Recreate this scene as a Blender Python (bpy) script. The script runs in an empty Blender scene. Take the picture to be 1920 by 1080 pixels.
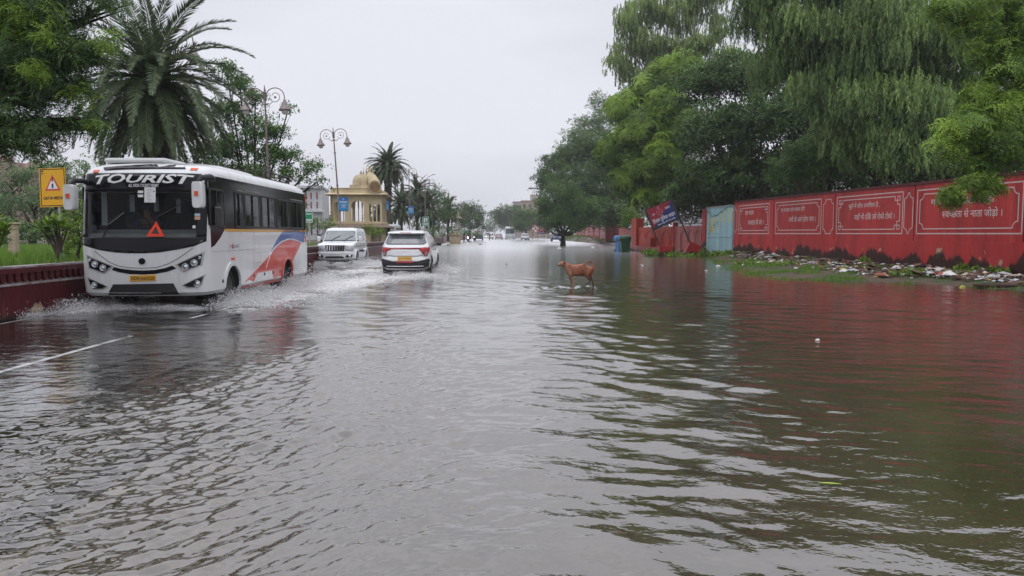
import bpy, bmesh, math, random
import numpy as np
from math import sin, cos, pi, radians, sqrt, atan2
from mathutils import Vector, Matrix, Euler
random.seed(7); RNG = np.random.default_rng(7)
S = bpy.context.scene
COL = S.collection

# ---------------------------------------------------------------- camera
FPX, HZ, CH = 1400.0, 438.0, 1.5
HAZE = .0005
PITCH = math.atan((540 - HZ) / FPX)
cam = bpy.data.cameras.new('camera'); camo = bpy.data.objects.new('camera', cam); COL.objects.link(camo)
camo.location = (0, 0, CH); camo.rotation_euler = (pi / 2 - PITCH, 0, 0)
cam.sensor_width = 36; cam.lens = FPX / 1920 * 36; cam.clip_start = 0.05; cam.clip_end = 3000
S.camera = camo
ROAD = math.atan(25 / FPX)          # the road heads slightly left of the optical axis

def P(px, py, d):
    x = (px - 960) / FPX; v = (540 - py) / FPX
    dy = cos(PITCH) + v * sin(PITCH); dz = -sin(PITCH) + v * cos(PITCH)
    k = d / dy
    return Vector((x * k, d, CH + dz * k))
def G(px, py, z=0.0):
    x = (px - 960) / FPX; v = (540 - py) / FPX
    dy = cos(PITCH) + v * sin(PITCH); dz = -sin(PITCH) + v * cos(PITCH)
    k = (z - CH) / dz
    return Vector((x * k, dy * k, z))

# ---------------------------------------------------------------- sky and sun
W = bpy.data.worlds.new('World'); S.world = W; W.use_nodes = True
nt = W.node_tree; nt.nodes.clear()
SUN_EL, SUN_AZ = radians(62), radians(20)
sky = nt.nodes.new('ShaderNodeTexSky'); sky.sky_type = 'NISHITA'; sky.sun_disc = False
sky.sun_elevation = SUN_EL; sky.sun_rotation = SUN_AZ; sky.dust_density = 4.0; sky.air_density = 1.0
tc = nt.nodes.new('ShaderNodeTexCoord')
mp = nt.nodes.new('ShaderNodeMapping'); mp.inputs['Scale'].default_value = (1, 1, 3.2)
nz = nt.nodes.new('ShaderNodeTexNoise'); nz.inputs['Scale'].default_value = 1.7; nz.inputs['Detail'].default_value = 3; nz.inputs['Roughness'].default_value = .45
cr = nt.nodes.new('ShaderNodeValToRGB')
cr.color_ramp.elements[0].position = .36; cr.color_ramp.elements[0].color = (.545, .558, .625, 1)
cr.color_ramp.elements[1].position = .62; cr.color_ramp.elements[1].color = (.725, .735, .80, 1)
sc = nt.nodes.new('ShaderNodeVectorMath'); sc.operation = 'SCALE'; sc.inputs['Scale'].default_value = .10
mx = nt.nodes.new('ShaderNodeMix'); mx.data_type = 'RGBA'; mx.inputs['Factor'].default_value = .95
bg = nt.nodes.new('ShaderNodeBackground'); bg.inputs['Strength'].default_value = 1.0
wo = nt.nodes.new('ShaderNodeOutputWorld')
nt.links.new(tc.outputs['Generated'], mp.inputs[0]); nt.links.new(mp.outputs[0], nz.inputs['Vector'])
nt.links.new(nz.outputs['Fac'], cr.inputs[0]); nt.links.new(sky.outputs[0], sc.inputs[0])
nt.links.new(sc.outputs[0], mx.inputs['A']); nt.links.new(cr.outputs[0], mx.inputs['B'])
sx = nt.nodes.new('ShaderNodeSeparateXYZ'); nt.links.new(tc.outputs['Generated'], sx.inputs[0])
gr = nt.nodes.new('ShaderNodeMapRange'); gr.inputs[1].default_value = .28; gr.inputs[2].default_value = 1.0; gr.inputs[3].default_value = 1.0; gr.inputs[4].default_value = 2.3   # an overcast sky is brightest overhead
nt.links.new(sx.outputs['Z'], gr.inputs[0]); nt.links.new(gr.outputs[0], bg.inputs['Strength'])
nt.links.new(mx.outputs['Result'], bg.inputs['Color']); nt.links.new(bg.outputs[0], wo.inputs['Surface'])
sl = bpy.data.lights.new('sun', 'SUN'); sl.energy = .5; sl.angle = radians(40); sl.color = (1, .97, .93)
so = bpy.data.objects.new('sun', sl); COL.objects.link(so)
so.rotation_euler = (pi / 2 - SUN_EL, 0, -SUN_AZ)
VS = S.view_settings; VS.view_transform = 'Standard'; VS.look = 'None'; VS.exposure = 0.20; VS.gamma = 1.0
S.cycles.use_denoising = True
S.cycles.max_bounces = 6; S.cycles.diffuse_bounces = 2; S.cycles.glossy_bounces = 3; S.cycles.transmission_bounces = 3
S.cycles.transparent_max_bounces = 8; S.cycles.volume_bounces = 1
S.cycles.caustics_reflective = False; S.cycles.caustics_refractive = False

# ---------------------------------------------------------------- helpers
def tag(o, label=None, cat=None, group=None, kind=None):
    if label: o['label'] = label
    if cat: o['category'] = cat
    if group: o['group'] = group
    if kind: o['kind'] = kind
    return o
def empty(name, loc=(0, 0, 0), rz=0.0, label=None, cat=None, group=None):
    o = bpy.data.objects.new(name, None); COL.objects.link(o)
    o.location = loc; o.rotation_euler = (0, 0, rz); o.empty_display_size = .2
    return tag(o, label, cat, group)
def kids(o): return list(o.children)
def copy_tree(o, parent=None):
    ch = kids(o); c = o.copy(); COL.objects.link(c)
    if parent: c.parent = parent
    for k in ch: copy_tree(k, c)
    return c
def link_mesh(name, me, mat=None, parent=None):
    o = bpy.data.objects.new(name, me); COL.objects.link(o)
    if mat is not None:
        for m in (mat if isinstance(mat, (list, tuple)) else [mat]): me.materials.append(m)
    if parent: o.parent = parent
    return o
def np_mesh(name, verts, quads, tint=None, smooth=False, attr='tint'):
    me = bpy.data.meshes.new(name)
    nv, nf = len(verts), len(quads); k = quads.shape[1]
    me.vertices.add(nv); me.vertices.foreach_set('co', np.asarray(verts, np.float32).ravel())
    me.loops.add(nf * k); me.loops.foreach_set('vertex_index', np.asarray(quads, np.int32).ravel())
    me.polygons.add(nf); me.polygons.foreach_set('loop_start', np.arange(0, nf * k, k, dtype=np.int32))
    me.polygons.foreach_set('loop_total', np.full(nf, k, np.int32))
    if smooth: me.polygons.foreach_set('use_smooth', np.ones(nf, bool))
    me.update(calc_edges=True)
    if tint is not None:
        a = me.attributes.new(attr, 'FLOAT', 'POINT'); a.data.foreach_set('value', np.asarray(tint, np.float32).ravel())
    return me

class MB:
    """collects shapes into one mesh"""
    def __init__(s): s.v = []; s.f = []; s.m = []; s.sm = []
    def add(s, vs, fs, mi=0, smooth=False):
        n = len(s.v); s.v += [tuple(v) for v in vs]; s.f += [tuple(i + n for i in f) for f in fs]
        s.m += [mi] * len(fs); s.sm += [smooth] * len(fs); return s
    def box(s, c, d, rot=None, mi=0, bev=0.0):
        x, y, z = d[0] / 2, d[1] / 2, d[2] / 2
        if bev > 0:
            b = min(bev, x * .9, y * .9, z * .9); vs = []
            for sx in (-1, 1):
                for sy in (-1, 1):
                    for sz in (-1, 1):
                        vs += [(sx * x, sy * (y - b), sz * (z - b)), (sx * (x - b), sy * y, sz * (z - b)), (sx * (x - b), sy * (y - b), sz * z)]
            def I(sx, sy, sz, k): return ((sx > 0) * 4 + (sy > 0) * 2 + (sz > 0)) * 3 + k
            fs = []
            for q in (-1, 1):
                o4 = [(-1, -1), (1, -1), (1, 1), (-1, 1)]
                fs.append([I(q, a, b_, 0) for a, b_ in o4]); fs.append([I(a, q, b_, 1) for a, b_ in o4]); fs.append([I(a, b_, q, 2) for a, b_ in o4])
            for a in (-1, 1):
                for b_ in (-1, 1):
                    fs.append([I(a, b_, -1, 0), I(a, b_, 1, 0), I(a, b_, 1, 1), I(a, b_, -1, 1)])
                    fs.append([I(a, -1, b_, 0), I(a, 1, b_, 0), I(a, 1, b_, 2), I(a, -1, b_, 2)])
                    fs.append([I(-1, a, b_, 1), I(1, a, b_, 1), I(1, a, b_, 2), I(-1, a, b_, 2)])
                    for c_ in (-1, 1): fs.append([I(a, b_, c_, 0), I(a, b_, c_, 1), I(a, b_, c_, 2)])
        else:
            vs = [(sx * x, sy * y, sz * z) for sx in (-1, 1) for sy in (-1, 1) for sz in (-1, 1)]
            fs = [(0, 1, 3, 2), (4, 6, 7, 5), (0, 4, 5, 1), (2, 3, 7, 6), (0, 2, 6, 4), (1, 5, 7, 3)]
        R = rot.to_matrix() if isinstance(rot, Euler) else (rot if rot is not None else Matrix.Identity(3))
        c = Vector(c); return s.add([c + R @ Vector(v) for v in vs], fs, mi)
    def tube(s, path, r, n=8, mi=0, cap=True, smooth=True):
        path = [Vector(p) for p in path]; k = len(path)
        rs = r if isinstance(r, (list, tuple)) else [r] * k
        vs = []; up = None
        for i, p in enumerate(path):
            t = (path[min(i + 1, k - 1)] - path[max(i - 1, 0)]); t = t.normalized() if t.length > 1e-9 else Vector((0, 0, 1))
            if up is None: up = Vector((1, 0, 0)) if abs(t.x) < .9 else Vector((0, 1, 0))
            u = (up - t * up.dot(t)).normalized(); w = t.cross(u); up = u
            for j in range(n):
                a = 2 * pi * j / n; vs.append(p + (u * cos(a) + w * sin(a)) * rs[i])
        fs = [(i * n + j, i * n + (j + 1) % n, (i + 1) * n + (j + 1) % n, (i + 1) * n + j) for i in range(k - 1) for j in range(n)]
        s.add(vs, fs, mi, smooth)
        if cap: s.add(vs[:n], [tuple(range(n))[::-1]], mi); s.add(vs[-n:], [tuple(range(n))], mi)
        return s
    def lathe(s, prof, c=(0, 0, 0), n=20, mi=0, smooth=True, M=None):
        c = Vector(c); vs = []
        for r, z in prof:
            for j in range(n):
                a = 2 * pi * j / n; q = Vector((r * cos(a), r * sin(a), z))
                if M is not None: q = M @ q
                vs.append(c + q)
        k = len(prof)
        fs = [(i * n + j, i * n + (j + 1) % n, (i + 1) * n + (j + 1) % n, (i + 1) * n + j) for i in range(k - 1) for j in range(n)]
        return s.add(vs, fs, mi, smooth)
    def prism(s, poly, fmap, t0, t1, mi=0):
        """poly: 2d outline; fmap(a,b,t)->3d"""
        n = len(poly); vs = [fmap(a, b, t0) for a, b in poly] + [fmap(a, b, t1) for a, b in poly]
        fs = [tuple(range(n))[::-1], tuple(range(n, 2 * n))] + [(i, (i + 1) % n, n + (i + 1) % n, n + i) for i in range(n)]
        return s.add(vs, fs, mi)
    def build(s, name, mat=None, parent=None, recalc=True, me_only=False):
        me = bpy.data.meshes.new(name); me.from_pydata(s.v, [], s.f)
        me.polygons.foreach_set('material_index', s.m); me.polygons.foreach_set('use_smooth', s.sm)
        if recalc:
            bm = bmesh.new(); bm.from_mesh(me); bmesh.ops.recalc_face_normals(bm, faces=bm.faces); bm.to_mesh(me); bm.free()
        me.update()
        if me_only: return me
        return link_mesh(name, me, mat, parent)

# ---------------------------------------------------------------- materials
def nodes(m):
    m.use_nodes = True; return m.node_tree, m.node_tree.nodes['Principled BSDF']
def mat(name, col, rough=.6, metal=0.0, var=0.0, scale=3.0, bump=0.0, bscale=None, coat=0.0, ior=1.45, emit=None, estr=0, dirt=None, dscale=1.5, dpos=(.5, .7), stretch=(1, 1, 1), spec=None):
    m = bpy.data.materials.new(name); nt, b = nodes(m); L = nt.links.new
    b.inputs['Base Color'].default_value = (*col, 1); b.inputs['Roughness'].default_value = rough
    b.inputs['Metallic'].default_value = metal; b.inputs['Coat Weight'].default_value = coat; b.inputs['IOR'].default_value = ior
    b.inputs['Coat Roughness'].default_value = .06
    if spec is not None: b.inputs['Specular IOR Level'].default_value = spec
    if emit: b.inputs['Emission Color'].default_value = (*emit, 1); b.inputs['Emission Strength'].default_value = estr
    if var or bump or dirt:
        t = nt.nodes.new('ShaderNodeTexCoord'); mpn = nt.nodes.new('ShaderNodeMapping'); mpn.inputs['Scale'].default_value = stretch
        L(t.outputs['Object'], mpn.inputs[0]); cur = None
        if var:
            n = nt.nodes.new('ShaderNodeTexNoise'); n.inputs['Scale'].default_value = scale; n.inputs['Detail'].default_value = 5; n.inputs['Roughness'].default_value = .6
            L(mpn.outputs[0], n.inputs['Vector'])
            r = nt.nodes.new('ShaderNodeValToRGB'); r.color_ramp.elements[0].position = .3; r.color_ramp.elements[1].position = .7
            r.color_ramp.elements[0].color = (*[max(0, c * (1 - var)) for c in col], 1); r.color_ramp.elements[1].color = (*[min(1, c * (1 + var)) for c in col], 1)
            L(n.outputs['Fac'], r.inputs[0]); cur = r.outputs[0]
        if dirt:
            n2 = nt.nodes.new('ShaderNodeTexNoise'); n2.inputs['Scale'].default_value = dscale; n2.inputs['Detail'].default_value = 7; n2.inputs['Roughness'].default_value = .65
            L(mpn.outputs[0], n2.inputs['Vector'])
            r2 = nt.nodes.new('ShaderNodeMapRange'); r2.inputs[1].default_value = dpos[0]; r2.inputs[2].default_value = dpos[1]; L(n2.outputs['Fac'], r2.inputs[0])
            x = nt.nodes.new('ShaderNodeMix'); x.data_type = 'RGBA'; L(r2.outputs[0], x.inputs['Factor'])
            if cur: L(cur, x.inputs['A'])
            else: x.inputs['A'].default_value = (*col, 1)
            x.inputs['B'].default_value = (*dirt, 1); cur = x.outputs['Result']
        if cur: L(cur, b.inputs['Base Color'])
        if bump:
            n3 = nt.nodes.new('ShaderNodeTexNoise'); n3.inputs['Scale'].default_value = bscale or scale * 4; n3.inputs['Detail'].default_value = 4
            L(mpn.outputs[0], n3.inputs['Vector'])
            bp = nt.nodes.new('ShaderNodeBump'); bp.inputs['Strength'].default_value = 1; bp.inputs['Distance'].default_value = bump
            L(n3.outputs['Fac'], bp.inputs['Height']); L(bp.outputs[0], b.inputs['Normal'])
    return m
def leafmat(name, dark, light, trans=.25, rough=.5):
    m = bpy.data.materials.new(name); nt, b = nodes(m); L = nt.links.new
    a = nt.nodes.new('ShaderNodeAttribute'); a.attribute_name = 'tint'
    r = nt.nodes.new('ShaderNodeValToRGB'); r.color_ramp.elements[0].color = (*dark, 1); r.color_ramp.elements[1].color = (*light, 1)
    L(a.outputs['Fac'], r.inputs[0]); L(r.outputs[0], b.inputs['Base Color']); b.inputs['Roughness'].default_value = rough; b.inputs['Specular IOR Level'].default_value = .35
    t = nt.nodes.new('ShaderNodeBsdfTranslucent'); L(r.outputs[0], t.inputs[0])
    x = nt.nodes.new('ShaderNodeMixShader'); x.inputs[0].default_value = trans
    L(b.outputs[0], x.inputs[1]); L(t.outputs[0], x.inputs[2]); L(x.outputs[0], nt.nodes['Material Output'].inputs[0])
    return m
def glassmat(name, tint, clear, rough=.03, ior=1.5):
    m = bpy.data.materials.new(name); m.use_nodes = True; nt = m.node_tree; nt.nodes.clear(); L = nt.links.new
    o = nt.nodes.new('ShaderNodeOutputMaterial'); t = nt.nodes.new('ShaderNodeBsdfTransparent'); t.inputs[0].default_value = (*tint, 1)
    d = nt.nodes.new('ShaderNodeBsdfDiffuse'); d.inputs[0].default_value = (.012, .014, .016, 1)
    x0 = nt.nodes.new('ShaderNodeMixShader'); x0.inputs[0].default_value = clear; L(d.outputs[0], x0.inputs[1]); L(t.outputs[0], x0.inputs[2])
    g = nt.nodes.new('ShaderNodeBsdfGlossy'); g.inputs['Color'].default_value = (1, 1, 1, 1); g.inputs['Roughness'].default_value = rough
    f = nt.nodes.new('ShaderNodeFresnel'); f.inputs[0].default_value = ior
    x = nt.nodes.new('ShaderNodeMixShader'); L(f.outputs[0], x.inputs[0]); L(x0.outputs[0], x.inputs[1]); L(g.outputs[0], x.inputs[2])
    L(x.outputs[0], o.inputs[0]); return m

M = {}
M['white_paint'] = mat('white_paint', (.74, .75, .75), .28, coat=.5, var=.05, scale=1.2, dirt=(.42, .40, .36), dscale=2.2, dpos=(.5, .92), stretch=(1, 1, .22))
M['black_gloss'] = mat('black_gloss', (.008, .008, .010), .10, spec=.3)
M['rim'] = mat('dirty_rim', (.10, .10, .10), .5, metal=.5, var=.4)
M['black'] = mat('black_plastic', (.018, .018, .02), .5)
M['rubber'] = mat('rubber', (.02, .02, .02), .75, bump=.002, bscale=60)
M['chrome'] = mat('chrome', (.75, .75, .77), .15, metal=1)
M['steel'] = mat('steel', (.35, .34, .33), .45, metal=.6, var=.2)
M['lamp_glass'] = mat('lamp_glass', (.55, .57, .6), .08, metal=.7)
M['orange'] = mat('orange_lens', (.75, .1, .02), .3)
M['red_lens'] = mat('red_lens', (.35, .008, .012), .2, coat=.5)
M['yellow'] = mat('plate_yellow', (.75, .38, .02), .45)
M['white'] = mat('white_flat', (.78, .78, .78), .5)
M['ink'] = mat('ink', (.02, .02, .025), .5)
M['glass_dark'] = glassmat('glass_dark', (.50, .56, .56), .8, ior=1.3)
M['windscreen'] = glassmat('windscreen', (.78, .82, .82), .92, ior=1.22)
M['glass_clear'] = glassmat('glass_clear', (.62, .68, .70), .75)
M['glass_black'] = mat('glass_black', (.02, .024, .028), .05, coat=1.0)
M['cavity'] = mat('dark_interior', (.03, .03, .033), .8)

def voidmat():
    pass

# ---------------------------------------------------------------- hull of a vehicle
class Hull:
    """keys: (z, y0, y1, w, r0, r1, c0, c1): y0 the end nearer the viewer, y1 the far end"""
    def __init__(s, keys): s.k = keys
    def at(s, z):
        k = s.k
        if z <= k[0][0]: return k[0][1:]
        for a, b in zip(k, k[1:]):
            if z <= b[0]:
                t = (z - a[0]) / (b[0] - a[0]); return tuple(a[i] + (b[i] - a[i]) * t for i in range(1, 8))
        return k[-1][1:]
    @staticmethod
    def _c(x, w, r, c):
        ax = min(abs(x), w); e = max(0., ax - (w - r)); return c * (ax / w) ** 2 + (r - sqrt(max(0., r * r - e * e)))
    def near(s, x, z, e=0.): y0, y1, w, r0, r1, c0, c1 = s.at(z); return Vector((x, y0 + s._c(x, w, r0, c0) - e, z))
    def far(s, x, z, e=0.): y0, y1, w, r0, r1, c0, c1 = s.at(z); return Vector((x, y1 - s._c(x, w, r1, c1) + e, z))
    def side(s, sg):
        return lambda y, z, e=0.: Vector((sg * (s.at(z)[2] + e), y, z))
    def ring(s, z, n=22, m=8):
        y0, y1, w, r0, r1, c0, c1 = s.at(z); out = []
        xs = [-w * cos(pi * i / (n - 1)) for i in range(n)]
        xs = [x * .55 + (-w + 2 * w * i / (n - 1)) * .45 for i, x in enumerate(xs)]
        for x in xs: out.append((x, y0 + s._c(x, w, r0, c0), z))
        a = y0 + s._c(w, w, r0, c0); b = y1 - s._c(w, w, r1, c1)
        for i in range(1, m): out.append((w, a + (b - a) * i / m, z))
        for x in reversed(xs): out.append((x, y1 - s._c(x, w, r1, c1), z))
        for i in range(1, m): out.append((-w, b + (a - b) * i / m, z))
        return out
    def mesh(s, name, mats, parent, sub=.12, cuts=(), smooth=True, bottom=True):
        zs = []
        for a, b in zip(s.k, s.k[1:]):
            n = max(1, int((b[0] - a[0]) / sub)); zs += [a[0] + (b[0] - a[0]) * i / n for i in range(n)]
        zs.append(s.k[-1][0]); rings = [s.ring(z) for z in zs]; n = len(rings[0]); mb = MB()
        vs = [v for r in rings for v in r]
        fs = [(i * n + j, i * n + (j + 1) % n, (i + 1) * n + (j + 1) % n, (i + 1) * n + j) for i in range(len(zs) - 1) for j in range(n)]
        fs += [tuple(range(n))[::-1], tuple((len(zs) - 1) * n + j for j in range(n))]
        mb.add(vs, fs, 0, smooth); o = mb.build(name, mats, parent)
        bm = bmesh.new(); bm.from_mesh(o.data)
        bmesh.ops.remove_doubles(bm, verts=bm.verts, dist=.0004); bmesh.ops.recalc_face_normals(bm, faces=bm.faces); bm.to_mesh(o.data); bm.free()
        for c in cuts: boolean(o, c)
        try: o.data.set_sharp_from_angle(angle=radians(38))
        except Exception: pass
        return o
def boolean(o, cutter_mb, matidx=None):
    c = cutter_mb.build('cutter', None); COL.objects.unlink(c); COL.objects.link(c)
    if matidx is None: matidx = 0
    for m in o.data.materials: c.data.materials.append(m)
    md = o.modifiers.new('b', 'BOOLEAN'); md.operation = 'DIFFERENCE'; md.object = c; md.solver = 'EXACT'
    pm = o.matrix_world.copy(); par = o.parent; o.parent = None; o.matrix_world = Matrix.Identity(4)
    bpy.context.view_layer.update()
    dg = bpy.context.evaluated_depsgraph_get(); me = bpy.data.meshes.new_from_object(o.evaluated_get(dg))
    o.modifiers.remove(md); old = o.data; o.data = me; me.name = old.name
    bpy.data.objects.remove(c); o.parent = par
def cyl_x(x0, x1, y, z, r, n=28, mi=0):
    m = MB(); vs = [(x, y + r * cos(2 * pi * j / n), z + r * sin(2 * pi * j / n)) for x in (x0, x1) for j in range(n)]
    m.add(vs, [(j, (j + 1) % n, n + (j + 1) % n, n + j) for j in range(n)] + [tuple(range(n)), tuple(range(n, 2 * n))], mi); return m
def flat_bm(bm, fmap, e0, e1, step, me_name):
    """a planar bmesh (x,y) is cut into a grid, given thickness and mapped to 3d"""
    if step:
        xs = [v.co.x for v in bm.verts]; ys = [v.co.y for v in bm.verts]
        for ax, lo, hi in ((0, min(xs), max(xs)), (1, min(ys), max(ys))):
            k = math.floor(lo / step) + 1
            while k * step < hi - 1e-6:
                co = (k * step, 0, 0) if ax == 0 else (0, k * step, 0); no = (1, 0, 0) if ax == 0 else (0, 1, 0)
                bmesh.ops.bisect_plane(bm, geom=bm.verts[:] + bm.edges[:] + bm.faces[:], plane_co=co, plane_no=no, dist=1e-6); k += 1
    bm.verts.index_update(); n = len(bm.verts)
    v2 = [(v.co.x, v.co.y) for v in bm.verts]; vs = [fmap(a, b, e1) for a, b in v2]; fs = [tuple(v.index for v in f.verts) for f in bm.faces]
    if e0 is not None and abs(e1 - e0) > 1e-6:
        vs += [fmap(a, b, e0) for a, b in v2]
        for e in bm.edges:
            if len(e.link_faces) == 1:
                a, b = e.verts[0].index, e.verts[1].index; fs.append((a, b, b + n, a + n))
    return vs, fs
def decal(name, polys, fmap, m, parent, e0=0., e1=.004, step=.12, smooth=False):
    if polys and isinstance(polys[0][0], (int, float)): polys = [polys]
    mb = MB()
    for poly in polys:
        bm = bmesh.new(); vs = [bm.verts.new((a, b, 0)) for a, b in poly]; bm.faces.new(vs)
        bmesh.ops.triangulate(bm, faces=bm.faces)
        v, f = flat_bm(bm, fmap, e0, e1, step, name); bm.free(); mb.add(v, f, 0, smooth)
    return mb.build(name, m, parent)
def arc2(cx, cy, rx, ry, a0, a1, n=10):
    return [(cx + rx * cos(radians(a0 + (a1 - a0) * i / n)), cy + ry * sin(radians(a0 + (a1 - a0) * i / n))) for i in range(n + 1)]
def disc(cx, cy, r, n=20): return arc2(cx, cy, r, r, 0, 360 * (n - 1) / n, n - 1)

# ---------------------------------------------------------------- lettering
_tc = {}
def _text_bm(s, bold=0.0, shear=0.0):
    key = (s, bold, shear)
    if key not in _tc:
        c = bpy.data.curves.new('t', 'FONT'); c.body = s; c.size = 1; c.offset = bold; c.resolution_u = 2; c.shear = shear
        o = bpy.data.objects.new('t', c); COL.objects.link(o); bpy.context.view_layer.update()
        dg = bpy.context.evaluated_depsgraph_get(); ev = o.evaluated_get(dg); me = bpy.data.meshes.new_from_object(ev)
        _tc[key] = me; bpy.data.objects.remove(o); bpy.data.curves.remove(c)
    bm = bmesh.new(); bm.from_mesh(_tc[key]); return bm
def _adv(s):
    def mxx(t):
        bm = _text_bm(t); r = max(v.co.x for v in bm.verts); bm.free(); return r
    return mxx(s + '|') - mxx('|')
def dev_bm(s, bold=0.0):
    """Devanagari in visual order; '~' after a letter makes its half form, '^' after one sets a reph over it"""
    out = bmesh.new(); x = 0.0; chunk = ''
    def put(bm, dx):
        tmp = bpy.data.meshes.new('t'); bmesh.ops.translate(bm, verts=bm.verts, vec=(dx, 0, 0)); bm.to_mesh(tmp); bm.free(); out.from_mesh(tmp); bpy.data.meshes.remove(tmp)
    i = 0
    while i < len(s):
        ch = s[i]
        if i + 1 < len(s) and s[i + 1] == '~':
            if chunk: put(_text_bm(chunk, bold), x); x += _adv(chunk); chunk = ''
            bm = _text_bm(ch, bold); a = _adv(ch); cut = a - .17
            bmesh.ops.bisect_plane(bm, geom=bm.verts[:] + bm.edges[:] + bm.faces[:], plane_co=(cut, 0, 0), plane_no=(1, 0, 0), clear_outer=True)
            put(bm, x); x += cut - .01; i += 2; continue
        if i + 1 < len(s) and s[i + 1] == '^':
            if chunk: put(_text_bm(chunk, bold), x); x += _adv(chunk); chunk = ''
            put(_text_bm(ch, bold), x); a = _adv(ch); bm = bmesh.new()
            pts = [(a - .2 + .1 * cos(t), .78 + .09 * sin(t)) for t in np.linspace(pi, 2 * pi, 7)] + [(a - .2 + .06 * cos(t), .78 + .05 * sin(t)) for t in np.linspace(2 * pi, pi, 7)]
            bm.faces.new([bm.verts.new((p[0], p[1], 0)) for p in pts]); bmesh.ops.triangulate(bm, faces=bm.faces); put(bm, x); x += a; i += 2; continue
        chunk += ch; i += 1
    if chunk: put(_text_bm(chunk, bold), x)
    return out
def lettering(name, s, box, fmap, m, parent, bold=0.0, e0=0., e1=.003, step=None, shear=0.0, dev=False, rot=0., quad=None):
    """fits the text into box = (x0, x1, y0, y1) of the mapped surface"""
    bm = dev_bm(s, bold) if dev else _text_bm(s, bold, shear)
    bmesh.ops.dissolve_degenerate(bm, edges=bm.edges, dist=1e-5)
    xs = [v.co.x for v in bm.verts]; ys = [v.co.y for v in bm.verts]; a, b, c, d = min(xs), max(xs), min(ys), max(ys)
    for v in bm.verts:
        u = (v.co.x - a) / (b - a); w = (v.co.y - c) / (d - c)
        if quad: u, w = quad(u, w)
        v.co = (box[0] + u * (box[1] - box[0]), box[2] + w * (box[3] - box[2]), 0)
    vs, fs = flat_bm(bm, fmap, e0, e1, step, name); bm.free()
    return MB().add(vs, fs).build(name, m, parent, recalc=False)

# ---------------------------------------------------------------- skinned bodies
def skin_body(name, joints, edges, m, parent=None, sub=1, root=0, remesh=0, smooth=0):
    me = bpy.data.meshes.new(name); me.from_pydata([j[0] for j in joints], edges, []); o = bpy.data.objects.new(name, me); COL.objects.link(o)
    sk = o.modifiers.new('skin', 'SKIN'); sk.use_smooth_shade = True
    lay = me.skin_vertices[0] if me.skin_vertices else None
    if lay is None:
        bm = bmesh.new(); bm.from_mesh(me); bm.verts.layers.skin.verify(); bm.to_mesh(me); bm.free(); lay = me.skin_vertices[0]
    for i, j in enumerate(joints):
        r = j[1] if isinstance(j[1], tuple) else (j[1], j[1]); lay.data[i].radius = r; lay.data[i].use_root = (i == root)
    ss = o.modifiers.new('sub', 'SUBSURF'); ss.levels = sub; ss.render_levels = sub
    if remesh: rm = o.modifiers.new('remesh', 'REMESH'); rm.mode = 'VOXEL'; rm.voxel_size = remesh; rm.use_smooth_shade = True; sv = o.modifiers.new('smooth', 'SMOOTH'); sv.factor = .5; sv.iterations = smooth
    bpy.context.view_layer.update(); dg = bpy.context.evaluated_depsgraph_get()
    m2 = bpy.data.meshes.new_from_object(o.evaluated_get(dg)); o.modifiers.clear(); o.data = m2; m2.name = name
    m2.materials.clear()
    for q in (m if isinstance(m, (list, tuple)) else [m]): m2.materials.append(q)
    m2.polygons.foreach_set('use_smooth', np.ones(len(m2.polygons), bool))
    if parent: o.parent = parent
    return o
def soften(me_obj, levels=1):
    pass
# ================================================================ SETTING
WO = Vector((16.3, 24.0, 0)); WT = Vector((-.1205, .9927, 0)).normalized(); WN = Vector((-WT.y, WT.x, 0))
def wall_x(Y): return 16.3 - (Y - 24) * .1214
def wd(px): return 19.214 / ((px - 960) / FPX + .1214)
def wu(px): return (wd(px) - 24) / .9927
SH = np.array([(-5, 14.5), (12, 14.0), (19.6, 13.4), (21, 12.9), (22.8, 12.05), (23.8, 10.0), (25, 9.3), (27.3, 9.2), (30, 9.6), (33.9, 10.2), (42, 11.3), (47, 12.9), (50, 13.6), (52, 14.4), (80, 15.0), (84, 13.8), (95, 13.6), (123, 13.2), (150, 11.8), (200, 11.5), (400, 6), (1500, -12)])
ZW = np.array([(-5, .14), (24, .16), (46, .40), (49, .30), (52, -.02), (80, -.02), (86, .7), (400, .7), (1500, .7)])
def wall_left(Y): return -8.75 - .0179 * (Y - 12.8)
def _vn(x, y, s, seed=0):
    """smooth value noise"""
    x = np.asarray(x) / s; y = np.asarray(y) / s; xi = np.floor(x).astype(np.int64); yi = np.floor(y).astype(np.int64); fx = x - xi; fy = y - yi
    fx = fx * fx * (3 - 2 * fx); fy = fy * fy * (3 - 2 * fy)
    def h(a, b):
        n = (a * 374761393 + b * 668265263 + seed * 974634777) & 0xffffffff; n = ((n ^ (n >> 13)) * 1274126177) & 0xffffffff
        return ((n ^ (n >> 16)) & 0xffff) / 65535.
    return (h(xi, yi) * (1 - fx) + h(xi + 1, yi) * fx) * (1 - fy) + (h(xi, yi + 1) * (1 - fx) + h(xi + 1, yi + 1) * fx) * fy
def sm(a, b, x): t = np.clip((np.asarray(x, float) - a) / (b - a), 0, 1); return t * t * (3 - 2 * t)
def ground_z(X, Y):
    X = np.asarray(X, float); Y = np.asarray(Y, float)
    s = np.interp(Y, SH[:, 0], SH[:, 1]); zw = np.interp(Y, ZW[:, 0], ZW[:, 1]); w = np.maximum(16.3 - (Y - 24) * .1214, s + .8)
    s = s + (_vn(X, Y, 1.1, 3) - .5) * .9
    t = (X - s) / np.maximum(w - s, .6)
    z = np.where(t > 0, np.minimum(t, 1.) ** .8 * zw, np.maximum(-.13, (X - s) * .12))
    z = z + np.where(t > -.1, (_vn(X, Y, .5, 5) - .5) * .07, 0)
    z = np.where(X < -2, -.13 + .122 * sm(-2, -5.3, X), z)
    return z
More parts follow.
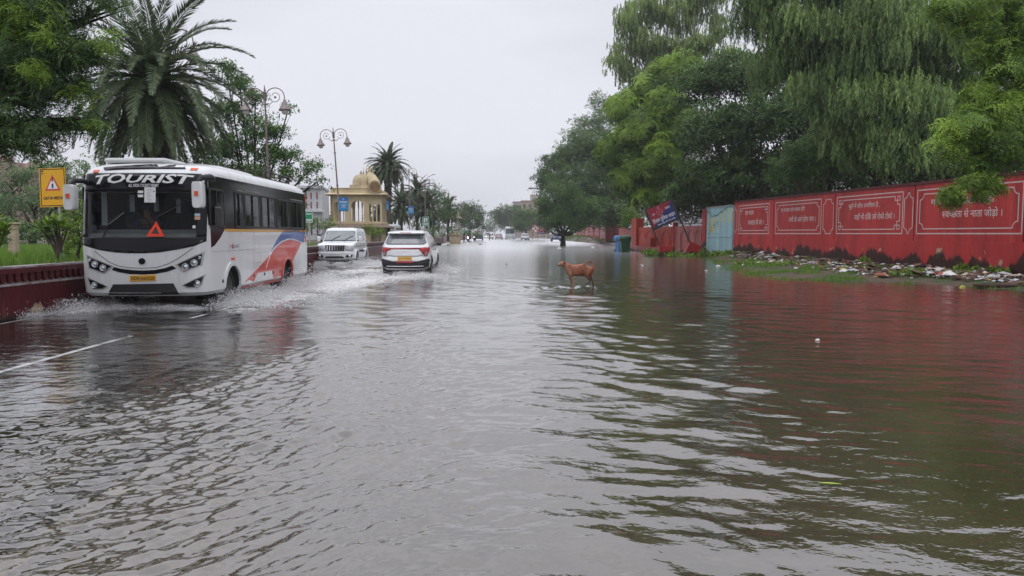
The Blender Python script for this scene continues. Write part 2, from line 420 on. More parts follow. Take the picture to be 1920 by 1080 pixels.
# fan shaped grid of ground
def fan(rows, cols, wide):
    Y = rows[:, None] * np.ones((1, len(cols))); X = cols[None, :] * (np.maximum(rows, 4.0)[:, None]) * wide
    return X, Y
def grid_quads(nr, nc):
    i = np.arange(nr - 1)[:, None] * nc + np.arange(nc - 1)[None, :]; i = i.ravel()
    return np.stack([i, i + 1, i + nc + 1, i + nc], 1)
rows = np.concatenate([np.linspace(-6, 10, 20), np.linspace(10.3, 60, 230), np.geomspace(60.5, 2500, 90)])
cols = np.linspace(-1, 1, 500); cols = np.sign(cols) * np.abs(cols) ** 1.25
Xg, Yg = fan(rows, cols, 1.4)
Zg = ground_z(Xg, Yg) - .004
lf = wall_left(Yg) - .25
Zg = np.where(Xg < lf, .74 + (_vn(Xg, Yg, 1.3, 8) - .5) * .08, Zg)
me = np_mesh('ground', np.stack([Xg, Yg, Zg], -1).reshape(-1, 3), grid_quads(*Xg.shape), smooth=True)
M['soil'] = mat('soil', (.085, .06, .038), .85, var=.35, scale=2.5, bump=.03, bscale=12, dirt=(.035, .07, .015), dscale=.7, dpos=(.48, .6))
tag(link_mesh('ground', me, M['soil']), kind='structure')
# road sheet (asphalt under the flood) with painted lines
M['asphalt'] = mat('asphalt', (.032, .031, .032), .16, var=.3, scale=6, bump=.004, bscale=90, dirt=(.06, .055, .045), dscale=.6, dpos=(.5, .8))
ry = np.concatenate([np.linspace(-6, 40, 50), np.geomspace(41, 1500, 40)]); rx = np.linspace(0, 1, 24)
Xr = wall_left(ry)[:, None] * (1 - rx) + (np.minimum(8.5 - .018 * ry, 8.5))[:, None] * rx; Yr = ry[:, None] * np.ones((1, 24))
Zr = np.where(Xr < -2, -.13 + .122 * sm(-2, -5.3, Xr), -.13) + .004
tag(link_mesh('road', np_mesh('road', np.stack([Xr, Yr, Zr], -1).reshape(-1, 3), grid_quads(*Xr.shape), smooth=True), M['asphalt']), kind='structure')
def rz(x): return float(-.13 + .122 * sm(-2, -5.3, x)) + .0098
M['line_white'] = mat('line_white', (.46, .46, .45), .4, var=.25, scale=8, dirt=(.07, .07, .07), dscale=7, dpos=(.48, .68))
M['line_yellow'] = mat('line_yellow', (.42, .34, .13), .6, var=.2, scale=8, dirt=(.09, .08, .06), dscale=4, dpos=(.45, .65))
def lane(name, segs, w, m, label=None):
    mb = MB()
    for (x0, y0, x1, y1) in segs:
        n = 8
        for i in range(n):
            a, b = i / n, (i + 1) / n; xa, ya, xb, yb = x0 + (x1 - x0) * a, y0 + (y1 - y0) * a, x0 + (x1 - x0) * b, y0 + (y1 - y0) * b
            mb.add([(xa - w / 2, ya, rz(xa)), (xa + w / 2, ya, rz(xa)), (xb + w / 2, yb, rz(xb)), (xb - w / 2, yb, rz(xb))], [(0, 1, 2, 3)])
    return tag(mb.build(name, m), kind='structure')
lane('lane_marking', [(-5.55, 6.9, -5.6, 10.9), (-5.70, 13.2, -5.73, 15.4)], .09, M['line_white'])
lane('edge_line', [(wall_left(y) + .22, y, wall_left(y + 4) + .22, y + 4) for y in range(2, 60, 4)], .07, M['line_white'])
lane('centre_line', [(-2.48, 2.6, -2.47, 5.4)], .16, M['line_yellow'])

# ---- water
hpx = 0.62
pys = np.arange(1180, 445, -hpx * 1.875 * .8)
rr = CH * FPX / (pys - HZ); rr = rr[(rr > 2.75)]
rows = np.concatenate([np.linspace(-6, 2.7, 40), rr, np.geomspace(rr[-1] * 1.03, 2500, 60)])
c0 = np.linspace(-.72, .72, 1000); ex = .72 + np.geomspace(.002, .75, 60); cols = np.concatenate([-ex[::-1], c0, ex])
Yw = rows[:, None] * np.ones((1, len(cols))); Xw = cols[None, :] * np.maximum(rows, 3.2)[:, None]
dr = np.gradient(rows)[:, None] * np.ones_like(Xw); dc = .00144 * np.maximum(Yw, 3.2) + .0 * Xw
wob = (_vn(Xw, Yw, 1.6, 11) - .5) * .9; wob2 = (_vn(Xw, Yw, 3.1, 12) - .5) * 1.3
Zw = np.zeros_like(Xw)
def wave(theta, lam, amp, mask, warp=1.0):
    """a train of waves; warped so that crests bend and break up"""
    global Zw
    k = 2 * pi / lam; kx, ky = cos(theta) * k, sin(theta) * k
    res = np.minimum(1, np.maximum(0, lam / (np.abs(sin(theta)) * dr + np.abs(cos(theta)) * dc + 1e-6) / 2.6 - 1)) if True else 1
    ph = kx * Xw + ky * Yw + random.random() * 6.28 + warp * (wob * .16 / lam * 1.6 + wob2 * .35)
    s = np.sin(ph); Zw = Zw + amp * mask * res * (s + .25 * np.sin(2 * ph + .6))
def gmask(seed, size, lo=.25, hi=.7): return sm(lo, hi, _vn(Xw, Yw, size, seed))
near = 1 - sm(14, 34, Yw)
right = sm(-.4, 1.2, Xw - (Yw - 4) * .05) * (1 - .88 * sm(1.2, 2.5, Xw - (Yw - 5) * .30)) * (1 - sm(9, 16, Yw)) * (.35 + .9 * _vn(Xw, Yw, 1.4, 19))
for i in range(11):
    lam = random.uniform(.26, .80); th = radians(random.gauss(36, 15))
    wave(th, lam, .0032 * lam / .45, right * gmask(20 + i, random.uniform(.6, 2.0)), 1.9)
lcalm = 1 - .8 * (1 - sm(-.6, .4, Xw + 4.0 - (Yw - 5.8) * .33)) * (1 - sm(13, 18, Yw))
for i in range(9):
    lam = random.uniform(.45, 1.15); th = radians(random.gauss(96, 18))
    wave(th, lam, lam * .0048, sm(-3, -1.2, Xw) * (1 - sm(.8, 2.6, Xw - (Yw - 5) * .15)) * (1 - sm(10, 16, Yw)) * gmask(170 + i, random.uniform(.6, 1.8)), 1.6)
rcalm = lcalm - .80 * sm(1.6, 3.4, Xw - (Yw - 5) * .3) * (1 - sm(12, 20, Yw))
for i in range(26):
    lam = math.exp(random.uniform(math.log(.13), math.log(.95))); th = radians(random.gauss(80, 24))
    wave(th, lam, lam * .0040 * (1.0 if lam > .25 else .8), gmask(40 + i, random.uniform(.6, 3)) * np.maximum(rcalm, .12), 1.2)
chop = (1 - sm(-1.6, .8, Xw)) * sm(-.3, .6, Xw + 4.0 - (Yw - 5.8) * .33 + wob * .3) * (1 - sm(10.0, 14.5, Yw)) + .10 * (1 - sm(-4, -2, Xw)) * (1 - sm(10, 16, Yw))
for i in range(44):
    lam = random.uniform(.055, .26); th = radians(random.gauss(128, 26))
    wave(th, lam, lam * .0105, chop * gmask(80 + i, random.uniform(.4, 1.4)), 1.0)
mid = sm(9, 14, Yw) * (1 - sm(40, 80, Yw)) * sm(-9, -4, Xw) * (1 - sm(0, 6, Xw) * .5)
for i in range(16):
    lam = random.uniform(.35, 1.3); th = radians(random.gauss(70, 35))
    wave(th, lam, lam * .0050, mid * gmask(120 + i, random.uniform(1, 4)), 1.0)
rt = sm(4, 8, Xw) * near
for i in range(12):
    lam = random.uniform(.2, .6); th = radians(random.gauss(80, 20))
    wave(th, lam, lam * .0012, rt * gmask(150 + i, random.uniform(1, 3)), 1.0)
def ridge(pts, h, w):
    """a travelling wave front along a polyline"""
    global Zw
    best = np.full(Xw.shape, 1e9); side = np.zeros(Xw.shape)
    for (x0, y0), (x1, y1) in zip(pts, pts[1:]):
        dx, dy = x1 - x0, y1 - y0; L2 = dx * dx + dy * dy; t = np.clip(((Xw - x0) * dx + (Yw - y0) * dy) / L2, 0, 1)
        px, py = x0 + t * dx + (wob * .12), y0 + t * dy + wob * .25; d = np.hypot(Xw - px, Yw - py)
        sg = np.sign((Xw - px) * dy - (Yw - py) * dx); side = np.where(d < best, sg, side); best = np.minimum(best, d)
    q = best * side / w
    Zw = Zw + h * (np.exp(-q * q) - .5 * np.exp(-(q - 1.6) ** 2) + .35 * np.exp(-(q - 3.0) ** 2)) * (.6 + .8 * _vn(Xw, Yw, .5, 77))
def gp(*a): return [tuple(G(x, y).xy) for x, y in a]
def ripple(x, y, lam, h, r1):
    global Zw
    r = np.hypot(Xw - x, (Yw - y)) + wob * .15; Zw = Zw + h * np.cos(2 * pi * r / lam) * np.exp(-r / r1) * sm(0, .15, r)
ripple(1.35, 20.75, .34, .022, .9); ripple(1.85, 20.8, .30, .020, .8); ripple(1.5, 20.2, .45, .010, 1.6)
ridge(gp((0, 815), (140, 760), (260, 715), (330, 690), (400, 672)), .007, .10)
ridge(gp((500, 625), (470, 665), (440, 720), (425, 770), (380, 830)), .009, .10)
ridge(gp((592, 640), (590, 690), (580, 760), (540, 850)), .007, .14)
ridge(gp((0, 735), (150, 700), (320, 655), (420, 635)), .004, .08)
ridge(gp((1034, 600), (1060, 622), (1110, 645), (1200, 690)), .010, .12)
ridge(gp((850, 700), (1000, 745), (1150, 770), (1400, 800)), .006, .14)
# churned water around the moving vehicles
foam = np.zeros_like(Xw)
def blob(x, y, rx, ry, a, rot=0.0):
    a = a * .8
    dx, dy = Xw - x, Yw - y; u = dx * cos(rot) + dy * sin(rot); v = -dx * sin(rot) + dy * cos(rot)
    return a * np.exp(-((u / rx) ** 2 + (v / ry) ** 2) ** 1.3)
foam += blob(-5.3, 15.9, .55, 2.6, 1.0) + blob(-5.1, 21.0, .85, 3.6, 1.05) + blob(-8.4, 14.6, .35, 1.3, .9) + blob(-7.0, 14.3, 1.1, .35, .35)
foam += blob(-5.8, 27.5, 1.9, 5.5, .75) + blob(-3.9, 20.0, 1.0, 4.0, .30)
foam += blob(-3.9, 26.0, 1.7, 1.4, .75) + blob(-2.4, 29.5, .5, 3.5, .85) + blob(-3.6, 23.5, 2.2, 2.0, .45) + blob(-4.9, 28.5, .4, 3, .8)
foam += blob(-8.1, 33.6, 1.5, 1.0, .9) + blob(-6.3, 36.0, .6, 3, .8) + blob(-6.7, 30.5, 2.2, 2.0, .45) + blob(-7.2, 42, 2.2, 6, .45) + blob(-2.5, 38, 1.3, 7, .35)
foam = np.clip(foam, 0, 1.2)
turb = np.clip(foam, 0, 1)
Zw += turb * ((_vn(Xw, Yw, .45, 201) - .5) * .07 + (_vn(Xw, Yw, .16, 202) - .5) * .035 + (_vn(Xw, Yw, 1.1, 203) - .4) * .07)
shal = (1 - sm(-4.9, -2.6, Xw + .06 * (Yw - 8) + wob * .5)) * (1 - sm(20, 34, Yw)) * (1 - .9 * np.clip(foam * 1.3, 0, 1))
shal = np.maximum(shal, (1 - sm(.12, .45, np.abs(Xw + 2.47))) * (1 - sm(4.6, 6.0, Yw)) * .62)
Vw = np.stack([Xw, Yw, Zw], -1).reshape(-1, 3)
me = np_mesh('flood_water', Vw, grid_quads(*Xw.shape), tint=foam.ravel(), smooth=True, attr='foam')
a = me.attributes.new('shallow', 'FLOAT', 'POINT'); a.data.foreach_set('value', shal.ravel().astype(np.float32))
def water_mat():
    m = bpy.data.materials.new('flood_water'); m.use_nodes = True; nt = m.node_tree; nt.nodes.clear(); L = nt.links.new; N = nt.nodes.new
    out = N('ShaderNodeOutputMaterial'); tc = N('ShaderNodeTexCoord')
    def noise(scale, st, det=3, rough=.55, rot=0.0):
        mp = N('ShaderNodeMapping'); mp.inputs['Scale'].default_value = st; mp.inputs['Rotation'].default_value = (0, 0, rot); L(tc.outputs['Object'], mp.inputs[0])
        n = N('ShaderNodeTexNoise'); n.inputs['Scale'].default_value = scale; n.inputs['Detail'].default_value = det; n.inputs['Roughness'].default_value = rough; L(mp.outputs[0], n.inputs['Vector']); return n.outputs['Fac']
    def math_(op, a, b=None, c=None, clamp=False):
        n = N('ShaderNodeMath'); n.operation = op; n.use_clamp = clamp
        for i, v in enumerate((a, b, c)):
            if v is None: continue
            if isinstance(v, (int, float)): n.inputs[i].default_value = v
            else: L(v, n.inputs[i])
        return n.outputs[0]
    n1 = noise(2.6, (1, 1.5, 1), 4, .6, .5); n2 = noise(16, (1, 1.3, 1), 3, .55, 1.0); n3 = noise(1.0, (.6, 1.2, 1), 2, .5)
    # drops of rain leave small rings
    vo = N('ShaderNodeTexVoronoi'); vo.feature = 'F1'; vo.inputs['Scale'].default_value = 3.2; L(tc.outputs['Object'], vo.inputs['Vector'])
    sep = N('ShaderNodeSeparateColor'); L(vo.outputs['Color'], sep.inputs[0])
    rad = math_('MULTIPLY', sep.outputs[0], .3); dd = math_('SUBTRACT', vo.outputs['Distance'], rad); env = math_('SUBTRACT', 1.0, math_('MULTIPLY', math_('ABSOLUTE', dd), 9.0), clamp=True)
    on = math_('GREATER_THAN', sep.outputs[1], .45)
    ring = math_('MULTIPLY', math_('MULTIPLY', math_('SINE', math_('MULTIPLY', dd, 80.0)), env), on)
    h = math_('ADD', math_('MULTIPLY', n1, .020), math_('MULTIPLY', n2, .0014)); h = math_('ADD', h, math_('MULTIPLY', ring, .00045)); h = math_('ADD', h, math_('MULTIPLY', n3, .02))
    bp = N('ShaderNodeBump'); bp.inputs['Distance'].default_value = 1.0; bp.inputs['Strength'].default_value = .8; L(h, bp.inputs['Height'])
    fa = N('ShaderNodeAttribute'); fa.attribute_name = 'foam'; sa = N('ShaderNodeAttribute'); sa.attribute_name = 'shallow'
    mud = N('ShaderNodeValToRGB'); mud.color_ramp.elements[0].color = (.046, .036, .022, 1); mud.color_ramp.elements[1].color = (.066, .052, .033, 1); mud.color_ramp.elements[0].position = .35; mud.color_ramp.elements[1].position = .65
    L(noise(.8, (1, 1, 1), 3), mud.inputs[0])
    d = N('ShaderNodeBsdfDiffuse'); L(mud.outputs[0], d.inputs[0])
    t = N('ShaderNodeBsdfTransparent'); t.inputs[0].default_value = (.86, .84, .80, 1)
    und = N('ShaderNodeMixShader'); L(math_('MULTIPLY', sa.outputs['Fac'], .9), und.inputs[0]); L(d.outputs[0], und.inputs[1]); L(t.outputs[0], und.inputs[2])
    g = N('ShaderNodeBsdfGlossy'); g.inputs['Color'].default_value = (1, 1, 1, 1); g.inputs['Roughness'].default_value = .045; spy = N('ShaderNodeSeparateXYZ'); L(tc.outputs['Object'], spy.inputs[0]); rg_ = N('ShaderNodeMapRange'); rg_.inputs[1].default_value = 12; rg_.inputs[2].default_value = 80; rg_.inputs[3].default_value = .045; rg_.inputs[4].default_value = .24; L(spy.outputs['Y'], rg_.inputs[0]); L(rg_.outputs[0], g.inputs['Roughness']); L(bp.outputs[0], g.inputs['Normal'])
    f = N('ShaderNodeFresnel'); f.inputs[0].default_value = 1.33; L(bp.outputs[0], f.inputs['Normal'])
    s1 = N('ShaderNodeMixShader'); L(math_('POWER', f.outputs[0], .55), s1.inputs[0]); L(und.outputs[0], s1.inputs[1]); L(g.outputs[0], s1.inputs[2])
    fn = math_('ADD', math_('MULTIPLY', noise(5.5, (1, .55, 1), 8, .72), .75), math_('MULTIPLY', noise(26, (1, .8, 1), 4, .7), .25))
    fm = math_('MULTIPLY', math_('SUBTRACT', math_('ADD', fn, math_('MULTIPLY', fa.outputs['Fac'], .42)), .70), 5.5, clamp=True)
    fm = math_('MULTIPLY', fm, math_('MULTIPLY', fa.outputs['Fac'], 1.6, clamp=True))
    fd = N('ShaderNodeBsdfDiffuse'); fd.inputs[0].default_value = (.66, .65, .64, 1)
    s2 = N('ShaderNodeMixShader'); L(math_('MULTIPLY', fm, .85), s2.inputs[0]); L(s1.outputs[0], s2.inputs[1]); L(fd.outputs[0], s2.inputs[2])
    L(s2.outputs[0], out.inputs[0]); return m
M['water'] = water_mat()
tag(link_mesh('flood_water', me, M['water']), kind='structure')
del rcalm, lcalm, Xw, Yw, Zw, Vw, foam, shal, turb, wob, wob2, dr, dc, near, right, chop, mid, rt

# ================================================================ RIGHT BOUNDARY WALL
def redwall(name, col, stain_top=.5, warp=1.0):
    """old red paint: vertical rain streaks, mould climbing from the ground, patches of bare plaster"""
    m = bpy.data.materials.new(name); nt, b = nodes(m); L = nt.links.new; N = nt.nodes.new
    tc = N('ShaderNodeTexCoord')
    def noise(scale, st, det=5, rough=.6):
        mp = N('ShaderNodeMapping'); mp.inputs['Scale'].default_value = st; L(tc.outputs['Object'], mp.inputs[0])
        n = N('ShaderNodeTexNoise'); n.inputs['Scale'].default_value = scale; n.inputs['Detail'].default_value = det; n.inputs['Roughness'].default_value = rough; L(mp.outputs[0], n.inputs['Vector']); return n.outputs['Fac']
    def ramp(fac, a, ca, b_, cb):
        r = N('ShaderNodeValToRGB'); r.color_ramp.elements[0].position = a; r.color_ramp.elements[0].color = (*ca, 1); r.color_ramp.elements[1].position = b_; r.color_ramp.elements[1].color = (*cb, 1); L(fac, r.inputs[0]); return r.outputs[0]
    def mix(f, a, c):
        x = N('ShaderNodeMix'); x.data_type = 'RGBA'; L(f, x.inputs['Factor']); L(a, x.inputs['A'])
        if isinstance(c, tuple): x.inputs['B'].default_value = (*c, 1)
        else: L(c, x.inputs['B'])
        return x.outputs['Result']
    def mt(op, a, c, clamp=False):
        n = N('ShaderNodeMath'); n.operation = op; n.use_clamp = clamp
        for i, v in enumerate((a, c)):
            if isinstance(v, (int, float)): n.inputs[i].default_value = v
            else: L(v, n.inputs[i])
        return n.outputs[0]
    base = ramp(noise(1.0, (1.6, 1.6, .16)), .3, tuple(c * .6 for c in col), .72, tuple(min(1, c * 1.12) for c in col))
    streak = ramp(noise(3.0, (2.2, 2.2, .10), 4), .56, (0, 0, 0), .74, (1, 1, 1)); base = mix(mt('MULTIPLY', streak, .55), base, (.10, .022, .022))
    pale = ramp(noise(2.6, (1.4, 1.4, .22), 6), .60, (0, 0, 0), .78, (1, 1, 1)); base = mix(mt('MULTIPLY', pale, .35), base, (.55, .24, .21))
    sp = N('ShaderNodeSeparateXYZ'); L(tc.outputs['Object'], sp.inputs[0])
    h = mt('ADD', mt('MULTIPLY', noise(.5, (1, 1, .0), 2), 2.6 * stain_top), mt('MULTIPLY', noise(5, (1, 1, .12), 6, .7), 1.0 * stain_top)); h = mt('SUBTRACT', h, 1.08 * stain_top)
    mask = mt('MULTIPLY', mt('SUBTRACT', h, sp.outputs['Z']), 9.0, True)
    plas = mt('MULTIPLY', mt('SUBTRACT', mt('ADD', h, .22), sp.outputs['Z']), 6.0, True); pl = mt('MULTIPLY', plas, ramp(noise(2.3, (1, 1, 1), 4), .60, (0, 0, 0), .64, (1, 1, 1)))
    base = mix(pl, base, (.42, .33, .22)); base = mix(mt('MULTIPLY', mask, .93), base, (.012, .013, .010))
    L(base, b.inputs['Base Color']); b.inputs['Roughness'].default_value = .42; b.inputs['Specular IOR Level'].default_value = .2
    bp = N('ShaderNodeBump'); bp.inputs['Distance'].default_value = .01; L(noise(14, (1, 1, .5)), bp.inputs['Height']); L(bp.outputs[0], b.inputs['Normal'])
    return m
M['red'] = redwall('red_wall_paint', (.44, .036, .034), 1.0)
M['red_far'] = redwall('red_wall_paint_far', (.40, .05, .05), .25)
M['red_pink'] = redwall('faded_red_paint', (.44, .13, .12), .3)
M['red_bright'] = redwall('bright_red_paint', (.46, .065, .035), .25)
M['maroon'] = redwall('maroon_paint', (.095, .012, .015), .12)
M['wall_white'] = mat('wall_lettering_white', (.54, .44, .42), .6, var=.12, scale=6, dirt=(.40, .10, .09), dscale=5, dpos=(.62, .74))
def wmap(u, z, e=0.0): return WO + WT * u + WN * (-e) * -1 + Vector((0, 0, z))
if WN.x > 0: WN = -WN
def wtx(a, z, e=0.0): return WO - WT * a + WN * e + Vector((0, 0, z))   # a grows to the right in the picture
def A(px): return -wu(px)
wall = empty('boundary_wall', WO, 0, 'long red plastered wall with white framed Hindi slogans, rubbish heaped along its foot', 'wall')
def rel(f): return lambda a, z, e=0.: f(a, z, e) - WO
wf = rel(wtx); AE = A(1920) + 14
ZT, ZS = 3.38, 1.22
def slab(name, a0, a1, z0, z1, e0, e1, m, parent, f=None):
    mb = MB(); mb.prism([(a0, z0), (a1, z0), (a1, z1), (a0, z1)], f or wf, e0, e1); return mb.build(name, m, parent)
slab('plinth', A(1375), AE, -.35, ZS, -.30, .05, M['red'], wall)
slab('coping', A(1375), AE, ZT, ZT + .10, -.33, .05, M['maroon'], wall)
joints = [1375, 1383, 1448.5, 1562, 1711, 1917]
secs = []
for x0, x1 in zip(joints, joints[1:] + [None]):
    a0 = A(x0) + .03; a1 = (A(x1) - .03) if x1 else AE
    secs.append((a0, a1, slab('wall_panel', a0, a1, ZS, ZT, -.25, 0.0, M['red'], wall)))
slab('backing', A(1375), AE, ZS, ZT, -.29, -.252, M['maroon'], wall)
def line_rect(name, a0, a1, z0, z1, w, corner, parent):
    """painted white outline with cut corners: 'plain', 'curve' or 'key'"""
    mb = MB(); c = .22
    def seg(p, q):
        p = Vector(p); q = Vector(q); d = (q - p).normalized(); n = Vector((-d.y, d.x)) * w / 2; p = p - d * w / 2; q = q + d * w / 2
        pts = [p + n, p - n, q - n, q + n]; mb.add([wf(x.x, x.y, .003) for x in pts], [(0, 1, 2, 3)])
    def poly(pts, close=True):
        for p, q in zip(pts, pts[1:] + (pts[:1] if close else [])): seg(p, q)
    if corner == 'plain': poly([(a0, z0), (a1, z0), (a1, z1), (a0, z1)])
    elif corner == 'curve':
        pts = []
        for cx, cz, s0 in ((a0, z0, 90), (a1, z0, 180), (a1, z1, 270), (a0, z1, 0)):
            pts += [(cx + c * cos(radians(s0 - i * 22.5)) , cz + c * sin(radians(s0 - i * 22.5))) for i in range(5)]
        poly(pts)
    else:
        pts = []
        for cx, cz, sx, sz in ((a0, z0, 1, 1), (a1, z0, -1, 1), (a1, z1, -1, -1), (a0, z1, 1, -1)):
            k = .16; q = [(cx, cz + sz * 2 * k), (cx + sx * k, cz + sz * 2 * k), (cx + sx * k, cz), (cx, cz), (cx, cz + sz * k), (cx + sx * 2 * k, cz + sz * k), (cx + sx * 2 * k, cz)]
            if sx * sz < 0: q = q[::-1]
            pts += q
        poly(pts)
    return mb.build(name, M['wall_white'], parent, recalc=False)
def panel_art(k, x0, x1, style, l1, l2, b1, b2, deco=None):
    p = secs[k][2]; a0, a1 = A(x0), A(x1)
    line_rect('painted_border', a0, a1, 1.50, 3.16, .045, 'plain', p); line_rect('painted_border', a0 + .16, a1 - .18, 1.68, 3.0, .04, style, p)
    for s, (u0, u1, z0, z1) in ((l1, b1), (l2, b2)):
        lettering('lettering', s, (A(u0), A(u1), z0, z1), wf, M['wall_white'], p, bold=.012, e0=None, e1=.003, dev=True)
    if deco:
        line_rect('painted_border', A(deco[0]), A(deco[1]), 1.50, 3.1, .04, 'curve', p)
panel_art(1, 1383.5, 1440, 'key', 'एक कदम', 'स~वच~छता की ओर ।', (1395, 1411, 2.52, 2.82), (1401, 1430, 2.0, 2.36), None)
panel_art(2, 1452, 1537, 'curve', 'घर स~वच~छ और स~वस~थ होंगे', 'तभी तो आगे होगा नाम ।', (1462, 1506, 2.60, 2.90), (1477, 1527, 2.05, 2.42), (1541, 1560))
panel_art(3, 1566.5, 1689, 'key', 'खुले में शौच अभिशाप है ,', 'जहाँ भी दिखे उसे रोको टोको ।', (1588, 1646, 2.55, 2.87), (1599, 1674, 2.06, 2.40), (1692, 1708))
panel_art(4, 1716, 1913, 'curve', 'गन~दगी से नाता तोड़ो', 'स~वच~छता से नाता जोड़ो ।', (1741, 1860, 2.50, 2.86), (1763, 1875, 2.02, 2.40), None)
line_rect('painted_border', A(1917.5) + .1, A(1917.5) + 4.4, 1.50, 3.16, .045, 'plain', secs[5][2])
line_rect('painted_border', A(1374.5), A(1380), 1.5, 3.1, .04, 'curve', secs[0][2])
# foreground end of a low red kerb block by the wall
kb = MB(); kb.box(P(1885, 541, 20.6) + Vector((0.2, 0, -.02)), (1.9, .45, .26), Euler((0, 0, -.12)), bev=.02)
tag(kb.build('kerb_block', M['red']), 'low red kerb block at the edge of the flood, under the largest slogan panel', 'kerb')

# ---- blue painted wall with a flowering vine
M['blue_wall'] = redwall('pale_blue_paint', (.33, .52, .56), .42)
M['blue_wall'].node_tree.nodes['Principled BSDF'].inputs['Roughness'].default_value = .5
for n_ in M['blue_wall'].node_tree.nodes:
    if n_.type == 'MIX' and tuple(round(v, 3) for v in n_.inputs['B'].default_value[:3]) in ((.10, .022, .022), (.55, .24, .21)): n_.inputs['B'].default_value = (.30, .42, .42, 1)
bw = empty('painted_wall', WO, 0, 'pale blue wall section painted with a vine of yellow flowers, left of the red slogan wall', 'wall')
a0, a1 = A(1324), A(1372.5)
slab('wall_face', a0, a1, -.3, 3.2, -.25, .02, M['blue_wall'], bw); slab('ledge', a0, a1, 1.28, 1.33, .018, .05, M['blue_wall'], bw)
slab('coping', a0 - .02, a1, 3.2, 3.27, -.28, .06, M['steel'], bw)
M['vine_g'] = mat('painted_leaf', (.02, .12, .10), .6); M['vine_y'] = mat('painted_flower', (.62, .52, .08), .6)
mg, my = MB(), MB(); rnd = random.Random(3)
def ell(mb, a, z, r1, r2, t):
    mb.add([wf(a + r1 * cos(q) * cos(t) - r2 * sin(q) * sin(t), z + r1 * cos(q) * sin(t) + r2 * sin(q) * cos(t), .024) for q in np.linspace(0, 2 * pi, 8)[:-1]], [tuple(range(7))])
prev = None
for i in range(40):
    t = i / 39; a = a0 + .1 + (a1 - a0 - .2) * t; z = 2.95 - .35 * sin(t * 5) * (1 - t * .4)
    if prev: mg.add([wf(prev[0], prev[1] - .02, .024), wf(a, z - .02, .024), wf(a, z + .02, .024), wf(prev[0], prev[1] + .02, .024)], [(0, 1, 2, 3)])
    prev = (a, z); ell(mg, a + rnd.uniform(-.05, .05), z + rnd.uniform(-.15, .15), .09, .03, rnd.uniform(0, 3))
    if i % 6 == 3:
        for j in range(9): ell(my, a + rnd.uniform(-.16, .16), z - .1 - j * .09, .08, .05, rnd.uniform(0, 3))
for i in range(30): ell(mg, a0 + .25 + rnd.uniform(0, 1.9), rnd.uniform(1.4, 2.3), .08, .025, rnd.uniform(0, 3))
for i in range(30): ell(my, a0 + .3 + rnd.gauss(.6, .3), rnd.uniform(1.5, 2.5), .08, .05, rnd.uniform(0, 3))
mg.build('painted_vine', M['vine_g'], bw); my.build('painted_flowers', M['vine_y'], bw)

# ---- lower walls beyond, with arches in relief and a railing
def archline(mb, a0, a1, z0, z1, w=.05, f=wf, e=.04, n=14):
    pts = [(a0, z0)] + [((a0 + a1) / 2 - (a1 - a0) / 2 * cos(pi * i / n), z1 - (a1 - a0) * .5 + (a1 - a0) * .5 * sin(pi * i / n)) for i in range(n + 1)] + [(a1, z0)]
    inn = [(x + (w if x < (a0 + a1) / 2 else -w) * (1 if abs(x - (a0 + a1) / 2) > .1 else 0), z - (w if z > z0 else 0)) for x, z in pts]
    for i in range(len(pts) - 1): mb.prism([pts[i], pts[i + 1], inn[i + 1], inn[i]], f, 0, e)
rw = empty('railing_wall', WO, 0, 'faded red low wall with arch reliefs and dark railing, beside the pale blue wall', 'wall')
a0, a1 = A(1263), A(1318)
slab('wall_face', a0, a1, -.3, 2.05, -.22, 0, M['red_pink'], rw); slab('post', a1 - .02, A(1323.5), -.3, 3.15, -.3, .1, M['red'], rw); slab('post', a0 - .15, a0 + .12, -.3, 2.35, -.3, .08, M['red'], rw)
mb = MB(); n = 4
for i in range(n): archline(mb, a0 + .25 + (a1 - a0 - .3) * i / n, a0 + .05 + (a1 - a0 - .3) * (i + 1) / n, .15, 1.85)
mb.build('arch_relief', M['red_pink'], rw)
M['iron'] = mat('iron', (.03, .024, .022), .6)
mb = MB()
for i in range(30): mb.tube([wf(a0 + (a1 - a0) * i / 29, 2.04, -.1), wf(a0 + (a1 - a0) * i / 29, 2.85, -.1)], .025, 5)
mb.prism([(a0, 2.78), (a1, 2.78), (a1, 2.90), (a0, 2.90)], wf, -.15, -.04); mb.prism([(a0, 2.2), (a1, 2.2), (a1, 2.25), (a0, 2.25)], wf, -.13, -.06)
mb.build('railing', M['iron'], rw)
gw = empty('gate_wall', WO, 0, 'bright red low wall with arch reliefs and a tall end pillar behind the fallen police sign', 'wall')
a0, a1 = A(1196), A(1258)
slab('wall_face', a0, a1, -.3, 2.05, -.22, -.003, M['red_bright'], gw); slab('end_pillar', A(1188), a0 + .02, -.3, 2.85, -.5, .2, M['red_bright'], gw)
slab('step', a0, a1, -.3, .42, -.02, 1.0, M['red_pink'], gw); slab('bench', a0 + 2.3, a0 + 5.2, .42, 1.15, -.01, .5, M['red_bright'], gw)
mb = MB()
for i in range(4): archline(mb, a0 + .2 + (a1 - a0 - .3) * i / 4, a0 + (a1 - a0 - .3) * (i + 1) / 4, .45, 1.8)
mb.build('arch_relief', M['red_bright'], gw)
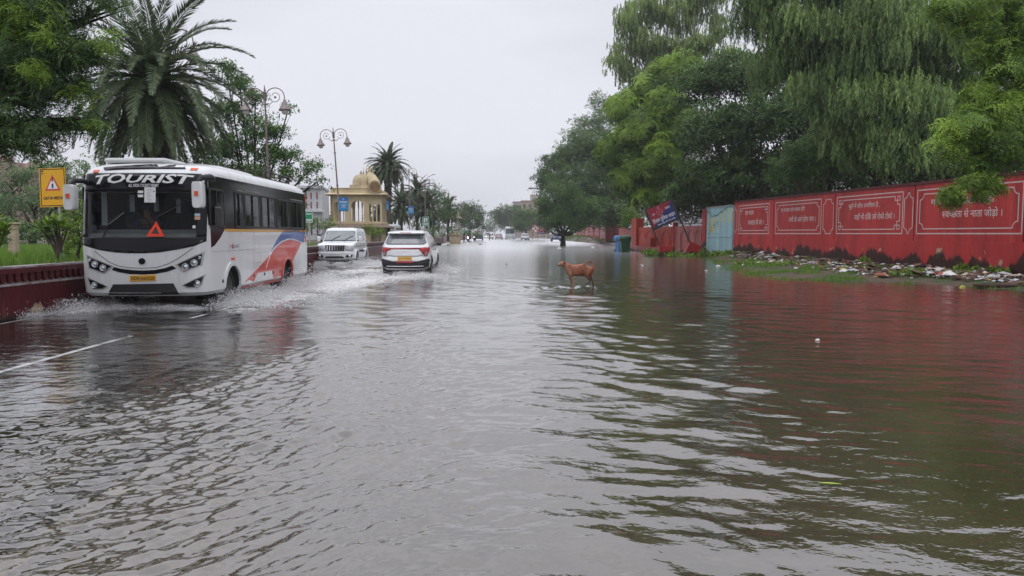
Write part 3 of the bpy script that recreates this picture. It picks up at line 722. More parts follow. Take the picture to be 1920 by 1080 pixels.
def vslab(mb, p, q, z0, z1, th, mi=0):
    """an upright slab between two ground points"""
    p = Vector((p[0], p[1], 0)); q = Vector((q[0], q[1], 0)); n = (q - p).normalized().cross(Vector((0, 0, 1))) * th / 2
    mb.add([p - n + Vector((0, 0, z0)), p + n + Vector((0, 0, z0)), q + n + Vector((0, 0, z0)), q - n + Vector((0, 0, z0)), p - n + Vector((0, 0, z1)), p + n + Vector((0, 0, z1)), q + n + Vector((0, 0, z1)), q - n + Vector((0, 0, z1))], [(0, 3, 2, 1), (4, 5, 6, 7), (0, 1, 5, 4), (2, 3, 7, 6), (1, 2, 6, 5), (3, 0, 4, 7)], mi)
pw = empty('pink_wall', P(1177, 455, 72).xy.to_3d(), 0, 'short faded pink wall with a bare plaster foot behind the two wheelie bins', 'wall')
o3 = pw.location
mb = MB(); p_, q_ = P(1162, 450, 76), P(1189, 450, 70); vslab(mb, (p_.x - o3.x, p_.y - o3.y), (q_.x - o3.x, q_.y - o3.y), .95, 2.05, .2); mb.build('upper_face', M['red_pink'], pw)
M['plaster'] = mat('bare_plaster', (.33, .27, .23), .8, var=.3, scale=2, dirt=(.05, .05, .04), dscale=2)
mb = MB(); vslab(mb, (p_.x - o3.x, p_.y - o3.y), (q_.x - o3.x, q_.y - o3.y), -.3, .95, .24); mb.build('plaster_foot', M['plaster'], pw)
tp = empty('tall_gate_post', P(1152, 450, 106).xy.to_3d(), 0, 'tall dark red gate structure with a painted panel, right of the distant slogan wall', 'gate')
mb = MB(); mb.box((-.9, 0, 2.4), (.9, 1.2, 5.6)); mb.build('side_pillar', M['red_far'], tp)
mb = MB(); mb.box((.75, .1, 4.1), (2.4, .9, 2.0)); mb.build('beam', M['maroon'], tp)
mb = MB(); mb.box((.75, .3, 1.6), (2.4, .3, 3.2)); mb.build('wall_panel', M['red_far'], tp)
mb = MB(); [mb.box((.7, .13, z), (w, .03, .05)) for z, w in ((2.9, 1.8), (2.75, 1.8), (2.2, .9), (1.9, 1.0), (1.6, .8), (.9, 1.8))]; mb.build('painted_lines', M['wall_white'], tp)
fw = empty('distant_wall', Vector((13.9, 109, 0)), 0, 'distant faded red slogan wall behind the leaning flooded tree', 'wall')
nf = 7
for i in range(nf):
    x0, y0 = 1.3 * i / nf, 71 * i / nf; x1, y1 = 1.3 * (i + 1) / nf, 71 * (i + 1) / nf
    mb = MB(); vslab(mb, (x0, y0 + .15), (x1, y1 - .15), .4, 3.25, .25); o = mb.build('wall_panel', M['red_far'] if i % 3 else M['red_pink'], fw)
    mb = MB()
    for z in (2.9, 2.72, 1.55, 1.4): vslab(mb, (x0 - .15, y0 + 1.2), (x1 - .15, y1 - 1.2), z, z + .07, .02)
    for z in (2.35, 1.95): vslab(mb, (x0 - .15, y0 + 3.2), (x1 - .15, y1 - 3), z, z + .2, .02)
    mb.build('painted_lines', M['wall_white'], o)
    mb = MB(); mb.box((x0, y0, 1.8), (.4, .3, 3.2)); mb.build('pier', M['red_far'], fw)
# stone kerb and pale kerb of the far verge
M['stone'] = mat('kerb_stone', (.30, .27, .25), .8, var=.3, scale=3)
mb = MB(); pts = [G(1065, 452), G(1090, 453), G(1112, 455.2), G(1130, 457.5), G(1158, 460.2)]
for p, q in zip(pts, pts[1:]):
    n = max(1, int((q - p).length / 2))
    for i in range(n): c = p.lerp(q, (i + .5) / n); mb.box(c + Vector((0, 0, .08)), (.5, 1.5, random.uniform(.2, .38)), Euler((0, 0, random.uniform(-.3, .3))), bev=.05)
tag(mb.build('stone_kerb', M['stone']), kind='structure')

# ================================================================ LEFT PARAPET
PW0 = Vector((wall_left(0), 0, 0))
def lmap(u, z, e=0.): return Vector((wall_left(u) + e, u, z)) - PW0
par = empty('parapet_wall', PW0, 0, 'low maroon roadside parapet with a carved scalloped band, left of the bus', 'wall')
LT = .92
def lslab(name, u0, u1, z0, z1, e0, e1, m, parent):
    mb = MB(); n = max(1, int((u1 - u0) / 6))
    for i in range(n):
        a, b = u0 + (u1 - u0) * i / n, u0 + (u1 - u0) * (i + 1) / n
        mb.prism([(a, z0), (b, z0), (b, z1), (a, z1)], lmap, e0, e1)
    return mb.build(name, m, parent)
M['wet_cap'] = mat('wet_stone_cap', (.32, .28, .28), .25, var=.4, scale=3, dirt=(.12, .03, .03), dscale=2, dpos=(.5, .7))
M['band_pale'] = mat('pale_band', (.40, .34, .34), .5, var=.25, scale=5, dirt=(.12, .03, .03), dscale=3)
M['parapet_far'] = mat('parapet_pale_pink', (.36, .24, .24), .6, var=.25, scale=1.5)  # paler pink than the near maroon parapet
lslab('base', -6, 70, -.3, .60, -.25, 0, M['maroon'], par); lslab('scallop_band', -6, 70, .60, .80, -.25, -.05, M['band_pale'], par)
lslab('top_rail', -6, 70, .80, LT - .03, -.30, .05, M['maroon'], par); lslab('cap', -6, 70, LT - .03, LT, -.32, .02, M['wet_cap'], par); lslab('lower_rail', -6, 70, .585, .625, -.2, .03, M['band_pale'], par)
mb = MB()
for i in range(330):
    u = 4 + i * .2; r = .065
    mb.prism([(u - r, .80), (u - r, .72)] + [(u - r * cos(q), .72 - .085 * sin(q)) for q in np.linspace(0.3, pi - .3, 5)] + [(u + r, .72), (u + r, .80)], lmap, -.05, .015)
mb.build('scallops', M['maroon'], par)
par2 = empty('pale_parapet', PW0, 0, 'pale pink parapet with small balusters running on past the white hatchback', 'wall')
lslab('base', 70.3, 112, -.3, .62, -.25, 0, M['parapet_far'], par2); lslab('cap', 70.3, 112, .80, .95, -.32, .05, M['wet_cap'], par2); lslab('recess', 70.3, 112, .62, .80, -.2, -.08, M['maroon'], par2)
mb = MB()
for i in range(100): mb.prism([(70.6 + i * .41, .0), (70.8 + i * .41, .0), (70.8 + i * .41, .80), (70.6 + i * .41, .80)], lmap, -.08, .03)
mb.build('balusters', M['parapet_far'], par2)
par3 = empty('distant_parapet', PW0, 0, 'far low parapet beyond the small yellow pavilion', 'wall')
lslab('base', 116, 260, -.3, .70, -.25, 0, M['parapet_far'], par3); lslab('cap', 116, 260, .70, .9, -.3, .05, M['wet_cap'], par3)
# ================================================================ VEHICLES
def near_solver(root, hull, rzv):
    ca, sa = cos(rzv), sin(rzv)
    def f(px, py):
        kx = (px - 960) / FPX; x, z = 0., 1.; d = root[1]
        for _ in range(8):
            q = hull.near(x, z); X = root[0] + x * ca - q.y * sa; d = root[1] + x * sa + q.y * ca
            pt = P(px, py, d); x += (pt.x - X) * .9; z = pt.z - root[2]
            w = hull.at(z)[2] - .004; x = max(-w, min(w, x))
        return (x, z)
    return f
def side_solver(root, hull, rzv, sg=1):
    ca, sa = cos(rzv), sin(rzv)
    def f(px, py):
        s, z = 1., 1.
        for _ in range(8):
            w = hull.at(z)[2] * sg
            X0 = root[0] + w * ca; Y0 = root[1] + w * sa; k = P(px, py, 1.0).x
            s = (X0 - k * Y0) / (k * ca + sa); pt = P(px, py, Y0 + s * ca); z = pt.z - root[2]
        return (s, z)
    return f
def wheel(name, x, y, z, r, wdt, parent, rim=True, sg=1):
    e = MB(); R = Matrix.Rotation(pi / 2, 3, 'Y')
    e.lathe([(r * .62, -wdt / 2), (r * .93, -wdt / 2), (r, -wdt * .36), (r, wdt * .36), (r * .93, wdt / 2), (r * .62, wdt / 2), (r * .62, -wdt / 2)], (x, y, z), 28, M=R)
    t = e.build(name, M['rubber'], parent)
    if rim:
        q = MB(); o = sg * wdt / 2
        q.lathe([(0.001, o * .75), (r * .16, o * .85), (r * .2, o * .5), (r * .5, o * .35), (r * .60, o * .95), (r * .63, o * .95), (r * .63, -o)], (x, y, z), 24, M=R)
        q.build('rim', M['rim'], t)
    return t

# ---------------------------------------------------------------- tourist bus
BR = Vector((-7.30, 14.6, 0.0))
bus = empty('tourist_bus', BR, ROAD, 'white tourist bus with blue and red swoosh ploughing through the flood water', 'bus')
BH = Hull([(.27, .10, 8.0, 1.17, .22, .1, .14, .03), (.34, .02, 8.06, 1.235, .24, .12, .16, .03), (.6, 0, 8.1, 1.25, .24, .12, .16, .03), (1.35, 0.0, 8.1, 1.25, .24, .12, .16, .03),
           (2.55, .10, 8.0, 1.235, .26, .14, .18, .03), (2.70, .14, 7.98, 1.225, .28, .16, .18, .03), (2.80, .24, 7.93, 1.19, .30, .2, .2, .03), (2.88, .42, 7.8, 1.10, .34, .25, .22, .03), (2.93, .75, 7.5, .95, .4, .3, .25, .03), (2.945, 1.2, 7.2, .7, .4, .3, .2, .03)])
bf = near_solver(BR, BH, ROAD); bs = side_solver(BR, BH, ROAD)
def Z2(x, y): return (130 + x / 3.375, 280 + y / 3.375)
def Z5(x, y): return (150 + x / 7.68, 440 + y / 7.68)
def Z1(x, y): return (150 + x / 6.352, 290 + y / 6.352)
def Zs(x, y): return (380 + x / 6., 290 + y / 6.)
def Zt(x, y): return (380 + x / 6.75, 440 + y / 6.75)
FQ = lambda z, pts: [bf(*z(*p)) for p in pts]
SQ = lambda z, pts: [bs(*z(*p)) for p in pts]
cuts = []
cav = MB(); cav.box((0, 4.2, 1.80), (2.36, 7.3, 1.84), mi=1); cuts.append(cav)
ws = MB(); ws.box((0, .2, 2.0), (2.16, 1.4, 1.16), mi=0); cuts.append(ws)
WIN = [(.36, 1.20), (1.88, 2.40), (2.50, 3.60), (3.72, 4.85), (4.97, 6.05), (6.17, 7.55)]
for y0, y1 in WIN:
    c = MB(); c.box((0, (y0 + y1) / 2, 2.03), (4, y1 - y0 - .04, .72)); cuts.append(c)
for yy in (1.62, 5.85):
    for sg in (-1, 1):
        cuts.append(cyl_x(sg * .85, sg * 1.5, yy, .34, .49, mi=1))
body = BH.mesh('body', [M['white_paint'], M['cavity']], bus, sub=.15, cuts=cuts)
near_f, side_f = BH.near, BH.side(1)
BLK, WHT = M['black_gloss'], M['white_paint']
# front mask around the windscreen
lo = FQ(Z5, [(60, 140), (150, 185), (300, 225), (500, 255), (700, 268), (920, 268), (1150, 255), (1400, 215), (1650, 165), (1892, 92)])
ww = 1.222
lo[0] = (-ww, lo[0][1]); lo[-1] = (ww, lo[-1][1])
decal('front_mask', [lo + [(ww, 1.43), (-ww, 1.43)], [(-ww, 1.43), (-1.08, 1.43), (-1.08, 2.32), (-ww, 2.32)], [(1.08, 1.43), (ww, 1.43), (ww, 2.32), (1.08, 2.32)], [(-ww, 2.32), (ww, 2.32), (ww * .985, 2.685), (-ww * .985, 2.685)]], near_f, BLK, bus, 0, .006, .1, True)
decal('windscreen', [(-1.08, 1.43), (1.08, 1.43), (1.08, 2.32), (-1.08, 2.32)], near_f, M['windscreen'], bus, -.004, .004, .12, True)
decal('roof_visor', FQ(Z1, [(287, 150), (560, 128), (900, 112), (1300, 112), (1260, 168), (900, 166), (560, 172), (300, 186)]), near_f, BLK, bus, 0, .02, .1, True)
for c_ in ((195, 195), (1362, 170)):
    x, z = bf(*Z1(*c_)); decal('marker_lamp', [(x - .055, z - .025), (x + .055, z - .025), (x + .055, z + .025), (x - .055, z + .025)], near_f, M['orange'], bus, 0, .025, None)
# lower front
def framed_lamp(outer, lamps, name):
    o = decal(name, outer, near_f, M['steel'], bus, 0, .012, .12)
    cx = sum(p[0] for p in outer) / len(outer); cz = sum(p[1] for p in outer) / len(outer)
    inn = [(cx + (p[0] - cx) * .86, cz + (p[1] - cz) * .80) for p in outer]
    decal('housing', inn, near_f, BLK, o, .012, .016, .12)
    for (lx, ly, r) in lamps:
        x, z = bf(*Z5(lx, ly)); q = near_f(x, z); mb = MB(); Rm = Matrix.Rotation(pi / 2, 3, 'X')
        mb.lathe([(r, 0), (r, .03), (r * .86, .032), (r * .7, .012), (r * .55, .022), (r * .3, .036), (.001, .042)], q, 20, M=Rm); mb.build('reflector', M['lamp_glass'], o)
framed_lamp(FQ(Z5, [(95, 288), (482, 455), (350, 562), (130, 480)]), [(222, 425, .062), (338, 478, .062), (145, 362, .035)], 'headlight')
framed_lamp(FQ(Z5, [(1372, 432), (1803, 237), (1765, 437), (1497, 540)]), [(1520, 462, .065), (1648, 405, .065), (1725, 330, .033)], 'headlight')
framed_lamp(FQ(Z5, [(115, 612), (400, 745), (330, 785), (195, 785), (150, 725)]), [(212, 728, .06)], 'fog_lamp')
framed_lamp(FQ(Z5, [(1472, 730), (1812, 568), (1760, 715), (1690, 765), (1545, 765)]), [(1690, 705, .065)], 'fog_lamp')
top = FQ(Z5, [(490, 465), (600, 492), (760, 510), (920, 515), (1080, 507), (1220, 482), (1328, 445)]); bot = FQ(Z5, [(1388, 488), (1250, 535), (1080, 566), (900, 575), (720, 568), (560, 540), (460, 508)])
decal('grille', top + bot, near_f, BLK, bus, 0, .006, .12)
decal('lower_intake', FQ(Z5, [(480, 715), (1345, 700), (1445, 862), (415, 868)]), near_f, M['black'], bus, 0, .012, .12)
mb = MB(); hl = FQ(Z5, [(210, 235), (320, 320), (430, 400), (560, 452), (720, 478), (900, 484), (1100, 472), (1270, 420), (1400, 350), (1520, 270), (1630, 188)])
mb.tube([near_f(x, z, .001) for x, z in hl], .006, 5); mb.build('hood_seam', M['black'], bus)
x, z = bf(*Z5(895, 382)); decal('emblem', disc(x, z, .062), near_f, BLK, bus, 0, .02, None); 
cr_ = FQ(Z5, [(400, 865), (470, 700), (1360, 675), (1460, 805), (1890, 790)])
pl = FQ(Z5, [(722, 590), (1090, 578), (1097, 662), (726, 672)])
plate = decal('number_plate', pl, near_f, M['yellow'], bus, .0, .02, None)
xs = [p[0] for p in pl]; zs = [p[1] for p in pl]
lettering('lettering', 'DD01AA9228', (min(xs) + .035, max(xs) - .02, min(zs) + .028, max(zs) - .03), near_f, M['ink'], plate, bold=.012, e0=None, e1=.024)
def arcq(u, w): return u, w
x0, z0 = bf(*Z1(180, 372)); x1, z1 = bf(*Z1(1368, 236))
def tq(u, w):  # the word rises and the letters swell to the right end
    return u, .03 + w * (.78 + .10 * sin(u * 9)) + .16 * sin(pi * u) * .9
lettering('lettering', 'TOURIST', (x0, x1, z0 + .02, z1 + .01), near_f, M['white'], bus, bold=.028, e0=None, e1=.012, step=.1, shear=.28, quad=tq)
x0, z0 = bf(*Z1(580, 385)); x1, z1 = bf(*Z1(940, 348)); lettering('lettering', 'ALL INDIA TOURIST PERMiT', (x0, x1, z0, z1), near_f, M['white'], bus, bold=.015, e0=None, e1=.012, step=.1)
def fdec(name, a, b, m, e=.012, par=None):
    (x0, z0), (x1, z1) = bf(*Z1(*a)), bf(*Z1(*b)); return decal(name, [(x0, z1), (x1, z1), (x1, z0), (x0, z0)], near_f, m, par or bus, .004, e, None)
pm = fdec('permit_sheet', (770, 388), (902, 570), M['white']); fdec('small_sticker', (692, 428), (755, 458), M['white']); fdec('small_sticker', (692, 475), (755, 507), M['white'])
M['print_grey'] = mat('print_grey', (.35, .36, .38), .6)
for i, yy in enumerate(range(410, 555, 18)):
    fdec('print_line', (800, yy), (870 - (i * 13) % 40, yy + 4), M['print_grey'], .014, pm)
fdec('print_mark', (876, 430), (890, 446), M['ink'], .014, pm)
fdec('door_sticker', (1368, 735), (1432, 775), mat('sticker_peach', (.65, .38, .22), .6)); fdec('small_sticker', (1368, 700), (1432, 732), mat('sticker_blue', (.45, .6, .68), .6)); fdec('small_sticker', (1343, 842), (1378, 877), M['white'])
# red warning triangle behind the glass
(xa, za), (xb, zb), (xc, zc) = bf(*Z1(795, 975)), bf(*Z1(1010, 975)), bf(*Z1(915, 795))
cx, cz = (xa + xb + xc) / 3, (za + zb + zc) / 3; T3 = [(xa, za), (xb, zb), (xc, zc)]; I3 = [(cx + (p[0] - cx) * .45, cz + (p[1] - cz) * .45) for p in T3]
mtri = mat('triangle_red', (.85, .06, .02), .35)
mb = MB()
for i in range(3):
    j = (i + 1) % 3; mb.prism([T3[i], T3[j], I3[j], I3[i]], lambda a, b, e: near_f(a, b, e), .006, .03)
mb.build('warning_triangle', mtri, bus)
# wipers
for pts in ([(285, 985), (350, 830), (430, 740), (545, 690)], [(900, 760), (1060, 680), (1255, 560)]):
    q = FQ(Z1, pts); mb = MB(); mb.tube([near_f(x, z, .035) for x, z in q], [.016, .014, .011, .008][:len(q)], 6)
    mb.build('wiper', M['black'], bus)
q = FQ(Z1, [(360, 830), (540, 690)]); mb = MB(); mb.tube([near_f(x, z, .05) for x, z in q], .006, 5); mb.build('wiper_blade', M['steel'], bus)
# mirrors
def mirror(pbox, arm, rad):
    (ax, ay), (bx, by) = pbox; a = P(ax, ay, 14.45) - BR; b = P(bx, by, 14.45) - BR; cxm = (a + b) / 2; w_, h_ = abs(b.x - a.x), abs(a.z - b.z)
    mb = MB(); vs = []; n = 20
    for dz_, sc_ in ((-.10, .75), (-.06, 1), (.07, 1), (.10, .85)):
        for j in range(n):
            t = 2 * pi * j / n; cx_, sx_ = cos(t), sin(t); ex = .35
            vs.append((cxm.x + w_ / 2 * sc_ * math.copysign(abs(cx_) ** ex, cx_), cxm.y + dz_, cxm.z + h_ / 2 * (.93 + .07 * sc_) * math.copysign(abs(sx_) ** ex, sx_)))
    fs = [(i * n + j, i * n + (j + 1) % n, (i + 1) * n + (j + 1) % n, (i + 1) * n + j) for i in range(3) for j in range(n)] + [tuple(range(n)), tuple(3 * n + j for j in range(n))]
    mb.add(vs, fs, 0, False); o = mb.build('mirror', WHT, bus)
    ar = MB(); ar.tube([P(*p) - BR for p in arm], rad, 8); ar.build('mirror_arm', M['black'], o)
    m2 = MB(); m2.box((cxm.x + .0, cxm.y - .105, cxm.z + .02), (.07, .02, .09)); m2.build('indicator', M['orange'], o)
mirror(((359.5, 340), (382, 390)), [(398, 336, 14.8), (393, 333, 14.6), (376, 333, 14.45), (371, 341, 14.42)], [.07, .075, .055, .04])
mirror(((121.5, 346), (145, 394)), [(170, 344, 14.9), (155, 339, 14.7), (140, 339, 14.5), (132, 347, 14.45)], [.06, .05, .05, .035])
# side
blk = [bs(395.5, 323)] + SQ(Zs, [(90, 178), (400, 236), (640, 306), (860, 362), (1115, 424)]) + SQ(Zs, [(1160, 815), (900, 806), (600, 790), (300, 772), (297, 850), (240, 905)]) + [bs(397, 458)]
blk = [(max(.43, p[0]), min(p[1], 2.69)) for p in blk]
bz0, bz1 = 1.655, 2.40
strips = []
# painted black band in pieces around the window openings
yb = .43; L_ = 8.0 - .14
strips.append([(yb, bz1), (L_, bz1), (L_, 2.67), (yb, 2.67)])
edges = [yb] + [v for w_ in WIN for v in w_] + [L_]
edges[1] = .43 if False else edges[1]
for a, b in zip(edges[2::2], edges[3::2]): strips.append([(a - .02, bz0), (b + .02, bz0), (b + .02, bz1), (a - .02, bz1)])
strips.append([(1.2, 1.60), (L_, 1.60), (L_, bz0), (1.2, bz0)])
strips.append([(yb, 1.22), (.62, 1.26), (.95, 1.42), (1.2, 1.58), (1.24, bz0 + .02), (yb, bz0 + .02)])
decal('side_mask', strips, side_f, BLK, bus, 0, .004, .25)
def strips_left(): return strips
decal('side_mask', strips, BH.side(-1), BLK, bus, 0, .004, .25)
M['frame_black'] = mat('frame_black', (.02, .02, .022), .35)
for sg, sf in ((1, side_f), (-1, BH.side(-1))):
    for i, (y0, y1) in enumerate(WIN):
        y0c = max(y0, .43)
        fr = MB()
        for r_ in (((y0c - .03, bz0 - .02), (y1 + .03, bz0 + .02)), ((y0c - .03, bz1 - .02), (y1 + .03, bz1 + .02)), ((y0c - .03, bz0), (y0c + .02, bz1)), ((y1 - .02, bz0), (y1 + .03, bz1)), (((y0 + y1) / 2 - .015, bz0), ((y0 + y1) / 2 + .015, bz1))):
            (u0, v0), (u1, v1) = r_; fr.prism([(u0, v0), (u1, v0), (u1, v1), (u0, v1)], sf, .0, .02)
        wn = fr.build('window', M['frame_black'], bus)
        decal('pane', [(y0c, bz0), (y1, bz0), (y1, bz1), (y0c, bz1)], sf, M['glass_dark'] if i else M['glass_clear'], wn, -.012, -.004, None)
for y0, y1, zz in ((2.0, 2.42, 2.44), (2.52, 3.6, 2.46), (6.3, 7.5, 2.44)):
    mb = MB(); mb.prism([(y0, zz), (y1, zz), (y1, zz + .025), (y0, zz + .025)], side_f, 0, .03); mb.build('rain_gutter', M['steel'], bus)
M['stripe'] = mat('stripe_orange', (.72, .36, .04), .35, coat=.4); M['sw_blue'] = mat('swoosh_blue', (.035, .10, .34), .28, coat=.5); M['sw_red'] = mat('swoosh_red', (.62, .045, .03), .28, coat=.5, dirt=(.5, .2, .16), dscale=1.4, dpos=(.5, .9))
decal('waist_stripe', [(1.22, 1.545), (7.93, 1.545), (7.93, 1.60), (1.22, 1.60)], side_f, M['stripe'], bus, 0, .005, .4)
yl = bs(*Z2(1360, 505))[0]
blu = SQ(Z2, [(1275, 652), (1290, 615), (1312, 575), (1338, 535), (1362, 508), (1495, 512), (1482, 590), (1462, 586), (1440, 576), (1415, 568), (1380, 566), (1345, 580), (1312, 605), (1290, 630)])
decal('swoosh', blu, side_f, M['sw_blue'], bus, 0, .005, .3)
red1 = SQ(Z2, [(1060, 884), (1130, 815), (1200, 745), (1255, 685), (1290, 638), (1318, 608), (1350, 586), (1385, 573), (1415, 574), (1440, 583), (1466, 595), (1445, 640), (1420, 690), (1402, 724)])
arch = arc2(5.85, .34, .50, .50, 38, 170, 12); red = red1 + [p for p in arch] + SQ(Z2, [(1342, 832), (1200, 862)])
decal('swoosh', red, side_f, M['sw_red'], bus, 0, .005, .3)
wl = SQ(Z2, [(1268, 670), (1288, 634), (1316, 604), (1348, 581), (1384, 568), (1416, 570), (1440, 578), (1464, 590)]); mb = MB()
mb.tube([side_f(a, b, .006) for a, b in wl], .012, 5); mb.tube([side_f(a, b, .006) for a, b in SQ(Z2, [(1268, 675), (1245, 745), (1222, 850)])], .010, 5); mb.build('pinstripe', M['white'], bus)
for yy in (1.62, 5.85):
    mb = MB(); a_ = arc2(yy, .34, .47, .47, -8, 188, 18); b_ = arc2(yy, .34, .56, .56, -8, 188, 18)
    for i in range(18): mb.prism([a_[i], a_[i + 1], b_[i + 1], b_[i]], side_f, -.02, .028)
    mb.build('wheel_arch', WHT if yy < 3 else M['sw_red'], bus)
    for sg in (-1, 1): wheel('wheel', sg * 1.0, yy, .36, .42, .27, bus, sg=sg)
mb = MB()
for a, b in (((.0, 0), (0, 0)),): pass
for y0, y1, zz in ((.45, 3.1, 1.13), (3.2, 4.05, 1.05), (3.2, 4.05, .80), (4.6, 5.35, .80)): mb.prism([(y0, zz), (y1, zz), (y1, zz + .008), (y0, zz + .008)], side_f, 0, .0035)
for yy in (2.2, 3.13): mb.prism([(yy, .3), (yy + .012, .3), (yy + .012, 1.54), (yy, 1.54)], side_f, 0, .0035)
mb.build('panel_seam', M['print_grey'], bus)
for yy in (1.0, 3.0, 3.8, 4.5, 5.1): mb = MB(); mb.prism([(yy, .47), (yy + .06, .47), (yy + .06, .54), (yy, .54)], side_f, 0, .012); mb.build('latch', M['black'], bus)
mb = MB(); mb.prism([(1.55, .93), (1.72, .93), (1.72, .98), (1.55, .98)], side_f, 0, .02); mb.build('side_marker', M['orange'], bus)
decal('side_marker', [(7.75, 1.25), (7.83, 1.25), (7.83, 1.42), (7.75, 1.42)], side_f, M['orange'], bus, 0, .015, None)
lettering('lettering', 'ST RLINER', (*[p for p in (bs(*Zt(345, 150))[0], bs(*Zt(460, 150))[0])], bs(*Zt(345, 168))[1], bs(*Zt(345, 128))[1]), side_f, M['print_grey'], bus, bold=.01, e0=None, e1=.006)
px_, pz_ = bs(*Zt(381, 143)); st = [(px_ + .05 * (1 if i % 2 == 0 else .42) * cos(pi / 2 + i * pi / 5) * 1.3, pz_ + .075 * (1 if i % 2 == 0 else .42) * sin(pi / 2 + i * pi / 5)) for i in range(10)]
decal('star', st, side_f, M['sw_red'], bus, 0, .006, None)
# door mirror blob, tail marker
mb = MB(); q = side_f(.72, 1.86, .05); mb.box(q, (.06, .34, .38), bev=.03); mb.build('door_mirror', M['black'], bus)
decal('side_marker', [(7.78, 2.45), (7.84, 2.45), (7.84, 2.62), (7.78, 2.62)], side_f, M['red_lens'], bus, 0, .03, None)
# roof hump, air unit and luggage rack
RH = Hull([(2.90, 1.2, 5.0, .92, .4, .6, .3, .1), (2.97, 1.35, 4.9, .88, .45, .7, .3, .1), (3.02, 1.7, 4.5, .75, .5, .6, .3, .1), (3.04, 2.2, 4.0, .5, .4, .5, .2, .1)])
RH.mesh('roof_hump', [WHT], bus, sub=.03)
mb = MB(); mb.box((-.35, 1.25, 2.985), (1.25, 1.1, .10), bev=.04); mb.build('roof_hatch', mat('hatch_grey', (.5, .51, .5), .5), bus)
mb = MB()
for x in (-.85, .85): mb.tube([(x, 5.1, 2.93), (x, 5.1, 3.14), (x, 7.6, 3.14), (x, 7.6, 2.93)], .018, 6)
for x in (-.85, .85): mb.tube([(x, 5.1, 3.04), (x, 7.6, 3.04)], .012, 6); [mb.tube([(x, y, 2.92), (x, y, 3.14)], .014, 6) for y in np.linspace(5.4, 7.4, 6)]
for y in np.linspace(5.1, 7.6, 9): mb.tube([(-.85, y, 2.98), (.85, y, 2.98)], .012, 6)
for y in (5.1, 7.6): mb.tube([(-.85, y, 3.14), (.85, y, 3.14)], .018, 6)
mb.build('luggage_rack', M['iron'], bus)
# inside: dashboard, steering wheel, seats, curtain
mb = MB(); mb.prism([(.12, 1.25), (.62, 1.25), (.62, 1.50), (.42, 1.58), (.14, 1.50)], lambda a, b, t: Vector((t, a + .08, b)), -1.12, 1.12); mb.build('dashboard', mat('dash_grey', (.34, .34, .33), .6, var=.2), bus)
mb = MB(); Rw = Euler((radians(-58), 0, 0)).to_matrix(); ring = [Vector((-.36, .82, 1.68)) + Rw @ Vector((.23 * cos(t), .23 * sin(t), 0)) for t in np.linspace(0, 2 * pi, 25)]
mb.tube(ring, .016, 6); mb.tube([(-.36, .82, 1.68), (-.36, .6, 1.45)], .03, 6); mb.tube([ring[0], ring[12]], .012, 5); mb.build('steering_wheel', M['black'], bus)
M['seat'] = mat('seat_cloth', (.035, .035, .05), .8)
for sy in (1.5, 2.6, 3.5, 4.4, 5.3, 6.2, 7.1):
    for sx in (-.8, -.38, .45, .87):
        if sy < 2 and sx > 0: continue
        mb = MB(); mb.box((sx, sy, 1.55), (.38, .14, .85), Euler((radians(-8), 0, 0)), bev=.05); mb.box((sx, sy - .22, 1.2), (.38, .45, .14), bev=.04); mb.build('seat', M['seat'], bus)
mb = MB()
for i in range(9): mb.tube([(1.05 - i * .03 * (i % 2), .75 + i * .05, 1.5), (1.05 - .02 * (i % 2), .75 + i * .05, 2.55)], .04, 6)
mb.build('curtain', mat('curtain', (.06, .06, .07), .9), bus)
mb = MB(); mb.box((0, 4, .55), (1.5, 7, .35)); mb.build('chassis', M['black'], bus)
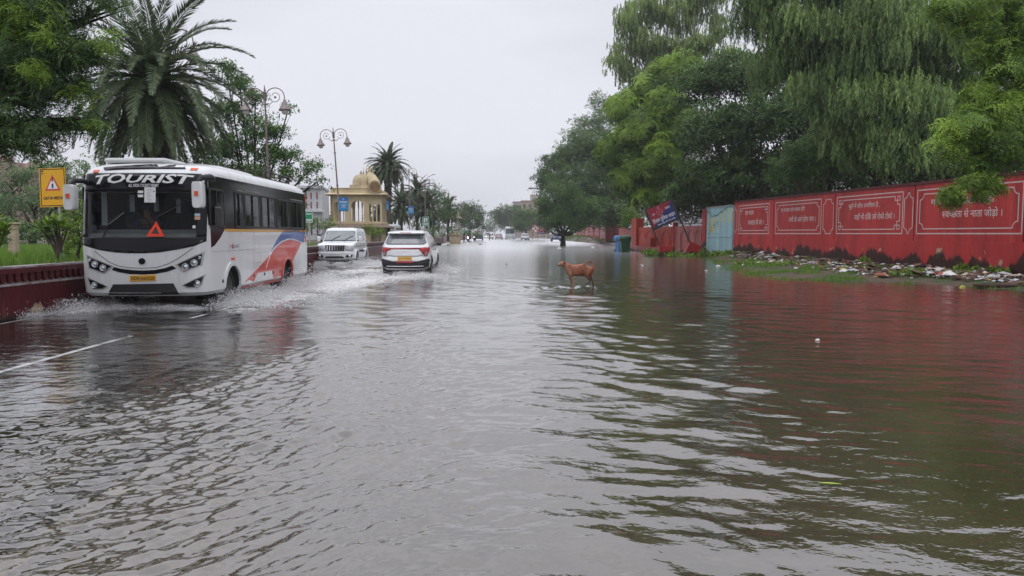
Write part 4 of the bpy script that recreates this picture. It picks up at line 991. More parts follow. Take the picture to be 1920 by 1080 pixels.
# driver: seated, both hands forward on the wheel
M['skin'] = mat('skin', (.20, .10, .065), .5); M['hair'] = mat('hair', (.012, .010, .010), .6)
def person(name, J, cloth, label, loc, rz=0., hold=None, parent=None):
    """J: joint dict in metres. One continuous skinned body, with shirt, trousers and hair as children"""
    e = empty(name, loc, rz, label, 'person')
    K = ['pel', 'sp', 'ch', 'nk', 'hd', 'tp', 'ls', 'le', 'lh', 'rs', 're', 'rh', 'lp', 'lk', 'lf', 'lt', 'rp', 'rk', 'rf', 'rt']
    R = dict(pel=(.13, .10), sp=(.13, .10), ch=(.16, .11), nk=(.055, .055), hd=(.08, .09), tp=(.07, .075), ls=(.06, .06), le=(.042, .042), lh=(.03, .03), rs=(.06, .06), re=(.042, .042), rh=(.03, .03), lp=(.085, .085), lk=(.06, .06), lf=(.04, .04), lt=(.035, .03), rp=(.085, .085), rk=(.06, .06), rf=(.04, .04), rt=(.035, .03))
    E_ = [('pel', 'sp'), ('sp', 'ch'), ('ch', 'nk'), ('nk', 'hd'), ('hd', 'tp'), ('ch', 'ls'), ('ls', 'le'), ('le', 'lh'), ('ch', 'rs'), ('rs', 're'), ('re', 'rh'), ('pel', 'lp'), ('lp', 'lk'), ('lk', 'lf'), ('lf', 'lt'), ('pel', 'rp'), ('rp', 'rk'), ('rk', 'rf'), ('rf', 'rt')]
    ix = {k: i for i, k in enumerate(K)}
    skin_body('body', [(J[k], R[k]) for k in K], [(ix[a], ix[b]) for a, b in E_], M['skin'], e)
    def part(nm, ks, es, m, g):
        q = {k: i for i, k in enumerate(ks)}; skin_body(nm, [(J[k], tuple(r + g for r in R[k])) for k in ks], [(q[a], q[b]) for a, b in es], m, e)
    part('shirt', ['sp', 'ch', 'pel', 'ls', 'le', 'rs', 're'], [('pel', 'sp'), ('sp', 'ch'), ('ch', 'ls'), ('ls', 'le'), ('ch', 'rs'), ('rs', 're')], cloth[0], .014)
    part('trousers', ['pel', 'lp', 'lk', 'lf', 'rp', 'rk', 'rf'], [('pel', 'lp'), ('lp', 'lk'), ('lk', 'lf'), ('pel', 'rp'), ('rp', 'rk'), ('rk', 'rf')], cloth[1], .012)
    h = Vector(J['tp']); mb = MB(); mb.lathe([(.001, .085), (.05, .078), (.085, .045), (.098, .0), (.09, -.06), (.07, -.09)], h + Vector((0, .015, -.02)), 16); mb.build('hair', M['hair'], e)
    return e
seat_J = dict(pel=(0, 0, 0), sp=(0, .0, .18), ch=(0, -.03, .38), nk=(0, -.05, .53), hd=(0, -.07, .64), tp=(0, -.07, .76), ls=(-.19, -.03, .45), le=(-.24, -.2, .25), lh=(-.2, -.43, .34), rs=(.19, -.03, .45), re=(.24, -.2, .25), rh=(.2, -.43, .34), lp=(-.1, -.05, -.02), lk=(-.12, -.42, .04), lf=(-.12, -.5, -.34), lt=(-.12, -.62, -.38), rp=(.1, -.05, -.02), rk=(.12, -.42, .04), rf=(.12, -.5, -.34), rt=(.12, -.62, -.38))
M['shirt_blue'] = mat('shirt_blue', (.05, .075, .16), .8); M['trousers'] = mat('trousers', (.03, .03, .035), .8)
Rb = Matrix.Rotation(ROAD, 4, 'Z')
person('person', seat_J, (M['shirt_blue'], M['trousers']), 'bus driver in a blue shirt holding the steering wheel behind the windscreen', BR + Rb @ Vector((-.36, 1.28, 1.32)), ROAD)

# ---------------------------------------------------------------- generic car pieces
def winset(root_e, hull, sg, polys, m, name='side_window', e=.012):
    f = hull.side(sg)
    for p in polys: decal(name, p, f, m, root_e, 0, e, .15)
M['car_white'] = mat('car_white', (.74, .75, .76), .22, coat=.7)
M['head_lens'] = mat('head_lens', (.50, .52, .54), .12, metal=.3, var=.3, scale=14, coat=.6)
M['glass_car'] = mat('glass_car', (.055, .065, .07), .04, coat=1.0, var=.35, scale=2.2)
def Z4(x, y): return (590 + x / 7.68, 410 + y / 7.68)

# ---- white jeep
JR = Vector((-8.32, 35.0, -.12))
jeep = empty('white_jeep', JR, ROAD, 'boxy white jeep driving towards the camera with a bow wave, behind the bus', 'jeep')
JH = Hull([(.36, .10, 4.0, .80, .15, .1, .08, .03), (.46, .0, 4.02, .87, .16, .12, .08, .03), (.72, .0, 4.02, .875, .16, .12, .08, .03), (.76, .12, 4.02, .87, .10, .12, .05, .03), (1.06, .16, 4.0, .86, .10, .12, .05, .03), (1.14, .26, 4.0, .85, .12, .12, .05, .03), (1.20, 1.18, 4.0, .84, .06, .12, .03, .03),
           (1.22, 1.22, 4.0, .835, .05, .12, .03, .03), (1.78, 1.55, 3.93, .74, .08, .12, .05, .03), (1.86, 1.66, 3.86, .71, .14, .16, .06, .03), (1.91, 1.9, 3.6, .60, .2, .2, .06, .03)])
cuts = [cyl_x(s * .62, s * 1.2, y, .42, .40, mi=1) for s in (-1, 1) for y in (.78, 3.25)]
JH.mesh('body', [M['car_white'], M['cavity']], jeep, sub=.12, cuts=cuts)
jf = near_solver(JR, JH, ROAD); jn = JH.near
JQ = lambda pts: [jf(*Z4(*p)) for p in pts]
decal('windscreen', [(-.77, 1.26), (.77, 1.26), (.69, 1.76), (-.69, 1.76)], jn, mat('jeep_screen', (.12, .15, .16), .05, coat=1.0, var=.25, scale=3), jeep, 0, .01, .12, True)
g = decal('grille', [(-.42, .80), (.42, .80), (.46, 1.08), (-.46, 1.08)], jn, M['black'], jeep, 0, .015, .2)
mb = MB()
for i in range(7): x = -.36 + i * .12; mb.prism([(x - .02, .83), (x + .02, .83), (x + .022, 1.05), (x - .022, 1.05)], jn, .015, .045)
mb.build('grille_slats', M['chrome'], g)
for s in (-1, 1):
    hp = [(s * .47, .84), (s * .84, .80), (s * .84, 1.07), (s * .47, 1.09)]
    decal('headlight', hp if s > 0 else hp[::-1], jn, M['head_lens'], jeep, 0, .03, .15, True)
    fp_ = [(s * .50, .50), (s * .80, .50), (s * .84, .64), (s * .56, .62)]; fl = decal('fog_lamp', fp_, jn, M['black'], jeep, 0, .012, .2)
    mb = MB(); mb.lathe([(.06, 0), (.06, .03), (.001, .045)], jn(s * .70, .565), 14, M=Matrix.Rotation(pi / 2, 3, 'X')); mb.build('reflector', M['lamp_glass'], fl)
    mb = MB(); mb.box((s * 1.0, 1.22, 1.36), (.17, .10, .26), bev=.04); o = mb.build('mirror', M['car_white'], jeep); mb = MB(); mb.tube([(s * .84, 1.2, 1.28), (s * .95, 1.22, 1.28)], .03, 6); mb.build('mirror_arm', M['black'], o)
    winset(jeep, JH, s, [[(1.62, 1.26), (2.28, 1.26), (2.28, 1.72), (1.80, 1.72)], [(2.40, 1.26), (3.05, 1.26), (3.05, 1.72), (2.40, 1.72)], [(3.17, 1.28), (3.80, 1.28), (3.76, 1.70), (3.17, 1.70)]], M['glass_car'])
    for y in (.78, 3.25):
        mb = MB(); a_ = arc2(y, .42, .39, .39, 0, 180, 14); b_ = arc2(y, .42, .50, .47, 0, 180, 14)
        for i in range(14): mb.prism([a_[i], a_[i + 1], b_[i + 1], b_[i]], JH.side(s), -.02, .07)
        mb.build('wheel_arch', M['car_white'], jeep); wheel('wheel', s * .76, y, .38, .36, .22, jeep, sg=s)
    mb = MB(); mb.box((s * .60, 2.6, 1.95), (.05, 1.5, .03)); mb.box((s * .60, 1.9, 1.92), (.05, .06, .06)); mb.box((s * .6, 3.3, 1.92), (.05, .06, .06)); mb.build('roof_rail', M['steel'], jeep)
    mb = MB(); mb.prism([(.3, 1.0), (3.9, 1.0), (3.9, 1.025), (.3, 1.025)], JH.side(s), 0, .012); mb.prism([(2.33, .55), (2.345, .55), (2.345, 1.7), (2.33, 1.7)], JH.side(s), 0, .006); mb.prism([(1.35, .6), (1.365, .6), (1.365, 1.2), (1.35, 1.2)], JH.side(s), 0, .006); mb.prism([(3.1, .7), (3.115, .7), (3.115, 1.7), (3.1, 1.7)], JH.side(s), 0, .006)
    mb.build('side_moulding', M['black'], jeep)
    for u in (1.9, 2.8): mb = MB(); mb.prism([(u, 1.08), (u + .2, 1.08), (u + .2, 1.12), (u, 1.12)], JH.side(s), 0, .03); mb.build('door_handle', M['black'], jeep)
sq = [(1.45 + .085 * i, .76 + .07 * sin(i * 1.9) + .03 * sin(i * 4.3)) for i in range(19)]
mb = MB(); mb.tube([JH.side(1)(a, b, .008) for a, b in sq], .012, 5); mb.tube([JH.side(1)(a + .03, b * .8 + .2, .008) for a, b in sq[3:14]], .008, 5); mb.build('door_script', M['ink'], jeep)
decal('lower_intake', [(-.46, .47), (.46, .47), (.38, .56), (-.38, .56)], jn, M['black'], jeep, 0, .01, .2)
o = decal('number_plate', [(-.27, .585), (.27, .585), (.27, .68), (-.27, .68)], jn, M['white'], jeep, 0, .02, None); lettering('lettering', 'RJ20UA1185', (-.24, .24, .605, .662), jn, M['ink'], o, bold=.01, e0=None, e1=.023)
for x in (-.42, .20):
    mb = MB(); mb.tube([jn(x, 1.25, .02), jn(x + .12, 1.36, .025), jn(x + .42, 1.52, .03)], .014, 5); mb.build('wiper', M['black'], jeep)
mb = MB(); mb.box((0, .25, .35), (1.3, .3, .2)); mb.build('underside', M['black'], jeep)

# ---- white hatchback driving away
KR = Vector((-3.84, 26.75, -.05))
kia = empty('white_hatchback', KR, ROAD, 'white people carrier driving away with red light bar and yellow number plate', 'car')
KH = Hull([(.24, .16, 4.4, .74, .2, .2, .10, .1), (.34, .04, 4.5, .85, .22, .3, .12, .15), (.50, .0, 4.54, .885, .24, .35, .12, .2), (.66, .02, 4.54, .89, .26, .4, .12, .25), (.72, .06, 4.52, .88, .24, .4, .12, .25), (.86, .05, 4.5, .885, .24, .4, .12, .25), (1.05, .10, 4.35, .87, .22, .4, .12, .3),
           (1.10, .15, 3.75, .855, .2, .5, .12, .3), (1.13, .18, 3.4, .84, .2, .4, .12, .25), (1.53, .48, 2.7, .69, .2, .3, .12, .2), (1.56, .28, 2.6, .68, .12, .3, .10, .2), (1.61, .32, 2.5, .665, .14, .3, .10, .2), (1.655, .7, 2.2, .60, .2, .3, .12, .2), (1.67, 1.1, 1.9, .45, .2, .2, .1, .1)])
cuts = [cyl_x(s * .62, s * 1.2, y, .34, .385, mi=1) for s in (-1, 1) for y in (.90, 3.65)]
KH.mesh('body', [M['car_white'], M['cavity']], kia, sub=.08, cuts=cuts)
kf = near_solver(KR, KH, ROAD); kn = KH.near
KQ = lambda pts: [kf(*Z4(*p)) for p in pts]
decal('rear_window', [(-.66, 1.155), (.66, 1.155), (.745, 1.22), (.66, 1.50), (.60, 1.52), (-.60, 1.52), (-.66, 1.50), (-.745, 1.22)], kn, mat('rear_glass', (.13, .14, .15), .06, coat=1.0, var=.3, scale=2.5), kia, 0, .008, .1, True)
decal('spoiler_lamp', [(-.2, 1.575), (.2, 1.575), (.2, 1.595), (-.2, 1.595)], kn, M['red_lens'], kia, 0, .01, None)
decal('light_bar', [(-.84, 1.03), (-.5, 1.0), (.5, 1.0), (.84, 1.03), (.84, 1.07), (.5, 1.045), (-.5, 1.045), (-.84, 1.07)], kn, M['red_lens'], kia, 0, .02, .12, True)
for s in (-1, 1):
    lp_ = [(s * .62, 1.0), (s * .84, 1.0), (s * .85, 1.07), (s * .855, .94), (s * .80, .77), (s * .68, .80)]
    tl = decal('tail_lamp', [(s * .50, 1.0), (s * .66, .91), (s * .69, .76), (s * .78, .74), (s * .86, .93), (s * .865, 1.06), (s * .6, 1.04)], kn, M['red_lens'], kia, 0, .03, .1, True)
    decal('clear_lens', [(s * .70, .78), (s * .775, .76), (s * .81, .87), (s * .72, .90)], kn, M['lamp_glass'], tl, .03, .038, .1)
    f = KH.side(s)
    winset(kia, KH, s, [[(.62, 1.17), (1.42, 1.15), (1.42, 1.50), (.86, 1.49)], [(1.50, 1.15), (2.35, 1.14), (2.35, 1.51), (1.50, 1.51)], [(2.42, 1.14), (3.15, 1.14), (2.80, 1.49), (2.42, 1.51)]], M['glass_car'])
    mb = MB(); mb.prism([(.4, 1.115), (3.3, 1.105), (3.3, 1.13), (.4, 1.145)], f, 0, .014); mb.build('window_trim', M['chrome'], kia)
    mb = MB(); mb.box((s * .99, 3.02, 1.14), (.20, .16, .15), bev=.05); o = mb.build('mirror', M['black'], kia); mb = MB(); mb.tube([(s * .84, 3.05, 1.1), (s * .93, 3.03, 1.12)], .03, 6); mb.build('mirror_arm', M['black'], o)
    mb = MB(); mb.tube([(s * .60, .75, 1.66), (s * .60, .9, 1.71), (s * .60, 2.3, 1.71), (s * .60, 2.45, 1.64)], .018, 6); mb.build('roof_rail', M['steel'], kia)
    for y in (.90, 3.65):
        wheel('wheel', s * .77, y, .33, .33, .22, kia, sg=s)
        mb = MB(); a_ = arc2(y, .34, .375, .375, -5, 185, 16); b_ = arc2(y, .34, .425, .425, -5, 185, 16)
        for i in range(16): mb.prism([a_[i], a_[i + 1], b_[i + 1], b_[i]], f, -.02, .01)
        mb.build('wheel_arch', M['black'], kia)
    for yy in (1.46, 2.42): 
        mb = MB(); mb.prism([(yy, .4), (yy + .012, .4), (yy + .012, 1.14), (yy, 1.14)], f, 0, .004); mb.prism([(yy + .1, .93), (yy + .32, .93), (yy + .32, .97), (yy + .1, .97)], f, 0, .035); mb.build('door_seam', M['print_grey'], kia)
decal('lower_bumper', [(-.60, .30), (.60, .30), (.84, .36), (.88, .62), (.82, .655), (.62, .60), (.45, .56), (-.45, .56), (-.62, .60), (-.82, .655), (-.88, .62), (-.84, .36)], kn, M['black'], kia, 0, .03, .1)
decal('reflector_bar', [(-.30, .51), (.30, .51), (.30, .565), (-.30, .565)], kn, mat('refl_red', (.42, .01, .015), .3, coat=.4), kia, .03, .042, .15)
mb = MB(); mb.tube([kn(x, .375 + .02 * (x * x), .035) for x in np.linspace(-.66, .66, 9)], .014, 6); mb.build('chrome_strip', M['chrome'], kia)
mb = MB(); mb.tube([kn(x, .755 + (.03 if abs(x) > .5 else 0) - .0 * x, .012) for x in np.linspace(-.64, .64, 15)], .012, 6); mb.build('tailgate_crease', M['print_grey'], kia)
mb = MB(); mb.tube([kn(-.67, .9, .001), kn(-.67, .78, .001)], .004, 4); mb.tube([kn(.67, .9, .001), kn(.67, .78, .001)], .004, 4); mb.tube([kn(-.67, .98, .001), kn(-.67, .7, .001), kn(.67, .7, .001), kn(.67, .98, .001)], .004, 4); mb.build('tailgate_seam', M['print_grey'], kia)
o = decal('number_plate', [(-.255, .60), (.255, .60), (.255, .72), (-.255, .72)], kn, M['yellow'], kia, 0, .03, None); lettering('lettering', 'RJ14TG8263', (-.23, .23, .625, .698), kn, M['ink'], o, bold=.012, e0=None, e1=.034)
mb = MB(); mb.prism([(.95, 1.655), (1.12, 1.655), (1.12, 1.66), (1.02, 1.74), (.97, 1.74)], lambda a, b, t: Vector((t, a, b)), -.02, .02); mb.build('antenna_fin', M['car_white'], kia)
mb = MB(); mb.box((0, .55, .28), (1.2, .6, .25)); mb.build('underside', M['black'], kia)
mb = MB(); mb.tube([kn(-.12, .93, .004), kn(.12, .93, .004)], .012, 5); mb.build('badge', M['chrome'], kia)
# ================================================================ DOG
def dogmat():
    m = bpy.data.materials.new('dog_coat'); nt, b = nodes(m); L = nt.links.new; N = nt.nodes.new
    tc = N('ShaderNodeTexCoord'); sp = N('ShaderNodeSeparateXYZ'); L(tc.outputs['Object'], sp.inputs[0])
    n = N('ShaderNodeTexNoise'); n.inputs['Scale'].default_value = 9; n.inputs['Detail'].default_value = 5; L(tc.outputs['Object'], n.inputs['Vector'])
    r = N('ShaderNodeValToRGB'); r.color_ramp.elements[0].color = (.14, .040, .017, 1); r.color_ramp.elements[1].color = (.30, .100, .040, 1); r.color_ramp.elements[0].position = .35; r.color_ramp.elements[1].position = .65; L(n.outputs['Fac'], r.inputs[0])
    def mt(op, a, c, cl=False):
        q = N('ShaderNodeMath'); q.operation = op; q.use_clamp = cl
        for i, v in enumerate((a, c)):
            if isinstance(v, (int, float)): q.inputs[i].default_value = v
            else: L(v, q.inputs[i])
        return q.outputs[0]
    def mix(f, a, c):
        x = N('ShaderNodeMix'); x.data_type = 'RGBA'; L(f, x.inputs['Factor']); L(a, x.inputs['A']); x.inputs['B'].default_value = (*c, 1); return x.outputs['Result']
    nn = mt('MULTIPLY', n.outputs['Fac'], .12)
    # pale throat, chest and muzzle; dark wet hind feet
    fr = mt('MULTIPLY', mt('SUBTRACT', mt('ADD', mt('MULTIPLY', sp.outputs['X'], -1.0), nn), mt('ADD', mt('MULTIPLY', sp.outputs['Z'], .55), -.075)), 16, True)
    c = mix(mt('MULTIPLY', fr, .7), r.outputs[0], (.38, .21, .12))
    dk = mt('MULTIPLY', mt('SUBTRACT', mt('ADD', sp.outputs['X'], nn), mt('ADD', mt('MULTIPLY', sp.outputs['Z'], 1.3), .02)), 9, True)
    c = mix(mt('MULTIPLY', dk, .85), c, (.035, .022, .022)); L(c, b.inputs['Base Color']); b.inputs['Roughness'].default_value = .6
    bp = N('ShaderNodeBump'); bp.inputs['Distance'].default_value = .004; n4 = N('ShaderNodeTexNoise'); n4.inputs['Scale'].default_value = 70; L(tc.outputs['Object'], n4.inputs['Vector']); L(n4.outputs['Fac'], bp.inputs['Height']); L(bp.outputs[0], b.inputs['Normal'])
    return m
dp = P(1020 + 700 / 12, 541.5, 20.8); dog = empty('dog', (dp.x, 20.8, 0), 0, 'tan street dog with a curled tail wading through the flood, head turned left', 'dog')
J = [((.13, 0, .448), (.112, .135)),      # 0 mid trunk (root)
     ((-.02, 0, .432), (.126, .172)), ((-.12, 0, .448), (.112, .160)), ((-.190, 0, .530), (.080, .098)), ((-.255, 0, .590), (.066, .074)), ((-.318, 0, .622), (.062, .064)), ((-.378, 0, .605), (.050, .050)), ((-.43, 0, .580), (.036, .032)), ((-.468, 0, .570), (.032, .028)),  # 1-8 chest..nose
     ((.27, 0, .474), (.098, .088)), ((.38, 0, .466), (.102, .094)), ((.455, 0, .51), (.055, .06)),   # 9-11 loin, hip, rump
     ((.475, 0, .575), (.024, .024)), ((.455, .01, .645), (.021, .021)), ((.40, .02, .678), (.019, .019)), ((.33, .03, .665), (.017, .017)), ((.295, .03, .62), (.014, .014)), ((.33, .03, .60), (.010, .010)),  # 12-17 tail
     ((-.10, -.075, .36), (.052, .062)), ((-.085, -.08, .235), (.034, .038)), ((-.055, -.08, .12), (.025, .026)), ((-.045, -.08, -.02), (.023, .025)), ((-.075, -.08, -.05), (.026, .018)),  # 18-22 front near
     ((-.12, .075, .36), (.05, .06)), ((-.115, .08, .235), (.032, .036)), ((-.10, .08, .12), (.024, .025)), ((-.095, .08, -.02), (.022, .024)), ((-.125, .08, -.05), (.025, .018)),  # 23-27 front far
     ((.36, -.07, .42), (.080, .115)), ((.29, -.085, .325), (.062, .074)), ((.37, -.085, .205), (.026, .030)), ((.395, -.085, .175), (.022, .024)), ((.29, -.085, .085), (.020, .021)), ((.262, -.085, .062), (.020, .016)),  # 28-33 lifted hind
     ((.41, .07, .42), (.080, .115)), ((.37, .08, .30), (.055, .068)), ((.455, .08, .19), (.026, .030)), ((.465, .08, .16), (.024, .026)), ((.485, .08, .02), (.022, .024)), ((.465, .08, -.03), (.025, .018))]  # 34-39 standing hind
Ed = [(0, 1), (1, 2), (2, 3), (3, 4), (4, 5), (5, 6), (6, 7), (7, 8), (0, 9), (9, 10), (10, 11), (11, 12), (12, 13), (13, 14), (14, 15), (15, 16), (16, 17), (1, 18), (18, 19), (19, 20), (20, 21), (21, 22), (1, 23), (23, 24), (24, 25), (25, 26), (26, 27), (10, 28), (28, 29), (29, 30), (30, 31), (31, 32), (32, 33), (10, 34), (34, 35), (35, 36), (36, 37), (37, 38), (38, 39)]
M['dog'] = dogmat(); sc_j = [1.22] * 4 + [1.2, 1.5, 1.3, 1.1, .98] + [1.22] * 3 + [1.3] * 6 + [1.15, 1.15, 1.1, 1.05, 1.0] * 2 + [1.12, 1.1, 1.15, 1.1, 1.0, 1.0] * 2
J = [((p[0], p[1], p[2]), (r[0] * k, r[1] * k)) for (p, r), k in zip(J, sc_j)]
skin_body('body', J, Ed, M['dog'], dog, sub=2, remesh=.011, smooth=9)
dog.scale = (1.07, 1.1, 1.07); M['dog_ear'] = mat('dog_ear', (.16, .035, .016), .7)
for s in (-1, 1):
    mb = MB(); c = Vector((-.305, s * .066, .672)); pts = [(-.02, .01, .012), (.03, .008, .010), (.055, .02, -.03), (.030, .03, -.085), (-.005, .028, -.065)]
    vs = [c + Vector((a, s * b, z)) for a, b, z in pts]; vi = [v + Vector((0, -s * .012, .004)) for v in vs]
    mb.add(vs + vi, [tuple(range(5)), tuple(range(9, 4, -1))] + [(i, (i + 1) % 5, 5 + (i + 1) % 5, 5 + i) for i in range(5)]); mb.build('ear', M['dog_ear'], dog)
    mb = MB(); mb.lathe([(.001, -.011), (.008, -.007), (.011, 0), (.008, .007), (.001, .011)], (-.372, s * .052, .642), 10); mb.build('eye', M['black_gloss'], dog)
mb = MB(); mb.lathe([(.001, -.016), (.012, -.010), (.016, 0), (.012, .010), (.001, .016)], (-.478, 0, .573), 10); mb.build('nose', M['black_gloss'], dog)

# ================================================================ STREET FURNITURE
M['lamp_pole'] = mat('lamp_pole', (.20, .15, .15), .5, metal=.3, var=.3, scale=2); M['lamp_head'] = mat('lamp_head', (.22, .18, .17), .45, metal=.4)
M['bulb'] = mat('bulb_glass', (.55, .52, .48), .25, coat=.5)
def lamp_arm(s, root, H):
    q = Vector((0, 0, H)); mb = MB(); c = Vector((s * .40, 0, H - .46)); r = .34
    path = [c + Vector((s * r * 1.05 * cos(t) * 1, 0, r * sin(t))) for t in np.linspace(radians(185), radians(0), 16)]
    path = [Vector((s * .05, 0, H - .62))] + path + [Vector((s * .757, 0, H - .60))]; mb.tube(path, .020, 6)
    mb.tube([c + Vector((s * .22 * (1 - k * .4) * cos(t), 0, .22 * (1 - k * .4) * sin(t))) for k, t in zip(np.linspace(0, 1, 14), np.linspace(radians(200), radians(520), 14))], .013, 5)
    mb.tube([Vector((s * .04, 0, H - .75)), Vector((s * .16, 0, H - .80)), Vector((s * .22, 0, H - .70)), Vector((s * .30, 0, H - .66))], .014, 5)
    mb.lathe([(.001, -.05), (.04, -.03), (.05, 0), (.04, .03), (.001, .05)], c + Vector((0, 0, -.02)), 10); a = mb.build('arm', M['lamp_pole'], root)
    hd = MB(); p = Vector((s * .757, 0, H - 1.0)); hd.lathe([(.001, .42), (.05, .41), (.06, .32), (.10, .31), (.11, .22), (.13, .18), (.20, .08), (.23, .03), (.23, 0), (.17, .02)], p, 18); h = hd.build('lamp_head', M['lamp_head'], a)
    g = MB(); g.lathe([(.13, .04), (.14, -.03), (.11, -.11), (.06, -.15), (.001, -.16)], p, 14); g.build('bulb', M['bulb'], h)
def lamp_post(px, d, H, lean=0.):
    x = P(px, 438, d).x; root = empty('street_lamp', (x, d, .70), ROAD); root.rotation_euler = (0, lean, ROAD)
    mb = MB(); mb.tube([(0, 0, 0), (0, 0, .8), (0, 0, .82), (0, 0, H * .55), (0, 0, H - .8), (0, 0, H - .15), (0, 0, H)], [.09, .09, .055, .045, .034, .028, .008], 10)
    for z, r in ((.82, .11), (H * .33, .07), (H * .52, .075), (H - 1.45, .07), (H - .75, .06), (H - .3, .05)): mb.lathe([(.03, -.05), (r, -.02), (r, .02), (.03, .05)], (0, 0, z), 10)
    mb.tube([(-.16, 0, H - .72), (.16, 0, H - .72)], .015, 5)
    mb.build('pole', M['lamp_pole'], root); lamp_arm(1, root, H); lamp_arm(-1, root, H); return root
lab = ['ornate double arm street lamp mostly hidden by the big date palm', 'ornate double arm street lamp rising through the thin leaved tree behind the bus', 'ornate leaning double arm street lamp with a blue banner in front of the yellow pavilion',
       'ornate double arm street lamp half hidden by the smaller date palm', 'ornate double arm street lamp above the palm grove, left of the forked light mast', 'distant double arm street lamp right of the palm grove', 'distant double arm street lamp above the small yellow pavilion', 'farthest visible double arm street lamp beside the round dark tree']
lamps = [(326, 22.8, 7.0, 0), (508.5, 29.7, 6.6, -.02), (641, 43, 6.85, -.06), (768, 76, 7.5, 0), (805.5, 97, 7.9, 0), (833, 124, 8.2, 0), (848, 152, 8.6, 0), (860, 185, 8.6, 0)]
for l_, a_ in zip(lab, lamps): r = lamp_post(*a_); tag(r, l_, 'street lamp', 'ornate street lamps along the parapet')
fm = empty('forked_light_mast', P(797.5, 438, 88) - Vector((0, 0, .8)), 0, 'tall grey light mast with two curved arms forming a fork above the palm grove', 'light mast')
mb = MB(); mb.tube([(0, 0, 0), (0, 0, 6.6)], [.09, .05], 8); mb.build('pole', M['lamp_pole'], fm)
for s in (-1, 1): mb = MB(); mb.tube([Vector((0, 0, 6.5)), Vector((s * .12, 0, 7.0)), Vector((s * .4, 0, 7.4)), Vector((s * .95, 0, 7.55 + s * .12))], .03, 6); mb.box((s * 1.05, 0, 7.56 + s * .12), (.4, .12, .06)); mb.build('arm', M['lamp_pole'], fm)
# banners hung on the lamps
M['ban_blue'] = mat('banner_blue', (.03, .12, .42), .4); M['ban_cyan'] = mat('banner_cyan', (.03, .30, .52), .4)
def banner(px0, px1, py0, py1, d, label, word=None):
    a, b = P(px0, py0, d), P(px1, py1, d); c = Vector(((a.x + b.x) / 2, d, b.z)); w, h = b.x - a.x, a.z - b.z; e = empty('hanging_banner', c, 0, label, 'banner', 'blue banners on the lamp posts')
    f = lambda x, z, t=0.: Vector((x, -t, z))
    mb = MB(); mb.box((0, 0, h / 2), (w, .03, h)); mb.build('board', M['ban_cyan'], e)
    mb = MB(); mb.prism([(-w / 2 + .02, h * .62), (w / 2 - .02, h * .62), (w / 2 - .02, h - .02), (-w / 2 + .02, h - .02)], f, .016, .02); mb.build('blue_field', M['ban_blue'], e); mb = MB(); mb.prism([(-w / 2 + .02, .02), (w / 2 - .02, .02), (w / 2 - .02, h * .08), (-w / 2 + .02, h * .08)], f, .016, .02); mb.build('footer_strip', M['ban_blue'], e)
    if word:
        lettering('lettering', word, (-w * .36, w * .38, h * .62, h * .76), f, M['white'], e, bold=.02, e0=None, e1=.024)
        decal('emblem', [(p[0], p[1]) for p in disc(0, h * .87, w * .09, 14)], f, M['print_grey'], e, .018, .024, None)
        decal('dark_box', [(-w * .3, h * .22), (w * .34, h * .22), (w * .34, h * .48), (-w * .3, h * .48)], f, M['ban_blue'], e, .014, .02, None)
        mb = MB(); [mb.prism([(-w * .24 + q, z), (w * .28 - q, z), (w * .28 - q, z + h * .03), (-w * .24 + q, z + h * .03)], f, .02, .025) for z, q in ((h * .42, 0), (h * .35, w * .08), (h * .26, 0))]; mb.build('print_lines', M['white'], e)
    mb = MB(); mb.box((0, .03, h + .02), (w * .9, .03, .03)); mb.box((0, .03, -.02), (w * .9, .03, .03)); mb.build('bracket', M['iron'], e)
banner(634.5, 653.5, 370.5, 395, 42.6, 'blue banner with white heading on the leaning lamp in front of the pavilion', 'Rakesh')
banner(765, 776, 387, 401, 75.5, 'small blue banner on the lamp post between the palms', 'Rakesh')
banner(722.5, 728.5, 377, 394, 70, 'narrow blue banner seen partly behind the trunk of the smaller date palm')
# signs
M['sign_yellow'] = mat('sign_yellow', (.78, .40, .01), .4, var=.05); M['sign_green'] = mat('sign_green', (.01, .26, .13), .4); M['post_grey'] = mat('post_grey', (.42, .42, .42), .5)
d_ = 20.0; a, b = P(73.5, 315, d_), P(126, 388, d_); c = Vector(((a.x + b.x) / 2 + .08, d_, .75)); gs = empty('warning_sign', c, 0, 'yellow square road sign reading gap in median, behind the parapet left of the bus', 'road sign')
w, h = (b.x - a.x), a.z - b.z; zb = b.z - .75; f = lambda x, z, t=0.: Vector((x - .08, -t, z + zb))
RT = lambda x, z, t=0.: f(x + .0 * z, z + .03 * x, t)
f_ = RT
mb = MB(); mb.prism([(-w / 2, 0), (w / 2, 0), (w / 2, h), (-w / 2, h)], f_, 0, .02); bd = mb.build('board', M['sign_yellow'], gs)
mb = MB(); k = .025
for r_ in ((-w / 2 + k, k, w / 2 - k, k + .02), (-w / 2 + k, h - k - .02, w / 2 - k, h - k), (-w / 2 + k, k, -w / 2 + k + .02, h - k), (w / 2 - k - .02, k, w / 2 - k, h - k)): mb.prism([(r_[0], r_[1]), (r_[2], r_[1]), (r_[2], r_[3]), (r_[0], r_[3])], f_, .02, .023)
mb.build('border', M['ink'], bd)
tz = h * .42; tri = [(-w * .29, tz), (w * .30, tz), (0, h * .83)]; mb = MB(); mb.prism(tri, f_, .02, .024); mb.build('red_triangle', M['sw_red'], bd)
cx, cz = 0, tz + (h * .83 - tz) / 3; mb = MB(); mb.prism([(cx + (x - cx) * .68, cz + (z - cz) * .68) for x, z in tri], f_, .024, .028); mb.build('white_field', M['white'], bd)
